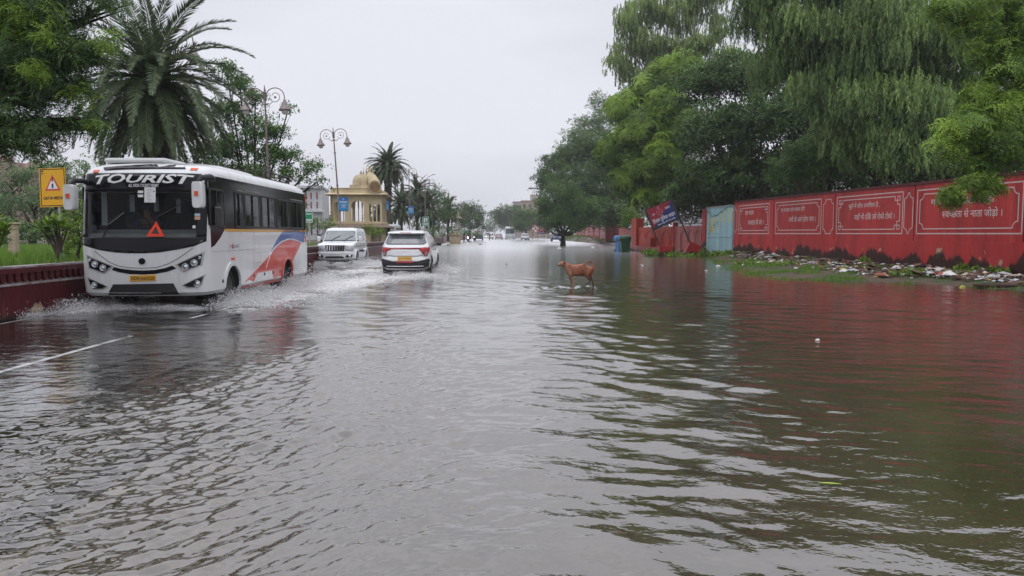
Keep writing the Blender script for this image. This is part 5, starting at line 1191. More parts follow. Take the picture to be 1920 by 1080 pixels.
mb = MB(); mb.prism([(-.022, tz + .07), (.022, tz + .07), (.022, tz + .18), (-.022, tz + .18)], f_, .028, .032); mb.prism([(-.018, tz + .24), (.018, tz + .24), (.012, tz + .33), (-.012, tz + .33)], f_, .028, .032); mb.build('symbol', M['ink'], bd)
lettering('lettering', 'GAP IN MEDIAN', (-w * .37, w * .47, h * .19, h * .27), f_, M['ink'], bd, bold=.02, e0=None, e1=.024)
mb = MB(); mb.prism([(-w * .42, h * .9), (-w * .34, h * .9), (-w * .34, h * .94), (-w * .42, h * .94)], f_, .02, .024); mb.prism([(-w * .42, h * .85), (-w * .32, h * .85), (-w * .32, h * .87), (-w * .42, h * .87)], f_, .02, .024); mb.build('small_print', M['ink'], bd)
mb = MB(); mb.tube([(.08, .03, 0), (.03, .03, zb + h * .9)], .035, 8); pst = mb.build('post', M['post_grey'], gs); mb = MB(); mb.tube([(.072, .03, .22), (.064, .03, .52)], .038, 8); mb.build('black_band', M['ink'], pst)
def green_sign(px0, px1, py0, py1, d, base, label, ped=True):
    a, b = P(px0, py0, d), P(px1, py1, d); e = empty('green_sign', ((a.x + b.x) / 2, d, base), 0, label, 'road sign'); w, h = b.x - a.x, a.z - b.z; zb = b.z - base; f = lambda x, z, t=0.: Vector((x, -t, z + zb))
    mb = MB(); mb.box((0, 0, zb + h / 2), (w, .04, h)); bd = mb.build('board', M['sign_green'], e)
    mb = MB()
    for r_ in ((-w / 2, 0, w / 2, .03), (-w / 2, h - .03, w / 2, h), (-w / 2, 0, -w / 2 + .03, h), (w / 2 - .03, 0, w / 2, h)): mb.prism([(r_[0], r_[1]), (r_[2], r_[1]), (r_[2], r_[3]), (r_[0], r_[3])], f, .021, .026)
    if ped: mb.prism([(-w * .26, h * .42), (w * .26, h * .42), (w * .26, h * .86), (-w * .26, h * .86)], f, .021, .026)
    for z in ((.26, .12) if ped else (.72, .24, .12)): mb.prism([(-w * .38, h * z), (w * .38, h * z), (w * .38, h * (z + .07)), (-w * .38, h * (z + .07))], f, .021, .026)
    mb.build('white_marks', M['white'], bd)
    if ped:
        mb = MB(); mb.prism([(-.03, h * .46), (.06, h * .46), (.05, h * .7), (0, h * .7)], f, .026, .032); mb.prism(disc(0, h * .76, h * .05, 8), f, .026, .032); mb.prism([(.05, h * .46), (.14, h * .46), (.14, h * .56), (.05, h * .56)], f, .026, .032); mb.build('symbol', M['ink'], bd)
    mb = MB(); mb.tube([(0, .05, 0), (0, .05, zb + h)], .04, 8); mb.build('post', M['post_grey'], e)
green_sign(791.5, 804.5, 406.5, 424, 84, .7, 'green road sign with a pedestrian symbol among the bushes beyond the hatchback')
green_sign(572, 586.5, 396, 417.5, 46, .7, 'green road sign with white lines peeking out behind the rear of the bus', False)
mb = MB(); q = P(25, 440, 24); mb.box((0, 0, .52), (.28, .2, 1.1), bev=.03); mb.box((0, 0, 1.1), (.34, .26, .06), bev=.02); o = mb.build('gate_post', mat('beige_paint', (.45, .37, .26), .7, var=.15)); o.location = (q.x, 24, .72); tag(o, 'short beige stone post in the grass behind the parapet', 'post')
# ---- fallen police sign
FS = P(1249, 440, 50); fs = empty('fallen_sign', (FS.x, 50, 0), 0, 'tilted dark red and blue police board leaning on its two legs in the flood', 'sign')
def fl(px, py, dy=0.): p = P(px, py, 50 + dy); return Vector((p.x - FS.x, dy, p.z))
TL, TR, BR_, BL_ = fl(1209, 393), fl(1259.5, 373), fl(1274, 410.5), fl(1225, 433)
def fm_(u, v, t=0.): return TL.lerp(TR, u).lerp(BL_.lerp(BR_, u), 1 - v) + Vector((0, -t, 0))
mb = MB(); mb.prism([(0, 0), (1, 0), (1, 1), (0, 1)], fm_, -.03, .03); fr = mb.build('frame', M['iron'], fs)
M['pol_red'] = mat('police_red', (.26, .012, .030), .35); M['pol_blue'] = mat('police_blue', (.012, .025, .13), .35)
mb = MB(); mb.prism([(.05, .10), (.95, .955), (.05, .955)], fm_, .03, .036); mb.build('red_half', M['pol_red'], fr)
mb = MB(); mb.prism([(.05, .08), (.95, .08), (.95, .95)], fm_, .03, .036); mb.build('blue_half', M['pol_blue'], fr)
M['pol_white'] = mat('police_white', (.62, .62, .66), .5)
tq3 = lambda a, z, e=0.: fm_(a, z, e)
lettering('lettering', 'रिज' + 'व^ पुलिस लाईन' if False else 'िरजव^ पुिलस लाईन', (.10, .93, .20, .47), tq3, M['pol_white'], fr, bold=.02, e0=None, e1=.040, dev=True)
lettering('lettering', 'िजला जयपुर किमश~नरेट जयपुर', (.22, .88, .09, .19), tq3, M['pol_white'], fr, bold=.02, e0=None, e1=.040, dev=True)
lettering('lettering', 'पुिलस', (.17, .27, .60, .70), tq3, M['pol_white'], fr, bold=.02, e0=None, e1=.040, dev=True); lettering('lettering', 'राजस~थान', (.66, .84, .66, .76), tq3, M['pol_white'], fr, bold=.02, e0=None, e1=.040, dev=True)
M['emb'] = mat('emblem_pink', (.45, .16, .20), .5); mb = MB()
o1 = [(.44 + .11 * cos(t), .66 + .15 * sin(t)) for t in np.linspace(0, 2 * pi, 21)]; i1 = [(.44 + .09 * cos(t), .66 + .125 * sin(t)) for t in np.linspace(0, 2 * pi, 21)]
for i in range(20): mb.prism([o1[i], o1[i + 1], i1[i + 1], i1[i]], tq3, .037, .041)
for k in range(6): t = k * pi / 3; mb.prism([(.44 + .01 * sin(t), .66 - .01 * cos(t)), (.44 + .075 * cos(t), .66 + .10 * sin(t)), (.44 - .01 * sin(t), .66 + .01 * cos(t))], tq3, .037, .041)
mb.prism([(.41, .82), (.47, .82), (.46, .93), (.42, .93)], tq3, .037, .041); mb.build('emblem', M['emb'], fr)
for p, q in (((1209, 394), (1238, 463)), ((1260, 373), (1294, 456))): mb = MB(); mb.tube([fl(*p), fl(*q)], .05, 8); mb.build('leg', M['iron'], fs)
M['foot_red'] = redwall('foot_block_red', (.33, .02, .02), .4)
mb = MB(); c = fl(1248, 466); mb.box((c.x, .2, .2), (.86, .8, .95), bev=.02); mb.build('foot_block', M['foot_red'], fs)
mb = MB(); c = fl(1300, 462); mb.box((c.x, .3, .42), (.84, .8, .84), Euler((0, radians(25), 0)), bev=.02); mb.build('foot_block', M['foot_red'], fs)
# ---- bins
M['bin_green'] = mat('bin_green', (.012, .085, .028), .4, var=.2); M['bin_blue'] = mat('bin_blue', (.05, .20, .52), .4, var=.15)
def wheelie(px, d, m, label, lid_open=0., rz=0.):
    q = P(px, 440, d); e = empty('wheelie_bin', (q.x, d, -.12), rz, label, 'bin', 'wheelie bins beside the pink wall')
    mb = MB(); vs = []
    for z, w, dd in ((.0, .30, .34), (.08, .32, .36), (1.12, .40, .46), (1.20, .43, .50)):
        vs += [(-w, -dd, z), (w, -dd, z), (w, dd, z), (-w, dd, z)]
    fs_ = [(i * 4 + j, i * 4 + (j + 1) % 4, (i + 1) * 4 + (j + 1) % 4, (i + 1) * 4 + j) for i in range(3) for j in range(4)] + [(0, 1, 2, 3), (12, 13, 14, 15)]
    mb.add(vs, fs_); 
    for x in (-.2, 0, .2): mb.box((x, -.45, .65), (.05, .05, .9), Euler((radians(-4.5), 0, 0)))
    mb.box((0, 0, 1.19), (.92, 1.06, .06), bev=.02); mb.build('body', m, e)
    mb = MB(); mb.lathe([(.001, -.46), (.30, -.46), (.30, .46), (.001, .46)], (0, 0, 0), 18, M=Matrix.Rotation(pi / 2, 3, 'Y')); o = mb.build('lid', m, e); o.location = (0, .05, 1.2); o.scale = (1, 1.6, .9); o.rotation_euler = (lid_open, 0, 0)
    for x in (-.36, .36): mb = MB(); mb.tube([(x - .03, .42, .12), (x + .03, .42, .12)], .12, 12); mb.build('wheel', M['rubber'], e)
    mb = MB(); mb.tube([(-.35, .52, 1.15), (.35, .52, 1.15)], .02, 6); mb.build('handle', m, e)
wheelie(1172, 62, M['bin_green'], 'green wheelie bin standing in the flood in front of a blue one'); wheelie(1164.5, 64.2, M['bin_blue'], 'light blue wheelie bin half behind the green one', 0, .3)

# ================================================================ BUILDINGS
M['pav'] = mat('yellow_limewash', (.56, .46, .29), .75, var=.18, scale=1.2, bump=.01, dirt=(.26, .19, .10), dscale=1.6, dpos=(.55, .8), stretch=(1, 1, .35)); M['pav_dark'] = mat('weathered_eave', (.24, .17, .12), .8, var=.3, scale=2, dirt=(.05, .04, .03), dscale=2)
M['pav_dome'] = mat('dome_limewash', (.46, .38, .23), .8, var=.2, scale=2, dirt=(.16, .13, .08), dscale=3, dpos=(.5, .8), stretch=(1, 1, .3))
def arch_pts(x0, x1, z0, zs, zt, lobes=5):
    c = (x0 + x1) / 2; r = (x1 - x0) / 2; out = [(x0, z0)]; n = 26
    for i in range(n + 1):
        t = pi * i / n; k = 1 - .07 * abs(sin(lobes * t)); out.append((c - r * cos(t) * (k if 0 < i < n else 1), zs + (zt - zs) * (max(0., sin(t)) ** .8) * k))
    out.append((x1, z0)); return out
def arch_wall(mb, f, x0, x1, z0, z1, ops, t0, t1):
    prev = x0
    for (a, b, zs, zt) in ops:
        mb.prism([(prev, z0), (a, z0), (a, z1), (prev, z1)], f, t0, t1); c = (a + b) / 2; r = (b - a) / 2; n = 20; pts = []
        for i in range(n + 1): t = pi * i / n; pts.append((c - r * cos(t), zs + (zt - zs) * (max(0., sin(t)) ** .7) * (1 - .09 * abs(sin(5 * t)))))
        for p, q in zip(pts, pts[1:]): mb.prism([p, q, (q[0], z1), (p[0], z1)], f, t0, t1)
        prev = b
    mb.prism([(prev, z0), (x1, z0), (x1, z1), (prev, z1)], f, t0, t1)
PD = 60.0; k_ = PD / FPX
pc = Vector((P(660, 438, PD).x, PD + 2.2, .0)); pav = empty('yellow_pavilion', pc, radians(4), 'weathered yellow two storey domed pavilion with cusped arches behind the jeep', 'pavilion')
X0, X1 = -1.82, 1.05; D0, D1 = -2.2, 1.4; ZB, ZE = 1.5 + 18 * k_, 1.5 + 76 * k_
ff = lambda x, z, t=0.: Vector((x, D0 - t, z)); fr_ = lambda y, z, t=0.: Vector((X1 + 1.22 + t, y, z))
X2 = X1 + 1.22
zl = ZB + .18
mb = MB(); mb.box(((X0 + X2) / 2, (D0 + D1) / 2, (.3 + ZB - .2) / 2), (X2 - X0 - .1, D1 - D0 - .1, ZB - .5)); lower = mb.build('lower_storey', M['pav'], pav)
for (a, b) in ((1.35, 1.75), (1.9, 2.15)):
    mb = MB(); mb.prism(arch_pts(a, b, .4, 1.2, 1.85), ff, -.0, .06); mb.build('lower_arch', M['pav_dark'], lower)
def eave(name, z, ov, th, m, drop=.18):
    x0, x1, y0, y1 = X0, X2, D0, D1; mb = MB()
    vs = [(x0 - ov, y0 - ov, z - drop), (x1 + ov, y0 - ov, z - drop), (x1 + ov, y1 + ov, z - drop), (x0 - ov, y1 + ov, z - drop), (x0 - ov, y0 - ov, z - drop + th), (x1 + ov, y0 - ov, z - drop + th), (x1 + ov, y1 + ov, z - drop + th), (x0 - ov, y1 + ov, z - drop + th), (x0, y0, z + th), (x1, y0, z + th), (x1, y1, z + th), (x0, y1, z + th)]
    fc = [(0, 1, 5, 4), (1, 2, 6, 5), (2, 3, 7, 6), (3, 0, 4, 7), (4, 5, 9, 8), (5, 6, 10, 9), (6, 7, 11, 10), (7, 4, 8, 11), (8, 9, 10, 11), (0, 3, 2, 1)]
    mb.add(vs, fc); return mb.build(name, m, pav)
eave('lower_eave', ZB, .62, .05, M['pav_dark'], .30); eave('upper_eave', ZE - .05, .42, .05, M['pav'], .12)
mb = MB()
arch_wall(mb, ff, X0, X1 + .1, zl, ZE - .1, [(X0 + .22, X0 + 1.12, ZB + 1.25, ZB + 1.78), (X0 + 1.62, X0 + 2.62, ZB + 1.25, ZB + 1.88)], -.18, 0)
mb.build('arcade_wall', M['pav'], pav); mb = MB()
arch_wall(mb, lambda x, z, t=0.: Vector((x, D1 + t, z)), X0, X2, zl, ZE - .1, [(X0 + .15, X0 + 1.3, ZB + 1.5, ZB + 2.1), (X0 + 1.42, X0 + 2.6, ZB + 1.5, ZB + 2.1), (X0 + 2.72, X0 + 3.94, ZB + 1.5, ZB + 2.1)], -.18, 0); mb.build('rear_arcade', M['pav'], pav)
mb = MB(); arch_wall(mb, ff, X1 + .1, X2, zl, ZE - .1, [(X1 + .18, X1 + .42, ZB + 1.2, ZB + 1.62), (X1 + .5, X1 + .72, ZB + 1.2, ZB + 1.58), (X1 + .8, X1 + 1.05, ZB + 1.2, ZB + 1.62)], -.18, .02); mb.build('side_arcade', M['pav'], pav)
mb = MB(); arch_wall(mb, fr_, D0, D1, zl, ZE - .1, [(D0 + .25, D0 + 1.2, ZB + 1.4, ZB + 1.95), (D0 + 1.35, D0 + 2.3, ZB + 1.4, ZB + 2.0), (D0 + 2.45, D0 + 3.4, ZB + 1.4, ZB + 1.95)], -.18, 0); mb.build('side_arcade', M['pav'], pav)
mb = MB(); arch_wall(mb, lambda y, z, t=0.: Vector((X0 - t, y, z)), D0, D1, zl, ZE - .1, [(D0 + .25, D0 + 1.2, ZB + 1.4, ZB + 1.95), (D0 + 1.35, D0 + 2.3, ZB + 1.4, ZB + 2.0), (D0 + 2.45, D0 + 3.4, ZB + 1.4, ZB + 1.95)], -.18, 0); mb.build('side_arcade', M['pav'], pav)
mb = MB(); mb.box(((X0 + X2) / 2, (D0 + D1) / 2, ZB + .08), (X2 - X0 + .06, D1 - D0 + .06, .24)); mb.build('sill', M['pav'], pav)
for x, y in [(X0 + .25 + i * .30, D0 + 1.2) for i in range(12)] + [(X0 + .3 + i * .5, D1 - .5) for i in range(7)]:
    mb = MB(); mb.lathe([(.06, 0), (.06, .12), (.04, .16), (.035, 1.2), (.06, 1.3), (.06, 1.95)], (x, y, ZB + .1), 8); mb.build('column', M['pav'], pav)
mb = MB(); mb.box((X0 + 1.5, (D0 + D1) / 2, ZE + .16), (3.0, D1 - D0, .36)); mb.box((X0 + 1.5, (D0 + D1) / 2, ZE + .36), (3.1, D1 - D0 + .1, .06)); mb.box((X0 + 2.25, D0 + .8, ZE + .50), (1.45, 1.4, .28)); mb.box(((X1 + X2) / 2 + .05, (D0 + D1) / 2, ZE + .06), (X2 - X1 + .15, D1 - D0, .22)); mb.build('parapet', M['pav'], pav)
mb = MB(); dx, dz = X0 + 2.35, ZE + .62
prof = [(.72, 0), (.74, .05), (.70, .10), (.70, .16), (.69, .38), (.60, .62), (.44, .80), (.22, .90), (.08, .95), (.07, 1.0), (.14, 1.03), (.05, 1.08), (.06, 1.14), (.001, 1.25)]
mb.lathe(prof, (dx, D0 + .85, dz), 24); dome = mb.build('dome', M['pav_dome'], pav)
mb = MB()
# curved vaulted roof on the right bay
pth = [Vector((X1 + .70, D0 - .36, ZE + .46)), Vector((X1 + .68, D0 - .1, ZE + .50)), Vector((X1 + .58, D0 + .35, ZE + .76)), Vector((X1 + .30, D0 + .9, ZE + 1.24)), Vector((X1 + .02, D0 + 1.5, ZE + 1.50)), Vector((X1 - .1, D0 + 2.1, ZE + 1.46)), Vector((X1 + .1, D0 + 2.8, ZE + 1.0)), Vector((X1 + .4, D0 + 3.6, ZE + .3))]
mb.tube(pth, [.47, .48, .47, .40, .30, .32, .45, .5], 24); vault = mb.build('vaulted_roof', M['pav_dome'], pav)
mb = MB(); d0_ = (pth[0] - pth[1]).normalized(); mb.tube([pth[0] + d0_ * .03, pth[0] + d0_ * .06], [.52, .52], 24); mb.build('gable_rim', M['pav'], vault); mb = MB(); mb.tube([pth[0] + d0_ * .055, pth[0] + d0_ * .075], [.42, .42], 24); mb.build('gable_face', mat('gable_brick', (.26, .16, .08), .8, var=.3, scale=4), vault)
for i, q in enumerate([pth[4] + Vector((-.15, -.30, .18)), pth[4] + Vector((.0, 0, .27)), pth[4] + Vector((.1, .3, .25)), pth[4] + Vector((.26, .5, .15)), pth[4] + Vector((-.36, -.5, .02))]):
    mb = MB(); mb.lathe([(.07, 0), (.10, .06), (.04, .12), (.07, .2), (.03, .28), (.02, .5), (.001, .62)], q, 8); mb.build('finial', M['pav_dome'], vault)
# small pavilion on a tall yellow base
c2 = P(853, 438, 112); sp_ = empty('small_pavilion', (c2.x, 112, 0), 0, 'small yellow columned kiosk on a tall base at the end of the pale parapet', 'pavilion')
mb = MB(); mb.box((0, 0, .45), (1.55, 2.2, 1.7)); mb.box((0, 0, 1.35), (1.9, 2.4, .2)); mb.box((0, 0, 1.55), (1.5, 2, .24)); mb.build('base', M['pav'], sp_)
for x in (-.5, .5):
    for y in (-.6, .6): mb = MB(); mb.lathe([(.12, 0), (.12, .15), (.08, .2), (.07, 1.9), (.13, 2.1)], (x, y, 1.66), 8); mb.build('column', M['pav'], sp_)
mb = MB(); mb.lathe([(1.15, 3.75), (1.2, 3.80), (.75, 4.05), (.72, 4.15), (.70, 4.4), (.55, 4.75), (.3, 5.0), (.08, 5.1), (.001, 5.4)], (0, 0, 0), 16); mb.build('roof', M['pav'], sp_)
# white building behind the bus
M['white_wall'] = mat('white_wall', (.56, .56, .58), .7, var=.08, scale=.5, dirt=(.35, .34, .34), dscale=.4); M['win_dark'] = mat('window_dark', (.05, .055, .065), .2); M['win_red'] = mat('shutter_red', (.22, .05, .05), .6)
c3 = P(583, 438, 90); wb = empty('white_building', (c3.x, 92, .5), radians(8), 'white building with tall narrow windows seen between the bus and the yellow pavilion', 'building')
mb = MB(); mb.box((-5.5, 3, 3.2), (13, 8, 6.4)); mb.build('wall', M['white_wall'], wb)
mb = MB(); mb.box((-5.5, 2.9, 6.6), (13.2, 8.4, .3)); mb.box((.5, -1.2, 3.7), (1.6, .6, .2)); mb.build('cornice', M['white_wall'], wb)
for z in (1.0, 2.0, 4.1, 5.2):
    for x in (-4.4, -3.3, -2.2, -.9, -.3, .4):
        mb = MB(); mb.box((x, -1.02, z + .35), (.16, .06, 1.1 if z < 3 else .8)); mb.build('window', M['win_red'] if z > 4 else M['win_dark'], wb)
# sandstone fort far left
M['sandstone'] = mat('sandstone', (.30, .20, .16), .85, var=.2, scale=.3, dirt=(.14, .09, .07), dscale=.3)
c4 = P(40, 438, 170); ft = empty('sandstone_fort', (c4.x, 172, 8), 0, 'far pink sandstone fort with domes above the trees at the left edge', 'fort')
mb = MB()
for x, w, z0, z1, y in ((-4, 22, -6, 6.9, 2), (-9, 6, -2, 8.2, 0), (3.5, 6, -6, 7.8, -1), (-3, 5, 3, 9.6, 1), (7, 5, -8, 6.2, 0)): mb.box((x, y, (z0 + z1) / 2), (w, 8, z1 - z0))
mb.build('wall', M['sandstone'], ft)
for x, z, r in ((-3, 9.6, 1.7), (3.5, 7.8, 2.2), (-9, 8.2, 1.2), (7.2, 6.2, 1.6), (0.6, 7, 1.2)): mb = MB(); mb.lathe([(r, 0), (r * 1.02, .3), (r * .9, r * .5), (r * .55, r * .85), (.15, r), (.1, r * 1.2), (.001, r * 1.4)], (x, -1.5, z), 16); mb.build('dome', M['sandstone'], ft)
for i in range(7): mb = MB(); mb.box((-8 + i * 2.4, -2.1, 5.6), (.7, .3, 1.1)); mb.build('window', M['win_dark'], ft)
# buildings beyond the right trees
M['pinkish'] = mat('pale_pink_plaster', (.42, .36, .35), .8, var=.1); M['tanwall'] = mat('tan_plaster', (.40, .30, .24), .8, var=.1)
for (x0, x1, yt, d, m, lb) in ((962, 985, 379, 300, 'pinkish', 'pale pink flat roofed block above the distant right hand trees'), (978, 1030, 377, 280, 'tanwall', 'tan flat roofed block with a canopy on its roof above the distant trees')):
    a, b = P(x0, yt, d), P(x1, yt, d); e = empty('distant_building', ((a.x + b.x) / 2, d, 0), 0, lb, 'building'); mb = MB(); mb.box((0, 4, a.z / 2), (b.x - a.x, 8, a.z)); mb.box((0, 4, a.z + .1), (b.x - a.x + .6, 8.6, .3)); mb.build('wall', M[m], e)
    for i in range(5): mb = MB(); mb.box((-(b.x - a.x) * .4 + i * (b.x - a.x) * .2, -.03, a.z - 1.8), (.9, .1, 1.2)); mb.build('window', M['win_dark'], e)
    if m == 'tanwall':
        mb = MB(); mb.box((.2, 3, a.z + 1.4), (4.2, 4, 2.2)); mb.build('stair_tower', M['pinkish'], e)
        mb = MB(); mb.box((-.4, 3, a.z + 4.9), (4.4, 4, .25)); mb.build('canopy', M['win_dark'], e)
        for x in (-.9, -.4): mb = MB(); mb.tube([(x, 1.5, a.z + 2.3), (x, 1.5, a.z + 4.9)], .07, 6); mb.build('canopy_post', M['steel'], e)

# ================================================================ DISTANT TRAFFIC
M['emit_warm'] = mat('headlamp_lit', (1, .95, .8), .4, emit=(1, .93, .80), estr=2.5); M['emit_strong'] = mat('headlamp_bright', (1, .95, .8), .4, emit=(1, .9, .85), estr=14)
def far_vehicle(name, cat, px, d, w, L, h, col, label, kind='car', lit=False, away=False, z=-.05):
    x = P(px, 438, d).x; m = mat(name + '_paint', col, .35, coat=.3, var=.08); r = empty(name, (x, d, z), ROAD, label, cat)
    if kind == 'car': ks = [(.3, .1, L - .1, w * .46, .2, .2, .1, .1), (.5, 0, L, w / 2, .2, .2, .1, .1), (h * .52, .08, L - .05, w / 2, .2, .2, .1, .1), (h * .58, L * .20 if not away else L * .08, L * .93, w * .48, .2, .2, .1, .1), (h * .95, L * .36 if not away else L * .2, L * .80, w * .38, .15, .2, .1, .1), (h, L * .42, L * .7, w * .28, .15, .2, .1, .1)]
    else: ks = [(.35, .1, L, w * .48, .12, .1, .06, .02), (.6, 0, L, w / 2, .15, .1, .08, .02), (h * .45, 0, L, w / 2, .15, .1, .08, .02), (h * .93, .12, L, w * .49, .18, .1, .08, .02), (h, .4, L - .2, w * .42, .3, .2, .1, .05)]
    H = Hull(ks); H.mesh('body', m, r, sub=.3); nf_ = H.near
    if kind == 'car': decal('windscreen', [(-w * .42, h * .62), (w * .42, h * .62), (w * .35, h * .90), (-w * .35, h * .90)], nf_, M['glass_car'], r, 0, .02, .3)
    else: decal('windscreen', [(-w * .44, h * .45), (w * .44, h * .45), (w * .43, h * .84), (-w * .43, h * .84)], nf_, M['glass_car'], r, 0, .02, .4)
    for s in (-1, 1):
        if kind == 'car': decal('side_window', [(L * .30, h * .64), (L * .86, h * .64), (L * .76, h * .90), (L * .40, h * .90)], H.side(s), M['glass_car'], r, 0, .02, .4)
        else: decal('side_window', [(L * .08, h * .5), (L * .94, h * .5), (L * .94, h * .82), (L * .08, h * .82)], H.side(s), M['glass_car'], r, 0, .02, .6)
        zz = h * (.44 if kind == 'car' else .27)
        decal('tail_light' if away else 'headlight', [(s * w * .30 - .09, zz - .08), (s * w * .30 + .18, zz - .08), (s * w * .30 + .18, zz + .09), (s * w * .30 - .09, zz + .09)], nf_, M['red_lens'] if away else (M['emit_warm'] if lit else M['head_lens']), r, 0, .04, None)
        for y in (L * .2, L * .8): wheel('wheel', s * w * .44, y, .34, .36, .22, r, sg=s)
    decal('lower_grille', [(-w * .3, .42), (w * .3, .42), (w * .3, h * .30), (-w * .3, h * .30)], nf_, M['black'], r, 0, .02, None)
    return r, H
far_vehicle('coach', 'bus', 956.5, 200, 2.6, 9, 3.4, (.62, .64, .66), 'distant white coach with a big windscreen approaching at the right of the road', 'bus')
far_vehicle('small_hatchback', 'car', 935.5, 190, 1.9, 3.8, 1.6, (.40, .30, .32), 'distant reddish grey hatchback driving away in the middle of the road', 'car', away=True)
far_vehicle('white_saloon', 'car', 908, 225, 1.8, 4, 1.5, (.6, .62, .62), 'distant pale car with lit headlights near the parapet', 'car', lit=True)
far_vehicle('grey_van', 'van', 913, 320, 2.0, 4.5, 2.2, (.6, .6, .6), 'far pale van with lit headlights at the vanishing point', 'bus', lit=True)
far_vehicle('silver_car', 'car', 985, 172, 1.8, 4.2, 1.6, (.55, .57, .6), 'silver car parked under the right hand trees beside the hoardings', 'car')
far_vehicle('parked_blue_car', 'car', 1044, 135, 1.8, 3.9, 1.5, (.03, .05, .14), 'dark blue car parked behind the leaning flooded tree', 'car', z=.1)
rt_, Ht = far_vehicle('covered_truck', 'truck', 897.5, 165, 1.9, 4.6, 1.55, (.16, .2, .2), 'small truck with a beige canvas cover approaching beside the parapet', 'bus')
mb = MB(); mb.box((0, 3.0, 1.65), (1.85, 3.4, 1.2), bev=.15); mb.build('canvas_cover', mat('canvas', (.42, .38, .33), .9, var=.15), rt_)
far_vehicle('parked_van', 'van', 724, 64, 1.6, 3.6, 1.75, (.6, .62, .64), 'white van parked beside the yellow pavilion behind the parapet', 'bus', z=.55)
# motorbikes with riders
ride_J = dict(pel=(0, .25, .82), sp=(0, .2, 1.0), ch=(0, .13, 1.2), nk=(0, .1, 1.36), hd=(0, .08, 1.48), tp=(0, .08, 1.6), ls=(-.19, .12, 1.28), le=(-.28, -.05, 1.08), lh=(-.28, -.3, 1.02), rs=(.19, .12, 1.28), re=(.28, -.05, 1.08), rh=(.28, -.3, 1.02), lp=(-.11, .2, .8), lk=(-.2, -.18, .74), lf=(-.2, 0, .36), lt=(-.2, -.13, .32), rp=(.11, .2, .8), rk=(.2, -.18, .74), rf=(.2, 0, .36), rt=(.2, -.13, .32))
cl_d = mat('cloth_dark', (.03, .03, .04), .8); cl_p = mat('cloth_pink', (.30, .12, .14), .8); cl_w = mat('cloth_white', (.5, .5, .5), .8)
def motorbike(px, d, label, plabel, shirt, lit=True):
    x = P(px, 438, d).x; e = empty('motorbike', (x, d, -.08), ROAD, label, 'motorbike', 'motorbikes on the flooded road')
    for y in (-.62, .62): wheel('wheel', 0, y, .31, .31, .10, e)
    mb = MB(); mb.box((0, .05, .62), (.22, .7, .26), bev=.06); mb.box((0, .5, .78), (.24, .7, .12), bev=.05); mb.tube([(0, -.62, .31), (0, -.48, .95)], .04, 6); mb.tube([(-.32, -.42, 1.02), (0, -.46, .98), (.32, -.42, 1.02)], .02, 6); mb.box((0, .1, .38), (.28, .4, .3), bev=.05); mb.build('frame', mat('bike_paint', (.05, .02, .03), .3), e)
    mb = MB(); mb.lathe([(.001, .06), (.09, .04), (.10, 0), (.08, -.05)], (0, -.56, .90), 12, M=Matrix.Rotation(pi / 2, 3, 'X')); mb.build('headlight', (M['emit_strong'] if d < 140 else M['emit_warm']) if lit else M['lamp_glass'], e)
    person('person', ride_J, (shirt, cl_d), plabel, (x, d, -.08), ROAD)
motorbike(877.5, 128, 'motorbike with a bright headlight close to the parapet', 'rider in dull pink on the motorbike with the bright headlight', cl_p)
motorbike(889, 150, 'motorbike with headlight just left of the small truck', 'rider in black on the motorbike beside the small truck', cl_d)
motorbike(918, 175, 'unlit motorbike left of a lit one in the middle of the road', 'rider in dark clothes on the unlit motorbike', cl_d, False)
motorbike(923.5, 182, 'motorbike with a warm headlight in the middle of the road', 'rider in grey on the motorbike in the middle of the road', cl_w)
stand = dict(pel=(0, 0, .92), sp=(0, 0, 1.1), ch=(0, 0, 1.28), nk=(0, 0, 1.44), hd=(0, -.01, 1.55), tp=(0, -.01, 1.66), ls=(-.19, 0, 1.36), le=(-.24, -.02, 1.1), lh=(-.2, -.14, .9), rs=(.19, 0, 1.36), re=(.25, -.12, 1.2), rh=(.14, -.22, 1.42), lp=(-.09, 0, .88), lk=(-.1, -.06, .48), lf=(-.1, .0, .06), lt=(-.1, -.12, .03), rp=(.09, 0, .88), rk=(.11, .05, .48), rf=(.12, .18, .1), rt=(.12, .08, .04))
q = P(870, 438, 126); person('person', stand, (cl_w, cl_d), 'pedestrian in a pale shirt walking by the parapet under a teal umbrella', (q.x, 126, -.06), ROAD)
um = empty('umbrella', (q.x + .14, 125.8, 1.3), 0, 'teal umbrella held by the pedestrian beside the parapet', 'umbrella'); mb = MB(); mb.lathe([(.62, .42), (.6, .46), (.45, .58), (.22, .67), (.001, .70)], (0, 0, 0), 16); mb.build('canopy', mat('teal_cloth', (.03, .28, .30), .6), um); mb = MB(); mb.tube([(0, 0, -.1), (0, 0, .68)], .012, 5); mb.build('shaft', M['iron'], um)
# hoardings by the right hand trees
M['hoard_red'] = mat('hoarding_red', (.45, .03, .05), .5)
q = P(1004, 438, 160); hb = empty('checkered_hoarding', (q.x, 160, .2), 0, 'red and white checkered hoarding on two posts under the right hand trees', 'hoarding')
mb = MB(); mb.box((0, 0, 2.35), (1.35, .08, 1.35)); bd = mb.build('board', M['white'], hb); mb = MB()
for i in range(3):
    for j in range(3):
        if (i + j) % 2 == 0: mb.box((-.44 + i * .44, -.06, 1.92 + j * .44), (.40, .05, .40))
mb.build('red_squares', M['hoard_red'], bd)
for x in (-.6, .6): mb = MB(); mb.tube([(x, .05, 0), (x, .05, 2.9)], .05, 6); mb.build('post', M['iron'], hb)
q = P(1017.5, 438, 150); hb = empty('striped_hoarding', (q.x, 150, .2), radians(6), 'red and blue hoarding with white lettering lines beside the checkered one', 'hoarding')
mb = MB(); mb.box((0, 0, 1.75), (1.5, .08, 1.1)); bd = mb.build('board', M['hoard_red'], hb)
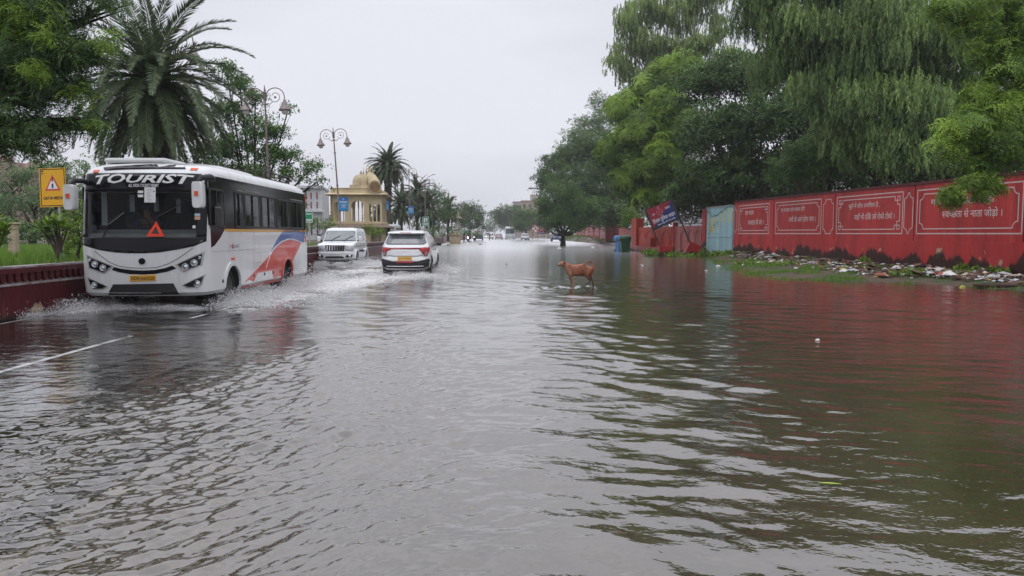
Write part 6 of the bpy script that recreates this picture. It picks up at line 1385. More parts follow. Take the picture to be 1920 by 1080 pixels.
mb = MB(); mb.box((0, -.05, 1.45), (1.4, .04, .3)); mb.build('blue_band', M['ban_blue'], bd); mb = MB(); [mb.box((0, -.075, z), (1.1, .03, .07)) for z in (2.1, 1.85, 1.45)]; mb.build('white_lines', M['white'], bd)
for x in (-.7, .7): mb = MB(); mb.tube([(x, .05, 0), (x, .05, 2.3)], .05, 6); mb.build('post', M['white'], hb)
# ================================================================ PLANTS
def rotmats(dirs, rng):
    """matrices whose z axis is dirs, spun at random"""
    z = dirs / np.linalg.norm(dirs, axis=1, keepdims=True); a = rng.normal(size=z.shape); x = np.cross(a, z); x /= np.linalg.norm(x, axis=1, keepdims=True); y = np.cross(z, x)
    return np.stack([x, y, z], 2)
def leafquad(base, d, up, L, Wd, fold=.0):
    """rhombic leaves: arrays (n,3)"""
    d = d / np.linalg.norm(d, axis=1, keepdims=True); s = np.cross(d, up); s /= np.linalg.norm(s, axis=1, keepdims=True) + 1e-9
    L = np.asarray(L).reshape(-1, 1); Wd = np.asarray(Wd).reshape(-1, 1); n = np.cross(s, d)
    m = base + d * L * .45 + n * L * fold
    return np.stack([base, m + s * Wd / 2, base + d * L, m - s * Wd / 2], 1)
def tmpl_broad(rng, n=9, L=.5, Wd=.24):
    th = rng.uniform(0, 2 * pi, n); ph = np.abs(rng.normal(.9, .45, n)); d = np.stack([np.cos(th) * np.sin(ph), np.sin(th) * np.sin(ph), np.cos(ph)], 1)
    base = rng.normal(0, .28, (n, 3)) + d * .2; up = rng.normal(0, .5, (n, 3)) + [0, 0, 1]
    return leafquad(base, d + rng.normal(0, .25, (n, 3)), up, L * rng.uniform(.7, 1.2, n), Wd * rng.uniform(.8, 1.2, n), .06)
def tmpl_neem(rng, nr=5, npair=6, L=.34, Wd=.085):
    out = []
    for k in range(nr):
        th = 2 * pi * k / nr + rng.uniform(-.4, .4); el = rng.uniform(.1, .9); hx = np.array([cos(th), sin(th), 0.]); p = np.zeros(3); prev = p
        for i in range(1, npair + 1):
            t = i / npair; d = hx * cos(el - t * 1.3) + np.array([0, 0, sin(el - t * 1.3)]); p = p + d * .17; side = np.cross(d, [0, 0, 1.]); side /= np.linalg.norm(side)
            for s in (-1, 1): out.append((p, d * .55 + side * s + np.array([0, 0, -.25]), np.array([0, 0, 1.]) + rng.normal(0, .3, 3)))
    b, d, u = [np.array(v) for v in zip(*out)]; n = len(b)
    return leafquad(b, d, u, L * rng.uniform(.8, 1.15, n), Wd, .03)
def tmpl_willow(rng, n=26, L=.17, Wd=.024, H=1.0):
    out = []; x = np.zeros(3); dr = np.array([rng.normal(0, .35), rng.normal(0, .35), -.55])
    for i in range(n):
        t = i / n; dr = dr * .9 + np.array([rng.normal(0, .05), rng.normal(0, .05), -.12]); dr /= np.linalg.norm(dr); x = x + dr * H / n
        a = rng.uniform(0, 2 * pi); out.append((x, dr * 1.0 + np.array([cos(a), sin(a), -.25]) * .55, rng.normal(0, 1, 3)))
    b, d, u = [np.array(v) for v in zip(*out)]
    return leafquad(b, d, u, L * rng.uniform(.7, 1.2, n), Wd, .02)
def lobe(px, py, rx, ry, d, rd=None):
    c = P(px, py, d); s = d / FPX; return (np.array(c), np.array([rx * s, rd if rd else (rx + ry) / 2 * s, ry * s]))
def crown_mesh(name, lobes, style, size, per_m2, rng, clump=.9, tips=.25, hang=1.0, tsize=None, sparse=.0, cn=1.0, lw=1.0):
    V = []; T = []
    for li, (c, r) in enumerate(lobes):
        area = 4 * pi * ((r[0] * r[1]) ** 1.6 / 3 + (r[0] * r[2]) ** 1.6 / 3 + (r[1] * r[2]) ** 1.6 / 3) ** (1 / 1.6); n = int(area * per_m2)
        nc = max(5, int(area / (clump * clump) * .9 * cn)); dr = rng.normal(size=(nc, 3)); dr /= np.linalg.norm(dr, axis=1, keepdims=True)
        dr[:, 2] = np.where(dr[:, 2] < -.55, -dr[:, 2] * .4, dr[:, 2]); rad = rng.uniform(.72, 1.06, nc) * (1 - sparse * rng.random(nc)); cc = c + dr * r * rad[:, None]
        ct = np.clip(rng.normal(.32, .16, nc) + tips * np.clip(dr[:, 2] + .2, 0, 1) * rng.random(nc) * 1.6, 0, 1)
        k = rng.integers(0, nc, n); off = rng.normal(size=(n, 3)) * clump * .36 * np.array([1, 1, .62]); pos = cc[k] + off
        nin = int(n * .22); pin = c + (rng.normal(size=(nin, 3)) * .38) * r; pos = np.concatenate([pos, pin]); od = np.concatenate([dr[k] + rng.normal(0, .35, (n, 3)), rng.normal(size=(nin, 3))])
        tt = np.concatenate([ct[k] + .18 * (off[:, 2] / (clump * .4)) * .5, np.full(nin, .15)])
        if style == 'willow':
            for v in range(6):
                sel = np.arange(v, len(pos), 6); tm = tmpl_willow(rng, H=hang / size, L=.17 / size * .9 * (tsize or 1), Wd=.026 / size * (tsize or 1) * lw); a = rng.uniform(0, 2 * pi, len(sel)); R = np.zeros((len(sel), 3, 3)); R[:, 0, 0] = np.cos(a); R[:, 0, 1] = -np.sin(a); R[:, 1, 0] = np.sin(a); R[:, 1, 1] = np.cos(a); R[:, 2, 2] = 1
                sc_ = size * rng.uniform(.6, 1.25, len(sel)); q = np.einsum('nij,mkj->nmki', R, tm) * sc_[:, None, None, None] + pos[sel][:, None, None, :]; V.append(q.reshape(-1, 4, 3)); T.append(np.repeat(tt[sel], tm.shape[0]) + rng.normal(0, .10, len(sel) * tm.shape[0]))
        else:
            fn = tmpl_neem if style == 'neem' else tmpl_broad
            dirs = od + np.array([0, 0, .35 if style == 'neem' else .5])
            for v in range(5):
                sel = np.arange(v, len(pos), 5); tm = fn(rng); 
                if lw != 1: ctr = tm.mean(1, keepdims=True)
                R = rotmats(dirs[sel], rng); sc_ = size * rng.uniform(.7, 1.25, len(sel)); q = np.einsum('nij,mkj->nmki', R, tm) * sc_[:, None, None, None] + pos[sel][:, None, None, :]
                V.append(q.reshape(-1, 4, 3)); T.append(np.repeat(tt[sel], tm.shape[0]) + rng.normal(0, .08, len(sel) * tm.shape[0]))
    V = np.concatenate(V); T = np.clip(np.concatenate(T), 0, 1); n = len(V)
    return V.reshape(-1, 3), np.arange(n * 4).reshape(-1, 4), np.repeat(T, 4)
M['bark'] = mat('bark', (.075, .055, .042), .85, var=.35, scale=6, bump=.03, bscale=14, stretch=(1, 1, .3)); M['bark_dark'] = mat('wet_bark', (.025, .020, .018), .8, var=.3, scale=6, bump=.02, bscale=14, stretch=(1, 1, .3)); M['bark_pale'] = mat('pale_bark', (.22, .20, .17), .8, var=.3, scale=4, bump=.01)
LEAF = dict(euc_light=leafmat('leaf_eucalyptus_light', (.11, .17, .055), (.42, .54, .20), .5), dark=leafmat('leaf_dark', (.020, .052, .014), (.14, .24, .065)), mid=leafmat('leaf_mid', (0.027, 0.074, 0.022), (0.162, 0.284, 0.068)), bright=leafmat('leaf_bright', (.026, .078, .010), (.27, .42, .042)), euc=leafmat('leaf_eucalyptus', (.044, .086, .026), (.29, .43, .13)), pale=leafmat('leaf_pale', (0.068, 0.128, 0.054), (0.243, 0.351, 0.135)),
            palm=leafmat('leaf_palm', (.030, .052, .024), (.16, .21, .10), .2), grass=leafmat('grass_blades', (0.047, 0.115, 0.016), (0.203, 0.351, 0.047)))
NT = [0]
def tree(name, label, base, lobes, style, size, per_m2, leaf, bark='bark', tr=.22, fork=.45, seed=None, cat='tree', group=None, limbs=True, **kw):
    NT[0] += 1; rng = np.random.default_rng(100 + NT[0] if seed is None else seed); rd = random.Random(NT[0])
    base = Vector(base); e = empty(name, base, 0, label, cat, group); V, Q, T = crown_mesh(name, lobes, style, size, per_m2, rng, **kw); V = V - np.array(base)
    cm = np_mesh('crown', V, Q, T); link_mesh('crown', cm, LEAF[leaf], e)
    if limbs:
        cs = [Vector(c) - base for c, r in lobes]; rs = [r for c, r in lobes]; cen = sum(cs, Vector()) / len(cs); low = min(c.z - r[2] for c, r in zip(cs, rs))
        fk = Vector((cen.x * .25, cen.y * .25, max(.6, cen.z * fork))); mb = MB(); n = 8
        tp = [Vector((0, 0, -.5)), Vector((rd.uniform(-.1, .1), 0, fk.z * .35)), Vector((fk.x * .6, fk.y * .6, fk.z * .7)), fk]; mb.tube(tp, [tr * 1.35, tr, tr * .85, tr * .75], 12)
        for c, r in zip(cs, rs):
            mid = fk.lerp(c, .5) + Vector((rd.uniform(-.1, .1) * r[0], 0, -.08 * (c - fk).length)); mb.tube([fk, fk.lerp(mid, .5) + Vector((0, 0, -.03)), mid, c], [tr * .55, tr * .42, tr * .3, tr * .16], 8)
            for _ in range(5):
                dv = Vector((rd.gauss(0, 1), rd.gauss(0, 1), rd.gauss(.3, .8))).normalized(); tip = c + Vector((dv.x * r[0], dv.y * r[1], dv.z * r[2])) * .95; st = mid.lerp(c, rd.uniform(.1, 1)); mm = st.lerp(tip, .5) + Vector((rd.uniform(-.1, .1), rd.uniform(-.1, .1), rd.uniform(0, .15))) * r[0]
                mb.tube([st, mm, tip], [tr * .16, tr * .10, tr * .03], 5)
        mb.build('trunk', M[bark], e)
    return e
def gp_(px, py, d, z=None): p = P(px, py, d); return Vector((p.x, d, p.z if z is None else z))
# ---- right side, far to near
tree('hazy_tree', 'faint grey green tree at the vanishing point of the road', gp_(928, 438, 420, .3), [lobe(926, 424, 16, 14, 420), lobe(945, 420, 14, 16, 420), lobe(914, 432, 10, 8, 420)], 'broad', 1.6, .5, 'mid', clump=3)
tree('hazy_tree', 'dark hazy round tree behind the distant coach', gp_(950, 438, 270, .5), [lobe(950, 400, 20, 16, 270), lobe(937, 412, 14, 14, 270), lobe(966, 412, 20, 22, 270), lobe(954, 422, 16, 14, 270), lobe(930, 402, 10, 8, 270)], 'broad', 1.1, 1.2, 'dark', clump=2.2)
tree('roadside_tree', 'light green low tree above the silver car and hoardings', gp_(986, 438, 180, .5), [lobe(975, 412, 18, 18, 180), lobe(998, 405, 20, 16, 180), lobe(1012, 415, 18, 20, 178), lobe(985, 425, 22, 12, 178), lobe(968, 424, 12, 10, 178)], 'broad', .75, 2.2, 'mid', clump=1.5)
tree('tall_tree', 'tall pale tree rising behind the dark roadside crown on the right', gp_(1120, 438, 135, .7), [lobe(1125, 200, 24, 26, 135), lobe(1100, 235, 26, 24, 135), lobe(1140, 235, 30, 32, 135), lobe(1095, 258, 26, 24, 135), lobe(1150, 200, 18, 22, 135), lobe(1070, 262, 22, 18, 135)], 'broad', .7, 2.0, 'pale', clump=1.6)
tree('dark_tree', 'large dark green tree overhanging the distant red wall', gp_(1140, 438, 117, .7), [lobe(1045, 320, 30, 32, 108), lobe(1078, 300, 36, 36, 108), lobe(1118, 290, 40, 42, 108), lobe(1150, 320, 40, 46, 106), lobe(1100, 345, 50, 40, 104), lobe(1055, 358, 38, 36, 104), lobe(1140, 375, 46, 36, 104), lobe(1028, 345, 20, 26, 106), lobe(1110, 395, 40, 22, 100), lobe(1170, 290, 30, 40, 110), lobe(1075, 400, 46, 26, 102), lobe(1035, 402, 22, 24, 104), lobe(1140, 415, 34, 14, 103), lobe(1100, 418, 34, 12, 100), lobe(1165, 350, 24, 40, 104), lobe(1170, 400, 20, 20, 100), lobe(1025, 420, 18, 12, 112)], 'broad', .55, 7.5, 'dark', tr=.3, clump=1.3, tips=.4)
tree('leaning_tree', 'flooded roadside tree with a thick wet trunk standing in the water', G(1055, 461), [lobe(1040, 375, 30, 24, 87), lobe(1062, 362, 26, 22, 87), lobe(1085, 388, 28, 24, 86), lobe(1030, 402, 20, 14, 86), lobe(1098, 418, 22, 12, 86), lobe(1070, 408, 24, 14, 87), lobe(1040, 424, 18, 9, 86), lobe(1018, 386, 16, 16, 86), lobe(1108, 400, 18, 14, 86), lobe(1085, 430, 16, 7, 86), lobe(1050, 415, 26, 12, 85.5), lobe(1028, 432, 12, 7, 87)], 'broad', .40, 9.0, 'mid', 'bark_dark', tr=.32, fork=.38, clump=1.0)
tree('eucalyptus_tree', 'tall pale eucalyptus with loose hanging foliage against the sky', gp_(1250, 438, 76, .4), [lobe(1175, 45, 30, 40, 76), lobe(1215, 20, 34, 36, 76), lobe(1262, 30, 36, 44, 76), lobe(1310, 10, 34, 34, 76), lobe(1160, 110, 26, 30, 76), lobe(1205, 95, 34, 40, 76), lobe(1250, 95, 34, 38, 76), lobe(1300, 90, 38, 34, 76), lobe(1345, 60, 22, 34, 76), lobe(1190, 140, 24, 22, 76), lobe(1360, 110, 26, 30, 76), lobe(1255, -50, 60, 40, 76), lobe(1340, -30, 50, 40, 76)], 'willow', 1.0, 11, 'euc_light', 'bark_pale', tr=.20, fork=.6, clump=1.15, hang=.55, tsize=1.7, tips=.9, cn=.7, lw=1.1)
tree('neem_tree', 'bright yellow green neem tree at the edge of the open sky', gp_(1235, 438, 65, .3), [lobe(1170, 215, 36, 40, 60), lobe(1205, 185, 36, 36, 60), lobe(1245, 150, 38, 36, 60), lobe(1285, 130, 34, 28, 60), lobe(1165, 280, 34, 40, 59), lobe(1210, 250, 44, 44, 58), lobe(1255, 215, 44, 46, 58), lobe(1190, 335, 40, 42, 59), lobe(1235, 310, 46, 46, 57), lobe(1280, 260, 46, 56, 58), lobe(1225, 375, 44, 26, 58), lobe(1140, 285, 14, 16, 60), lobe(1280, 345, 50, 36, 58)], 'neem', .74, 6.0, 'bright', tr=.35, clump=.8, tips=.85)
tree('broadleaf_tree', 'big dark broadleaf tree behind the blue painted wall section', gp_(1400, 438, 52, .4), [lobe(1315, 170, 46, 42, 52), lobe(1375, 145, 50, 44, 52), lobe(1440, 150, 54, 50, 52), lobe(1330, 250, 56, 54, 50), lobe(1400, 235, 60, 60, 50), lobe(1470, 240, 60, 60, 50), lobe(1335, 335, 56, 42, 51), lobe(1410, 325, 60, 48, 50), lobe(1480, 320, 54, 44, 50), lobe(1290, 370, 40, 22, 52), lobe(1360, 375, 44, 14, 52), lobe(1520, 180, 50, 60, 52), lobe(1540, 280, 50, 60, 50)], 'broad', .46, 15, 'dark', tr=.30, clump=.95, tips=.5)
tree('gate_shrub', 'leafy green shrub spilling over the pink wall behind the bins', gp_(1190, 438, 72, .5), [lobe(1176, 408, 14, 14, 72), lobe(1196, 398, 18, 18, 72), lobe(1200, 418, 16, 10, 71), lobe(1175, 424, 12, 6, 71), lobe(1190, 412, 18, 14, 72)], 'broad', .34, 11, 'bright', tr=.12, clump=.6, cat='shrub', tips=.5)
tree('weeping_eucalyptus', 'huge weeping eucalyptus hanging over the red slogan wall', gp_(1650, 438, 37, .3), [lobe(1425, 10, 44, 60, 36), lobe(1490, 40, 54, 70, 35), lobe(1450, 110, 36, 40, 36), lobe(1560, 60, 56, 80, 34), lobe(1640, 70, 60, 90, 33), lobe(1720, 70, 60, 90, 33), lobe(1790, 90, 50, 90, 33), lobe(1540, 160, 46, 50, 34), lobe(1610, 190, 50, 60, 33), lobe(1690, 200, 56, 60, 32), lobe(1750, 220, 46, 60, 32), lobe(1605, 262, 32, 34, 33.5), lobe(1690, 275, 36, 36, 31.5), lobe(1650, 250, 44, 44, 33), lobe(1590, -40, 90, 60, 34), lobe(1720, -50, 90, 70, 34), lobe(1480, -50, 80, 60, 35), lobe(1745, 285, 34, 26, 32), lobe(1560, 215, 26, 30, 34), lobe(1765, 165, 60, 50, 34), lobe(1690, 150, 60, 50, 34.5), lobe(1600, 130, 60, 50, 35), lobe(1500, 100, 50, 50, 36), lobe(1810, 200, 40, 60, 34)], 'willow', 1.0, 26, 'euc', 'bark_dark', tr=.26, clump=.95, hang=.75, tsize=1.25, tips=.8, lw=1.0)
tree('creeper_bush', 'dense glossy creeper drooping over the red wall between two slogans', gp_(1520, 438, 39.5, .3), [lobe(1470, 315, 26, 24, 39), lobe(1500, 290, 30, 28, 38.5), lobe(1540, 272, 28, 24, 38.5), lobe(1520, 315, 34, 24, 38.3), lobe(1565, 305, 30, 34, 38), lobe(1460, 340, 20, 12, 39.5), lobe(1495, 335, 16, 14, 38.3)], 'broad', .24, 26, 'mid', tr=.15, clump=.5, cat='shrub', tips=.5)
tree('near_neem', 'close neem tree with feathery drooping branches at the upper right corner', gp_(2080, 438, 19, .2), [lobe(1790, 20, 40, 34, 18), lobe(1850, 30, 50, 50, 18), lobe(1910, 60, 50, 60, 18), lobe(1840, 95, 30, 30, 18), lobe(1895, 140, 44, 50, 17.5), lobe(1840, 190, 34, 30, 17.5), lobe(1905, 215, 44, 44, 17), lobe(1800, 245, 34, 28, 17), lobe(1850, 270, 44, 40, 17), lobe(1905, 290, 40, 34, 17), lobe(1790, 290, 26, 22, 17), lobe(1985, 120, 60, 120, 18), lobe(1990, 280, 50, 70, 17.5), lobe(1880, -30, 90, 50, 18.5), lobe(1840, 320, 30, 18, 17)], 'neem', .30, 22, 'bright', 'bark_dark', tr=.24, clump=.42, tips=.5, fork=.9)
tree('hanging_branch', 'low hanging neem twigs dangling in front of the last slogan', gp_(1850, 330, 16.5), [lobe(1784, 368, 18, 13, 16.3), lobe(1795, 372, 13, 11, 16.3), lobe(1846, 366, 13, 14, 16.3), lobe(1862, 352, 18, 10, 16.4), lobe(1820, 345, 22, 8, 16.5)], 'neem', .20, 75, 'bright', 'bark_dark', tr=.03, fork=.1, clump=.16, cat='branch', tips=.4, limbs=False)
mb = MB()
for p_ in ([(1905, 300), (1880, 325), (1850, 338), (1820, 345), (1795, 360), (1784, 368)], [(1870, 330), (1862, 350), (1848, 366)], [(1850, 338), (1800, 340), (1785, 350)]): mb.tube([P(x, y, 16.6) for x, y in p_], [.02, .016, .013, .01, .008, .005][:len(p_)], 6)
hb_ = [o for o in bpy.data.objects if o.name == 'hanging_branch'][0]; o = mb.build('twig', M['bark_dark']); o.location = -hb_.location; o.parent = hb_
tree('thicket', 'dark undergrowth filling the gap above the red wall at its far end', gp_(1340, 438, 58, .3), [lobe(1285, 390, 34, 30, 60), lobe(1330, 380, 40, 34, 58), lobe(1380, 378, 40, 34, 57), lobe(1430, 372, 40, 36, 56), lobe(1480, 362, 40, 36, 54), lobe(1260, 400, 30, 22, 62)], 'broad', .5, 10, 'dark', limbs=False, clump=1.1, cat='thicket')
tree('thicket', 'dark undergrowth behind the third and last slogan panels', gp_(1700, 438, 38, .3), [lobe(1500, 362, 44, 40, 48), lobe(1570, 356, 46, 46, 46), lobe(1640, 350, 46, 50, 44), lobe(1710, 342, 50, 50, 41), lobe(1780, 335, 50, 56, 39), lobe(1850, 325, 60, 60, 37), lobe(1930, 310, 70, 70, 35), lobe(1560, 300, 50, 50, 45), lobe(1740, 270, 60, 60, 40), lobe(1850, 230, 60, 70, 37), lobe(1990, 120, 90, 130, 33)], 'broad', .42, 13, 'dark', limbs=False, clump=1.0, cat='thicket')
# ---- left side
tree('overhanging_neem', 'close dark neem overhanging the upper left corner', gp_(-260, 438, 12.5, .7), [lobe(20, 30, 60, 50, 12), lobe(95, 25, 60, 44, 12), lobe(50, 110, 70, 50, 12), lobe(120, 95, 44, 44, 12), lobe(160, 115, 36, 36, 12), lobe(15, 190, 50, 44, 12), lobe(80, 180, 50, 44, 12), lobe(140, 165, 38, 22, 12), lobe(30, 255, 46, 36, 12), lobe(90, 250, 38, 34, 12), lobe(8, 285, 30, 16, 12), lobe(72, 285, 26, 12, 12), lobe(-60, 100, 60, 140, 12), lobe(-50, 240, 50, 50, 12), lobe(190, 85, 20, 12, 12), lobe(200, 8, 40, 12, 12.2), lobe(60, -40, 120, 40, 12), lobe(172, 240, 16, 18, 12.1), lobe(150, 225, 16, 12, 12.1)], 'neem', .21, 33, 'dark', 'bark_dark', tr=.25, clump=.26, tips=.2, fork=.95, seed=5)
tree('neem_sprays', 'bright young neem shoots at the tips of the upper left crown', gp_(60, 60, 11.6), [lobe(20, 60, 36, 12, 11.6), lobe(60, 30, 40, 14, 11.6), lobe(75, 75, 20, 8, 11.5), lobe(190, 80, 24, 8, 11.6), lobe(60, 135, 22, 12, 11.5), lobe(172, 240, 15, 12, 11.9), lobe(145, 215, 12, 5, 11.9), lobe(150, 175, 14, 7, 11.8), lobe(10, 15, 20, 14, 11.5)], 'neem', .20, 50, 'bright', tr=.02, clump=.2, cat='shoots', tips=.6, limbs=False)
tree('pale_tree', 'pale green rounded tree behind the yellow warning sign', gp_(60, 438, 50, .8), [lobe(20, 350, 44, 36, 50), lobe(75, 338, 46, 34, 50), lobe(130, 330, 40, 34, 50), lobe(10, 400, 44, 34, 48), lobe(60, 385, 48, 30, 48), lobe(110, 380, 44, 34, 49), lobe(150, 370, 40, 40, 49), lobe(-40, 370, 50, 60, 50), lobe(175, 400, 30, 40, 50)], 'broad', .36, 6.0, 'pale', 'bark_dark', tr=.24, fork=.3, clump=.9)
tree('pale_tree', 'dim green thicket low behind the frangipani plant', gp_(90, 438, 40, .8), [lobe(20, 440, 50, 22, 40), lobe(80, 440, 50, 26, 40), lobe(140, 435, 44, 30, 40), lobe(180, 420, 40, 40, 40), lobe(-30, 430, 40, 30, 40)], 'broad', .30, 8, 'mid', tr=.1, clump=.6, cat='shrub')
tree('bright_bush', 'bright leafy bush squeezed between sign and bus mirror', gp_(150, 470, 19, .75), [lobe(145, 410, 18, 24, 19), lobe(160, 440, 26, 28, 19), lobe(140, 460, 24, 20, 19), lobe(175, 400, 22, 40, 19.5), lobe(120, 470, 16, 12, 19)], 'broad', .15, 42, 'bright', tr=.04, clump=.3, cat='shrub', tips=.5)
tree('thin_tree', 'open branched tree with sparse leaves between the date palm and pavilion', gp_(470, 438, 31, .7), [lobe(425, 135, 22, 24, 31), lobe(450, 165, 26, 26, 31), lobe(430, 215, 36, 30, 31), lobe(478, 195, 18, 22, 31), lobe(480, 245, 34, 30, 31), lobe(440, 280, 40, 30, 31), lobe(520, 250, 22, 20, 31), lobe(505, 295, 36, 26, 31), lobe(550, 290, 22, 18, 31), lobe(585, 315, 18, 16, 31), lobe(545, 330, 26, 18, 31), lobe(470, 330, 50, 24, 31), lobe(400, 300, 40, 50, 31), lobe(597, 340, 8, 10, 31), lobe(540, 205, 6, 14, 31), lobe(565, 375, 12, 20, 31)], 'broad', .21, 34, 'mid', 'bark_dark', tr=.13, fork=.35, clump=.45, sparse=.3, tips=.6, cn=.8)
tree('hedge', 'low green hedge at the foot of the white building behind the jeep', gp_(600, 438, 58, .75), [lobe(583, 420, 14, 12, 58), lobe(600, 425, 14, 8, 58), lobe(612, 416, 9, 7, 56), lobe(618, 426, 16, 8, 57), lobe(573, 430, 12, 10, 57)], 'broad', .24, 14, 'bright', tr=.05, clump=.5, cat='shrub')
tree('garden_plants', 'green garden plants right of the pavilion foot', gp_(705, 438, 58, .75), [lobe(695, 430, 9, 9, 58), lobe(712, 434, 10, 7, 58), lobe(724, 428, 10, 9, 66), lobe(700, 440, 14, 6, 57)], 'broad', .22, 16, 'bright', tr=.04, clump=.4, cat='shrub')
tree('garden_hedge', 'long bushy green hedge above the pale parapet right of the hatchback', gp_(830, 438, 100, .8), [lobe(800, 434, 14, 9, 92), lobe(820, 430, 14, 9, 96), lobe(838, 432, 12, 9, 100), lobe(808, 440, 16, 6, 90), lobe(850, 436, 10, 7, 104), lobe(780, 430, 10, 10, 92), lobe(872, 438, 14, 6, 125), lobe(890, 440, 10, 5, 135)], 'broad', .36, 7, 'mid', tr=.05, clump=.8, cat='shrub')
tree('round_tree', 'dark rounded tree right of the small kiosk on the left of the road', gp_(880, 438, 160, .8), [lobe(870, 400, 18, 20, 160), lobe(888, 396, 16, 16, 160), lobe(880, 418, 26, 18, 158), lobe(900, 410, 10, 14, 160), lobe(862, 415, 14, 16, 158), lobe(895, 426, 12, 10, 158)], 'broad', .65, 3.2, 'dark', tr=.3, clump=1.3)
tree('far_left_tree', 'small hazy tree in front of the white building gap left of the pavilion', gp_(612, 438, 120, .8), [lobe(612, 408, 10, 10, 120), lobe(603, 415, 9, 9, 120), lobe(618, 418, 8, 8, 120)], 'broad', .6, 3, 'dark', clump=1.3)
tree('broad_tree', 'mid green round tree among the palms of the grove', gp_(812, 438, 105, .8), [lobe(810, 365, 16, 14, 105), lobe(828, 380, 18, 18, 105), lobe(800, 385, 20, 18, 105), lobe(838, 402, 16, 18, 104), lobe(815, 408, 22, 16, 103), lobe(785, 402, 20, 18, 103)], 'broad', .45, 5, 'mid', clump=1.0)
# ---- palms
def frond_mesh(rng, L, el, bend, wl=.46, lw=.026, n=46):
    """one feather leaf from the origin along +x"""
    p = np.zeros(3); q = []; pts = [p.copy()]; dirs = []
    tw = rng.uniform(-.25, .25)
    for i in range(n):
        t = i / (n - 1); a = el - bend * t ** 1.35; d = np.array([cos(a), tw * t * .6, sin(a)]); d /= np.linalg.norm(d); p = p + d * L / n; pts.append(p.copy()); dirs.append(d)
    base, dd, uu, LL, WW = [], [], [], [], []
    for i in range(4, n):
        t = i / (n - 1); d = dirs[i]; s = np.cross(d, [0, 0, 1.]); s /= np.linalg.norm(s) + 1e-9; u = np.cross(s, d)
        ln = wl * (max(0., sin(pi * min(1, t * .80 + .17))) ** .6) * rng.uniform(.85, 1.1)
        for sg in (-1, 1):
            for jit in (0, .5):
                bp_ = pts[i] + d * (L / n) * jit; v = d * .75 + s * sg * (.85 - .35 * t) + u * rng.uniform(.05, .45) - np.array([0, 0, .18]); base.append(bp_); dd.append(v); uu.append(u + rng.normal(0, .3, 3)); LL.append(ln); WW.append(lw)
    V = leafquad(np.array(base), np.array(dd), np.array(uu), LL, WW, -.02).reshape(-1, 3); nq = len(V) // 4; Q = np.arange(nq * 4).reshape(-1, 4)
    T = np.clip(rng.normal(.45, .22, nq), 0, 1).repeat(4)
    # rachis as thin strips
    r = []; 
    for i in range(0, n, 3):
        j = min(n, i + 3); a, b = pts[i], pts[j]; w = .030 * (1 - i / n) + .006; s = np.array([0, w, 0]); k = np.array([0, 0, w])
        r += [[a - s, a + s, b + s, b - s], [a - k, a + k, b + k, b - k]]
    r = np.array(r).reshape(-1, 3); Q2 = np.arange(len(r)).reshape(-1, 4) + len(V)
    return np.concatenate([V, r]), np.concatenate([Q, Q2]), np.concatenate([T, np.full(len(r), .95)])
def palm(label, top, L, nf, parts, tr=.2, zbase=.75, skirt=.5, lw=.026, seed=1, name='date_palm'):
    rng = np.random.default_rng(seed); rd = random.Random(seed); top = Vector(top); e = empty(name, (top.x, top.y, zbase), 0, label, 'palm tree'); H = top.z - zbase
    mb = MB(); k = 14; mb.tube([(rd.uniform(-.02, .02), 0, -.4 + (H + .2) * i / k) for i in range(k + 1)], [tr * (1.25 if i == 0 else 1 + .10 * (i % 2)) for i in range(k + 1)], 12)
    for i in range(90):
        a = i * 2.4; z = H * .55 + (H * .47) * i / 90; mb.box((cos(a) * tr * 1.15, sin(a) * tr * 1.15, z), (.16, .07, .22), Euler((0, radians(-35), a), 'XYZ'))
    mb.build('trunk', M['bark'], e); var = []
    NV = 9
    for i in range(NV):
        f = i / (NV - 1); el = radians(86 - f * 136); bd = radians(52 + 42 * sin(pi * f) - 24 * f); var.append(frond_mesh(rng, L * (1 - .08 * f), el, bd, wl=L * .135, lw=lw, n=64 if parts else 46))
    if parts: meshes = [np_mesh('frond', *v) for v in var]
    acc = []
    for i in range(nf):
        u = (i + .5) / nf; f = u ** (1 / (1 + skirt)); vi = min(NV - 1, int(f * NV)); a = i * 2.39996 + rd.uniform(-.2, .2); s = rd.uniform(.85, 1.1)
        if parts:
            o = link_mesh('frond', meshes[vi], None, e)
            if not meshes[vi].materials: meshes[vi].materials.append(LEAF['palm'])
            o.location = (0, 0, H); o.rotation_euler = (rd.uniform(-.12, .12), rd.uniform(-.1, .1), a); o.scale = (s, s, s)
        else:
            R = np.array(Euler((rd.uniform(-.12, .12), rd.uniform(-.1, .1), a)).to_matrix()); V, Q, T = var[vi]; acc.append((V @ R.T * s + np.array([0, 0, H]), Q, T))
    if not parts:
        off = 0; Vs, Qs, Ts = [], [], []
        for V, Q, T in acc: Vs.append(V); Qs.append(Q + off); Ts.append(T); off += len(V)
        link_mesh('crown', np_mesh('crown', np.concatenate(Vs), np.concatenate(Qs), np.concatenate(Ts)), LEAF['palm'], e)
    return e
palm('large date palm with a full round crown rising behind the bus', P(286, 152, 20.5), 2.98, 100, True, tr=.22, skirt=.6, lw=.032, seed=3)
palm('smaller date palm standing alone between pavilion and hatchback', P(727, 312, 78), 2.65, 170, False, tr=.27, skirt=.6, lw=.05, seed=4)
palm('low drooping palm behind the trunk of the smaller date palm', P(752, 385, 92), 3.0, 60, False, tr=.2, skirt=.3, lw=.08, seed=5)
palm('tall palm in the middle of the grove below the forked light mast', P(782, 362, 98), 3.2, 64, False, tr=.2, skirt=.4, lw=.08, seed=6)
palm('pale palm fronds in front of the grove near the green sign', P(800, 392, 96), 3.0, 56, False, tr=.2, skirt=.2, lw=.08, seed=7)
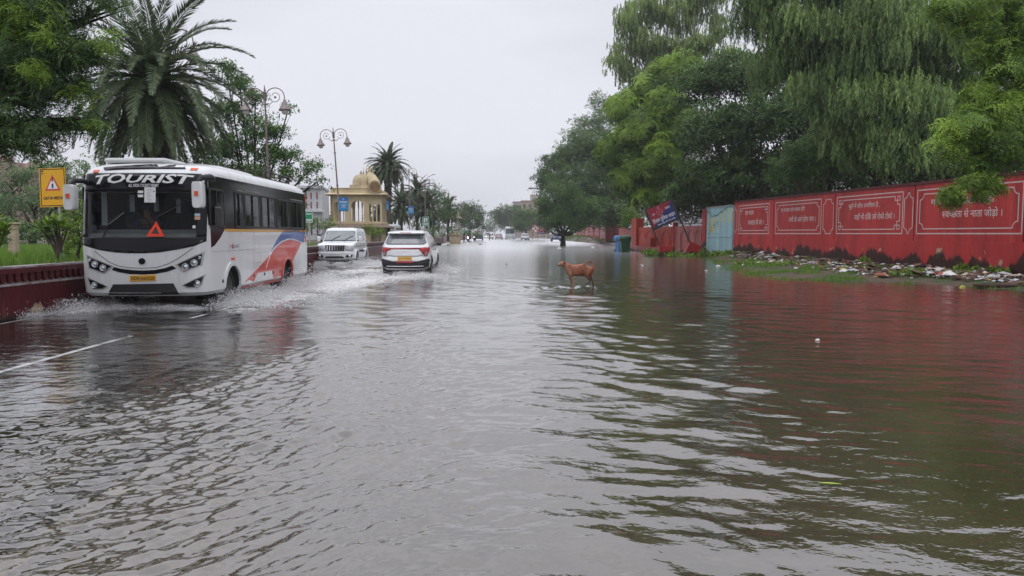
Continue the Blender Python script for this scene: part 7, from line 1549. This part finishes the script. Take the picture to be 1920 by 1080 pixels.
palm('palm at the right end of the grove beside the small kiosk', P(840, 392, 112), 2.6, 56, False, tr=.2, skirt=.3, lw=.09, seed=8)
palm('low palm right of the pavilion under the narrow banner', P(712, 400, 84), 2.4, 50, False, tr=.2, skirt=.3, lw=.08, seed=9)
# ---- plants with rosettes of long leaves (frangipani) behind the parapet
def frangipani(label, px, py, d, tips, z0=.75, L=.30):
    b = P(px, py, d); b.z = z0; e = empty('frangipani', b, 0, label, 'plant', 'frangipani plants behind the parapet'); mb = MB(); V = []; rng = np.random.default_rng(int(px + 50)); s0 = Vector((0, 0, .25))
    mb.tube([(0, 0, -.1), s0], .03, 8)
    for (tx, ty) in tips:
        t = P(tx, ty, d) - b; mb.tube([s0, s0.lerp(t, .5) + Vector((0, .05, .05)), t], [.025, .02, .014], 7); n = 16; a = rng.uniform(0, 2 * pi, n); el = rng.uniform(-.35, .9, n)
        dv = np.stack([np.cos(a) * np.cos(el), np.sin(a) * np.cos(el), np.sin(el)], 1); V.append(leafquad(np.array(t) + dv * .02, dv, np.tile([0, 0, 1.], (n, 1)), L * rng.uniform(.7, 1.1, n), L * .27, .03))
    mb.build('stem', M['bark'], e); V = np.concatenate(V).reshape(-1, 3); nq = len(V) // 4
    link_mesh('leaves', np_mesh('leaves', V, np.arange(nq * 4).reshape(-1, 4), rng.uniform(.35, .9, nq).repeat(4)), LEAF['bright'], e)
frangipani('frangipani plant with rosettes of long leaves in front of the sign post', 108, 492, 16.5, [(76, 428), (92, 440), (100, 420), (104, 412), (118, 430), (90, 424), (126, 432), (112, 424)])
frangipani('frangipani leaves cut off by the left edge of the picture', -12, 490, 15, [(2, 425), (-12, 415), (6, 445), (0, 460), (-20, 440), (10, 432)], L=.34)
# ---- grass, weeds
def blades(name, pts, h, w, rng, tint=(.3, .9), leaf='grass', kind='stuff', lean=.5):
    n = len(pts); a = rng.uniform(0, 2 * pi, n); d = np.stack([np.cos(a) * lean * rng.random(n), np.sin(a) * lean * rng.random(n), np.ones(n)], 1); up = np.stack([np.cos(a + .5), np.sin(a + .5), np.zeros(n)], 1)
    V = leafquad(pts, d, up, h * rng.uniform(.5, 1.3, n), w, .08).reshape(-1, 3)
    return tag(link_mesh(name, np_mesh(name, V, np.arange(n * 4).reshape(-1, 4), rng.uniform(*tint, n).repeat(4)), LEAF[leaf]), kind=kind)
rng = np.random.default_rng(9)
n = 60000; X = rng.uniform(-26, -9.2, n); Y = rng.uniform(11, 40, n); ok = (X < wall_left(Y) - .35) & (_vn(X, Y, 1.1, 5) > .25); X, Y = X[ok], Y[ok]
o = blades('grass', np.stack([X, Y, np.full(len(X), .74)], 1), .26, .022, rng, (.45, 1.0)); o['label'] = 'tall bright grass behind the maroon parapet'
n = 90000; Y = rng.uniform(18, 50, n); X = rng.uniform(8.5, 16.5, n); s = np.interp(Y, SH[:, 0], SH[:, 1]); wv = 16.3 - (Y - 24) * .1214; t = (X - s) / (wv - s)
pr = .8 * sm(-.25, .0, t) * (1 - sm(.3, .65, t)) * sm(.45, .66, _vn(X, Y, .9, 61)) + (t > .6) * sm(.66, .72, _vn(X, Y, .7, 62)) * .9; pr = pr * (t < .97) * np.where(Y < 21, .35, 1.)
ok = rng.random(n) < pr; X, Y = X[ok], Y[ok]; o = blades('grass', np.stack([X, Y, ground_z(X, Y) - .01], 1), .13, .020, rng, (.25, .9)); o['label'] = 'patchy green grass on the muddy verge below the slogan wall'
n = 9000; Y = rng.uniform(50, 62, n); X = rng.uniform(9.5, 15.5, n); ok = rng.random(n) < sm(.60, .72, _vn(X, Y, 1.3, 71)); X, Y = X[ok], Y[ok]; ok = X < 16.2 - (Y - 24) * .1214; X, Y = X[ok], Y[ok]
o = blades('weeds', np.stack([X, Y, np.full(len(X), -.05)], 1), .38, .05, rng, (.3, .9)); o['label'] = 'weeds poking out of the flood around the fallen sign'
n = 9000; Y = rng.uniform(88, 200, n); X = rng.uniform(11, 15, n); s = np.interp(Y, SH[:, 0], SH[:, 1]); ok = (X > s) & (rng.random(n) < sm(.4, .6, _vn(X, Y, 3, 72))); X, Y = X[ok], Y[ok]
o = blades('grass', np.stack([X, Y, ground_z(X, Y)], 1), .4, .12, rng, (.3, .9)); o['label'] = 'rough grass on the far verge beyond the bins'
def weed(label, px, py, d, r, hh, seed, wide=1.0):
    rng = np.random.default_rng(seed); b = P(px, py, d); z = float(ground_z(b.x, d)); z = max(z, -.05); e = empty('weed_clump', (b.x, d, z), 0, label, 'plant', 'weed clumps along the wall foot')
    n = 220; a = rng.uniform(0, 2 * pi, n); rr_ = r * np.sqrt(rng.random(n)); c = np.stack([rr_ * np.cos(a), rr_ * np.sin(a) * .6, hh * rng.random(n) * (1 - rr_ / r * .6)], 1); dv = rng.normal(size=(n, 3)) + [0, 0, .6]
    V = leafquad(c, dv, rng.normal(size=(n, 3)) + [0, 0, 1], .11 * wide * rng.uniform(.7, 1.3, n), .055 * wide, .04).reshape(-1, 3); link_mesh('leaves', np_mesh('leaves', V, np.arange(n * 4).reshape(-1, 4), rng.uniform(.2, .9, n).repeat(4)), LEAF['bright'], e)
    mb = MB(); [mb.tube([(0, 0, -.03), tuple(c[i] * .9)], .006, 4) for i in range(0, 40)]; mb.build('stems', M['bark'], e)
for i, (px, py, d, r, hh, lb) in enumerate([(1320, 463, 49, .35, .75, 'weed clump at the left end of the pale blue wall'), (1345, 468, 46.5, .6, .42, 'weeds along the middle of the pale blue wall foot'), (1366, 470, 45, .4, .4, 'weeds at the right end of the pale blue wall foot'), (1621, 488, 31, .28, .42, 'weed clump under the third slogan'), (1807, 508, 26.2, .33, .36, 'weed clump under the left part of the last slogan'), (1862, 512, 24.6, .25, .34, 'weed clump under the word joining the last slogan'), (1883, 512, 24.2, .2, .3, 'small weed at the right end of the last slogan'), (1828, 514, 25, .2, .25, 'tiny weed in the black mould below the last slogan'), (1700, 519, 24.5, .6, .26, 'wide green tuft among the rubbish between the third and last slogans'), (1265, 474, 49, .7, .45, 'weeds between the two foot blocks of the fallen sign'), (1222, 474, 50, .6, .6, 'bushy weed in the water left of the fallen sign'), (1298, 476, 48.3, .7, .3, 'weeds before the tilted foot block'), (1405, 494, 34, .7, .3, 'green tuft at the near edge of the verge under the first slogan'), (1470, 490, 33, .7, .3, 'green tuft at the heap of rubbish under the second slogan')]):
    weed(lb, px, py, d, r, hh, 300 + i, 1.0 if d < 40 else 1.5)
# ================================================================ RUBBISH
def colmat(name, rough=.5):
    m = bpy.data.materials.new(name); nt, b = nodes(m); a = nt.nodes.new('ShaderNodeAttribute'); a.attribute_name = 'colour'; nt.links.new(a.outputs['Color'], b.inputs['Base Color']); b.inputs['Roughness'].default_value = rough; return m
M['rubbish'] = colmat('rubbish', .4)
def scatter_rubbish(name, X, Y, Z, size, cols, rng, flat=.5):
    n = len(X); k = 5; V = []; Q = []; C = []
    a = rng.uniform(0, 2 * pi, (n, 1)) + np.linspace(0, 2 * pi, k + 1)[None, :k]; r = size[:, None] * rng.uniform(.5, 1.2, (n, k)); z = size[:, None] * flat * rng.uniform(-.2, .8, (n, k))
    ring = np.stack([X[:, None] + r * np.cos(a), Y[:, None] + r * np.sin(a), Z[:, None] + z], -1); top = np.stack([X, Y, Z + size * flat * rng.uniform(.3, 1.1, n)], -1)
    V = np.concatenate([ring, top[:, None, :]], 1).reshape(-1, 3); b = np.arange(n)[:, None] * (k + 1)
    Q = np.concatenate([np.stack([b[:, 0] + i, b[:, 0] + (i + 1) % k, b[:, 0] + k], 1) for i in range(k)]); me = np_mesh(name, V, Q)
    ca = me.attributes.new('colour', 'FLOAT_COLOR', 'POINT'); c4 = np.ones((n, k + 1, 4), np.float32); c4[:, :, :3] = cols[:, None, :]; ca.data.foreach_set('color', c4.ravel()); return link_mesh(name, me, M['rubbish'])
rng = np.random.default_rng(21); pal = np.array([(.62, .62, .62), (.55, .56, .58), (.68, .66, .62), (.45, .45, .47), (.50, .42, .34), (.10, .06, .04), (.07, .045, .03), (.05, .035, .025), (.16, .10, .06), (.50, .10, .08), (.55, .42, .08), (.10, .22, .45), (.42, .55, .60), (.55, .25, .12), (.15, .3, .1), (.03, .03, .03)]); pw_ = np.array([5, 4, 4, 4, 4, 12, 12, 11, 9, 1.6, 1.4, 1, 1.5, 1.6, 1.2, 5]); pw_ /= pw_.sum()
n = 60000; Y = rng.uniform(17, 49, n); X = rng.uniform(9, 17, n); s = np.interp(Y, SH[:, 0], SH[:, 1]); wv = 16.3 - (Y - 24) * .1214; t = (X - s) / (wv - s)
band = np.where(Y < 22.5, sm(.15, .5, t), sm(.32, .62, t)) * (t < .985); pr = band * (.16 + .84 * sm(.38, .66, _vn(X, Y, 1.0, 31)))
ok = rng.random(n) < pr; X, Y = X[ok], Y[ok]; m_ = len(X); size = np.exp(rng.normal(-3.15, .68, m_)).clip(.015, .28)
o = scatter_rubbish('rubbish_heap', X, Y, ground_z(X, Y) + .01 + .10 * rng.random(m_) * sm(.4, .7, _vn(X, Y, .8, 31)), size, pal[rng.choice(len(pal), m_, p=pw_)] * rng.uniform(.75, 1.1, (m_, 1)), rng, .55); tag(o, 'strewn plastic, paper and leaf litter along the foot of the slogan wall', kind='stuff')
n = 2600; Y = rng.uniform(88, 190, n); X = rng.uniform(11.5, 15, n); s = np.interp(Y, SH[:, 0], SH[:, 1]); ok = (X > s); X, Y = X[ok], Y[ok]; m_ = len(X)
o = scatter_rubbish('verge_litter', X, Y, ground_z(X, Y) + .02, rng.uniform(.05, .2, m_), pal[rng.choice(len(pal), m_, p=pw_)], rng); tag(o, 'scattered litter and stones on the far verge', kind='stuff')
# single larger pieces
def litter(name, label, px, py, size, col, seed, z=.01, flat=.6, group=None):
    rng = np.random.default_rng(seed); p = G(px, py) if z < .05 else P(px, py, z); n = 14; mb = MB(); pts = rng.normal(size=(26, 3)); pts /= np.linalg.norm(pts, axis=1, keepdims=True); pts *= rng.uniform(.55, 1., (26, 1)) * np.array([size, size * .7, size * flat])
    bm = bmesh.new(); [bm.verts.new(tuple(v)) for v in pts]; bmesh.ops.convex_hull(bm, input=bm.verts); me = bpy.data.meshes.new(name); bm.to_mesh(me); bm.free()
    o = link_mesh(name, me, mat(name + '_m', col, .45, var=.15, scale=8)); o.location = (p.x, p.y, max(p.z, 0) + size * flat * .3); return tag(o, label, 'litter', group)
litter('floating_cup', 'crumpled white cup floating alone on the dark water at right', 1533, 639, .042, (.62, .54, .48), 1, flat=.7)
litter('plastic_scrap', 'white plastic scrap floating left of the verge tip', 1203, 498, .13, (.6, .6, .58), 2, flat=.35); litter('plastic_scrap', 'white plastic scrap floating just left of the grass edge', 1347, 499, .13, (.62, .62, .62), 3, flat=.35)
litter('plastic_scrap', 'pale scrap on the water left of the flooded tree foot', 1048, 466, .35, (.55, .52, .48), 4, flat=.25); litter('plastic_scrap', 'white scrap floating between tree and bins', 1112, 465, .3, (.65, .65, .62), 5, flat=.45)
litter('plastic_scrap', 'pale scrap floating below the fallen sign', 1324, 508, .08, (.6, .5, .45), 6, flat=.5); litter('dark_clod', 'small dark clod in the water left of the dog', 950, 496, .08, (.02, .02, .02), 7, flat=.4); litter('dark_clod', 'tiny dark clod in the water right of the dog head height', 1029, 495, .06, (.02, .02, .02), 8, flat=.4)
litter('dark_clod', 'dark lump on the water in front of the distant motorbike', 901, 458.5, .35, (.05, .05, .055), 9, flat=.3)
mb = MB(); n = 10
lp = G(1556, 912.5); vs = []; fs_ = []
for i in range(n + 1):
    t = i / n; x = -.065 + .13 * t; w = .011 * sin(pi * min(1, t * .95 + .02)) ** .7; y = .012 * sin(t * 3); vs += [(x, y - w, .006 + .003 * t), (x, y, .003), (x, y + w, .006 + .003 * t)]
for i in range(n):
    for j in range(2): fs_.append((i * 3 + j, i * 3 + j + 1, i * 3 + j + 4, i * 3 + j + 3))
mb.add(vs, fs_); o = mb.build('floating_leaf', mat('leaf_lime', (.30, .42, .04), .4)); o.location = (lp.x, lp.y, .012); o.rotation_euler = (0, 0, -.25); tag(o, 'single lime green leaf floating near the lower right', 'leaf')
# rubbish bags on the verge
for i, (px, py, d, s_, c_, lb) in enumerate([(1448, 482, 34.2, .22, (.5, .38, .33), 'crumpled pinkish bag under the second slogan'), (1463, 482, 33.8, .24, (.52, .45, .40), 'crumpled beige bag beside the pinkish bag'), (1425, 485, 34.6, .18, (.6, .6, .6), 'grey plastic bag left of the pinkish bag'), (1393, 493, 33.5, .13, (.72, .72, .72), 'bright white paper ball in the grass under the first slogan'), (1759, 513, 25.3, .16, (.55, .52, .5), 'pale crumpled sheet under the gap before the last slogan'), (1740, 517, 24.6, .2, (.58, .56, .54), 'white plastic sheet on the heap left of the last slogan'), (1680, 507, 27.2, .25, (.6, .6, .58), 'white plastic bag under the right end of the third slogan'), (1860, 527, 22.5, .2, (.55, .56, .54), 'white bag near the water under the last slogan'), (1805, 538, 20.9, .13, (.5, .48, .08), 'yellow carton at the water edge'), (1848, 517, 24.1, .16, (.62, .62, .66), 'pale lilac bag under the last slogan'), (1905, 531, 21.6, .13, (.6, .6, .6), 'white scrap at the right edge of the heap'), (1493, 501, 29.5, .12, (.66, .66, .66), 'small white wrapper in the grass under the second slogan')]):
    p = P(px, py, d); z = float(ground_z(p.x, d)); rg = np.random.default_rng(50 + i); pts = rg.normal(size=(40, 3)); pts /= np.linalg.norm(pts, axis=1, keepdims=True); pts *= rg.uniform(.5, 1., (40, 1)) * np.array([s_, s_ * .7, s_ * .6])
    bm = bmesh.new(); [bm.verts.new(tuple(v)) for v in pts]; bmesh.ops.convex_hull(bm, input=bm.verts); me = bpy.data.meshes.new('bag'); bm.to_mesh(me); bm.free(); o = link_mesh('rubbish_bag', me, mat('bag_m', c_, .35, var=.2, scale=7)); o.location = (p.x, d, z + s_ * .35); tag(o, lb, 'rubbish', 'loose bags and wrappers on the verge')

# ================================================================ SPLASHES
M['spray'] = mat('spray', (.80, .80, .80), .35); M['spray'].node_tree.nodes['Principled BSDF'].inputs['Transmission Weight'].default_value = .0
def drops(name, pos, r, label):
    n = len(pos); o8 = np.array([(1, 0, 0), (0, 1, 0), (-1, 0, 0), (0, -1, 0), (0, 0, 1), (0, 0, -1)]); f8 = np.array([(0, 1, 4), (1, 2, 4), (2, 3, 4), (3, 0, 4), (1, 0, 5), (2, 1, 5), (3, 2, 5), (0, 3, 5)])
    st = np.random.default_rng(1).uniform(.6, 1.6, (n, 1, 3)); V = pos[:, None, :] + o8[None] * r[:, None, None] * st; Q = (f8[None] + (np.arange(n) * 6)[:, None, None]).reshape(-1, 3)
    return tag(link_mesh(name, np_mesh(name, V.reshape(-1, 3), Q, smooth=True), M['spray']), label, kind='stuff')
def sheet(rng, n, p0, p1, width, height, spread=(0, 0), lump=.5, nl=14):
    """a band of spray between two ground points: many small arcs of drops"""
    p0, p1 = np.array(p0, float), np.array(p1, float); d = p1 - p0; L = np.linalg.norm(d); d /= L; nrm = np.array([d[1], -d[0]])
    jets = rng.random(nl) * L; jh = height * rng.uniform(.35, 1.15, nl); k = rng.integers(0, nl, n); t = jets[k] + rng.normal(0, L / nl * .75, n); t = np.clip(t, -.1 * L, 1.1 * L)
    u = rng.random(n) ** 1.6; a = rng.normal(0, 1, n); w = (u - .2) * width + a * width * .16; z = jh[k] * (1 - (u * 1.05 - .12) ** 2 * 1.0) * rng.random(n) ** 1.7; z = np.clip(z, 0, None)
    return np.stack([p0[0] + d[0] * t + nrm[0] * w, p0[1] + d[1] * t + nrm[1] * w, z + .005], 1)
rng = np.random.default_rng(77); B = []; R_ = []
def add(n, p0, p1, w, h, r=.006, nl=14): n = int(n * .9); B.append(sheet(rng, n, p0, p1, w, h * .72, nl=nl)); R_.append(np.exp(rng.normal(math.log(r * .46), .55, n)))
add(26000, (-6.0, 14.9), (-6.05, 22.0), .95, .42, .0085, 26); add(20000, (-5.7, 15.0), (-5.9, 25.5), 1.5, .24, .010, 30); add(7000, (-6.0, 20.0), (-5.9, 23.6), .9, .75, .011, 9); add(5000, (-6.1, 15.8), (-6.1, 18.4), .5, .62, .008, 10)
add(6500, (-6.3, 14.7), (-8.3, 14.75), .35, .16, .007, 14); add(12000, (-8.55, 16.5), (-8.60, 13.7), -.75, .42, .008, 12); add(5000, (-8.2, 14.5), (-8.9, 12.9), .25, .22, .007, 8); add(9000, (-6.2, 22.6), (-8.4, 23.2), 1.4, .5, .012, 10)
drops('bus_spray', np.concatenate(B), np.concatenate(R_), 'white spray thrown up by the tourist bus'); B = []; R_ = []
add(9000, (-2.95, 27.3), (-3.0, 31.5), .9, .42, .012, 12); add(7000, (-4.75, 31.0), (-4.75, 27.0), -.6, .35, .012, 10); add(10000, (-5.0, 26.6), (-2.7, 26.5), .9, .22, .011, 10); add(6000, (-5.2, 24.5), (-2.0, 25.2), 1.0, .16, .010, 12); add(4500, (-2.9, 27.0), (-2.5, 27.9), .6, .5, .012, 5)
drops('hatchback_spray', np.concatenate(B), np.concatenate(R_), 'spray and wash around the white people carrier'); B = []; R_ = []
add(12000, (-7.2, 34.6), (-9.4, 34.7), .7, .34, .014, 12); add(11000, (-7.3, 34.8), (-7.35, 39.5), .9, .42, .015, 12); add(5000, (-9.2, 36), (-9.3, 34.3), -.4, .4, .014, 6); add(6000, (-7.0, 34.5), (-5.6, 36.5), .9, .30, .014, 9)
drops('jeep_spray', np.concatenate(B), np.concatenate(R_), 'bow wave spray in front of the white jeep'); B = []; R_ = []
add(90, (1.3, 20.7), (1.75, 20.7), .15, .05, .004, 4); drops('dog_ripples', np.concatenate(B), np.concatenate(R_), 'small drops kicked up by the wading dog')

# ================================================================ RAIN HAZE
hz = MB(); y0, y1, x0, x1, z0, z1 = -14, 2520, -2700, 2700, -2.0, 30
hz.box(((x0 + x1) / 2, (y0 + y1) / 2, (z0 + z1) / 2), (x1 - x0, y1 - y0, z1 - z0)); o = hz.build('haze'); tag(o, 'rainy haze filling the street', kind='stuff')
m = bpy.data.materials.new('haze'); m.use_nodes = True; nt = m.node_tree; nt.nodes.clear(); out = nt.nodes.new('ShaderNodeOutputMaterial'); v = nt.nodes.new('ShaderNodeVolumePrincipled')
v.inputs['Color'].default_value = (.93, .94, .98, 1); v.inputs['Density'].default_value = HAZE; v.inputs['Anisotropy'].default_value = 0.45; nt.links.new(v.outputs[0], out.inputs['Volume']); o.data.materials.append(m)
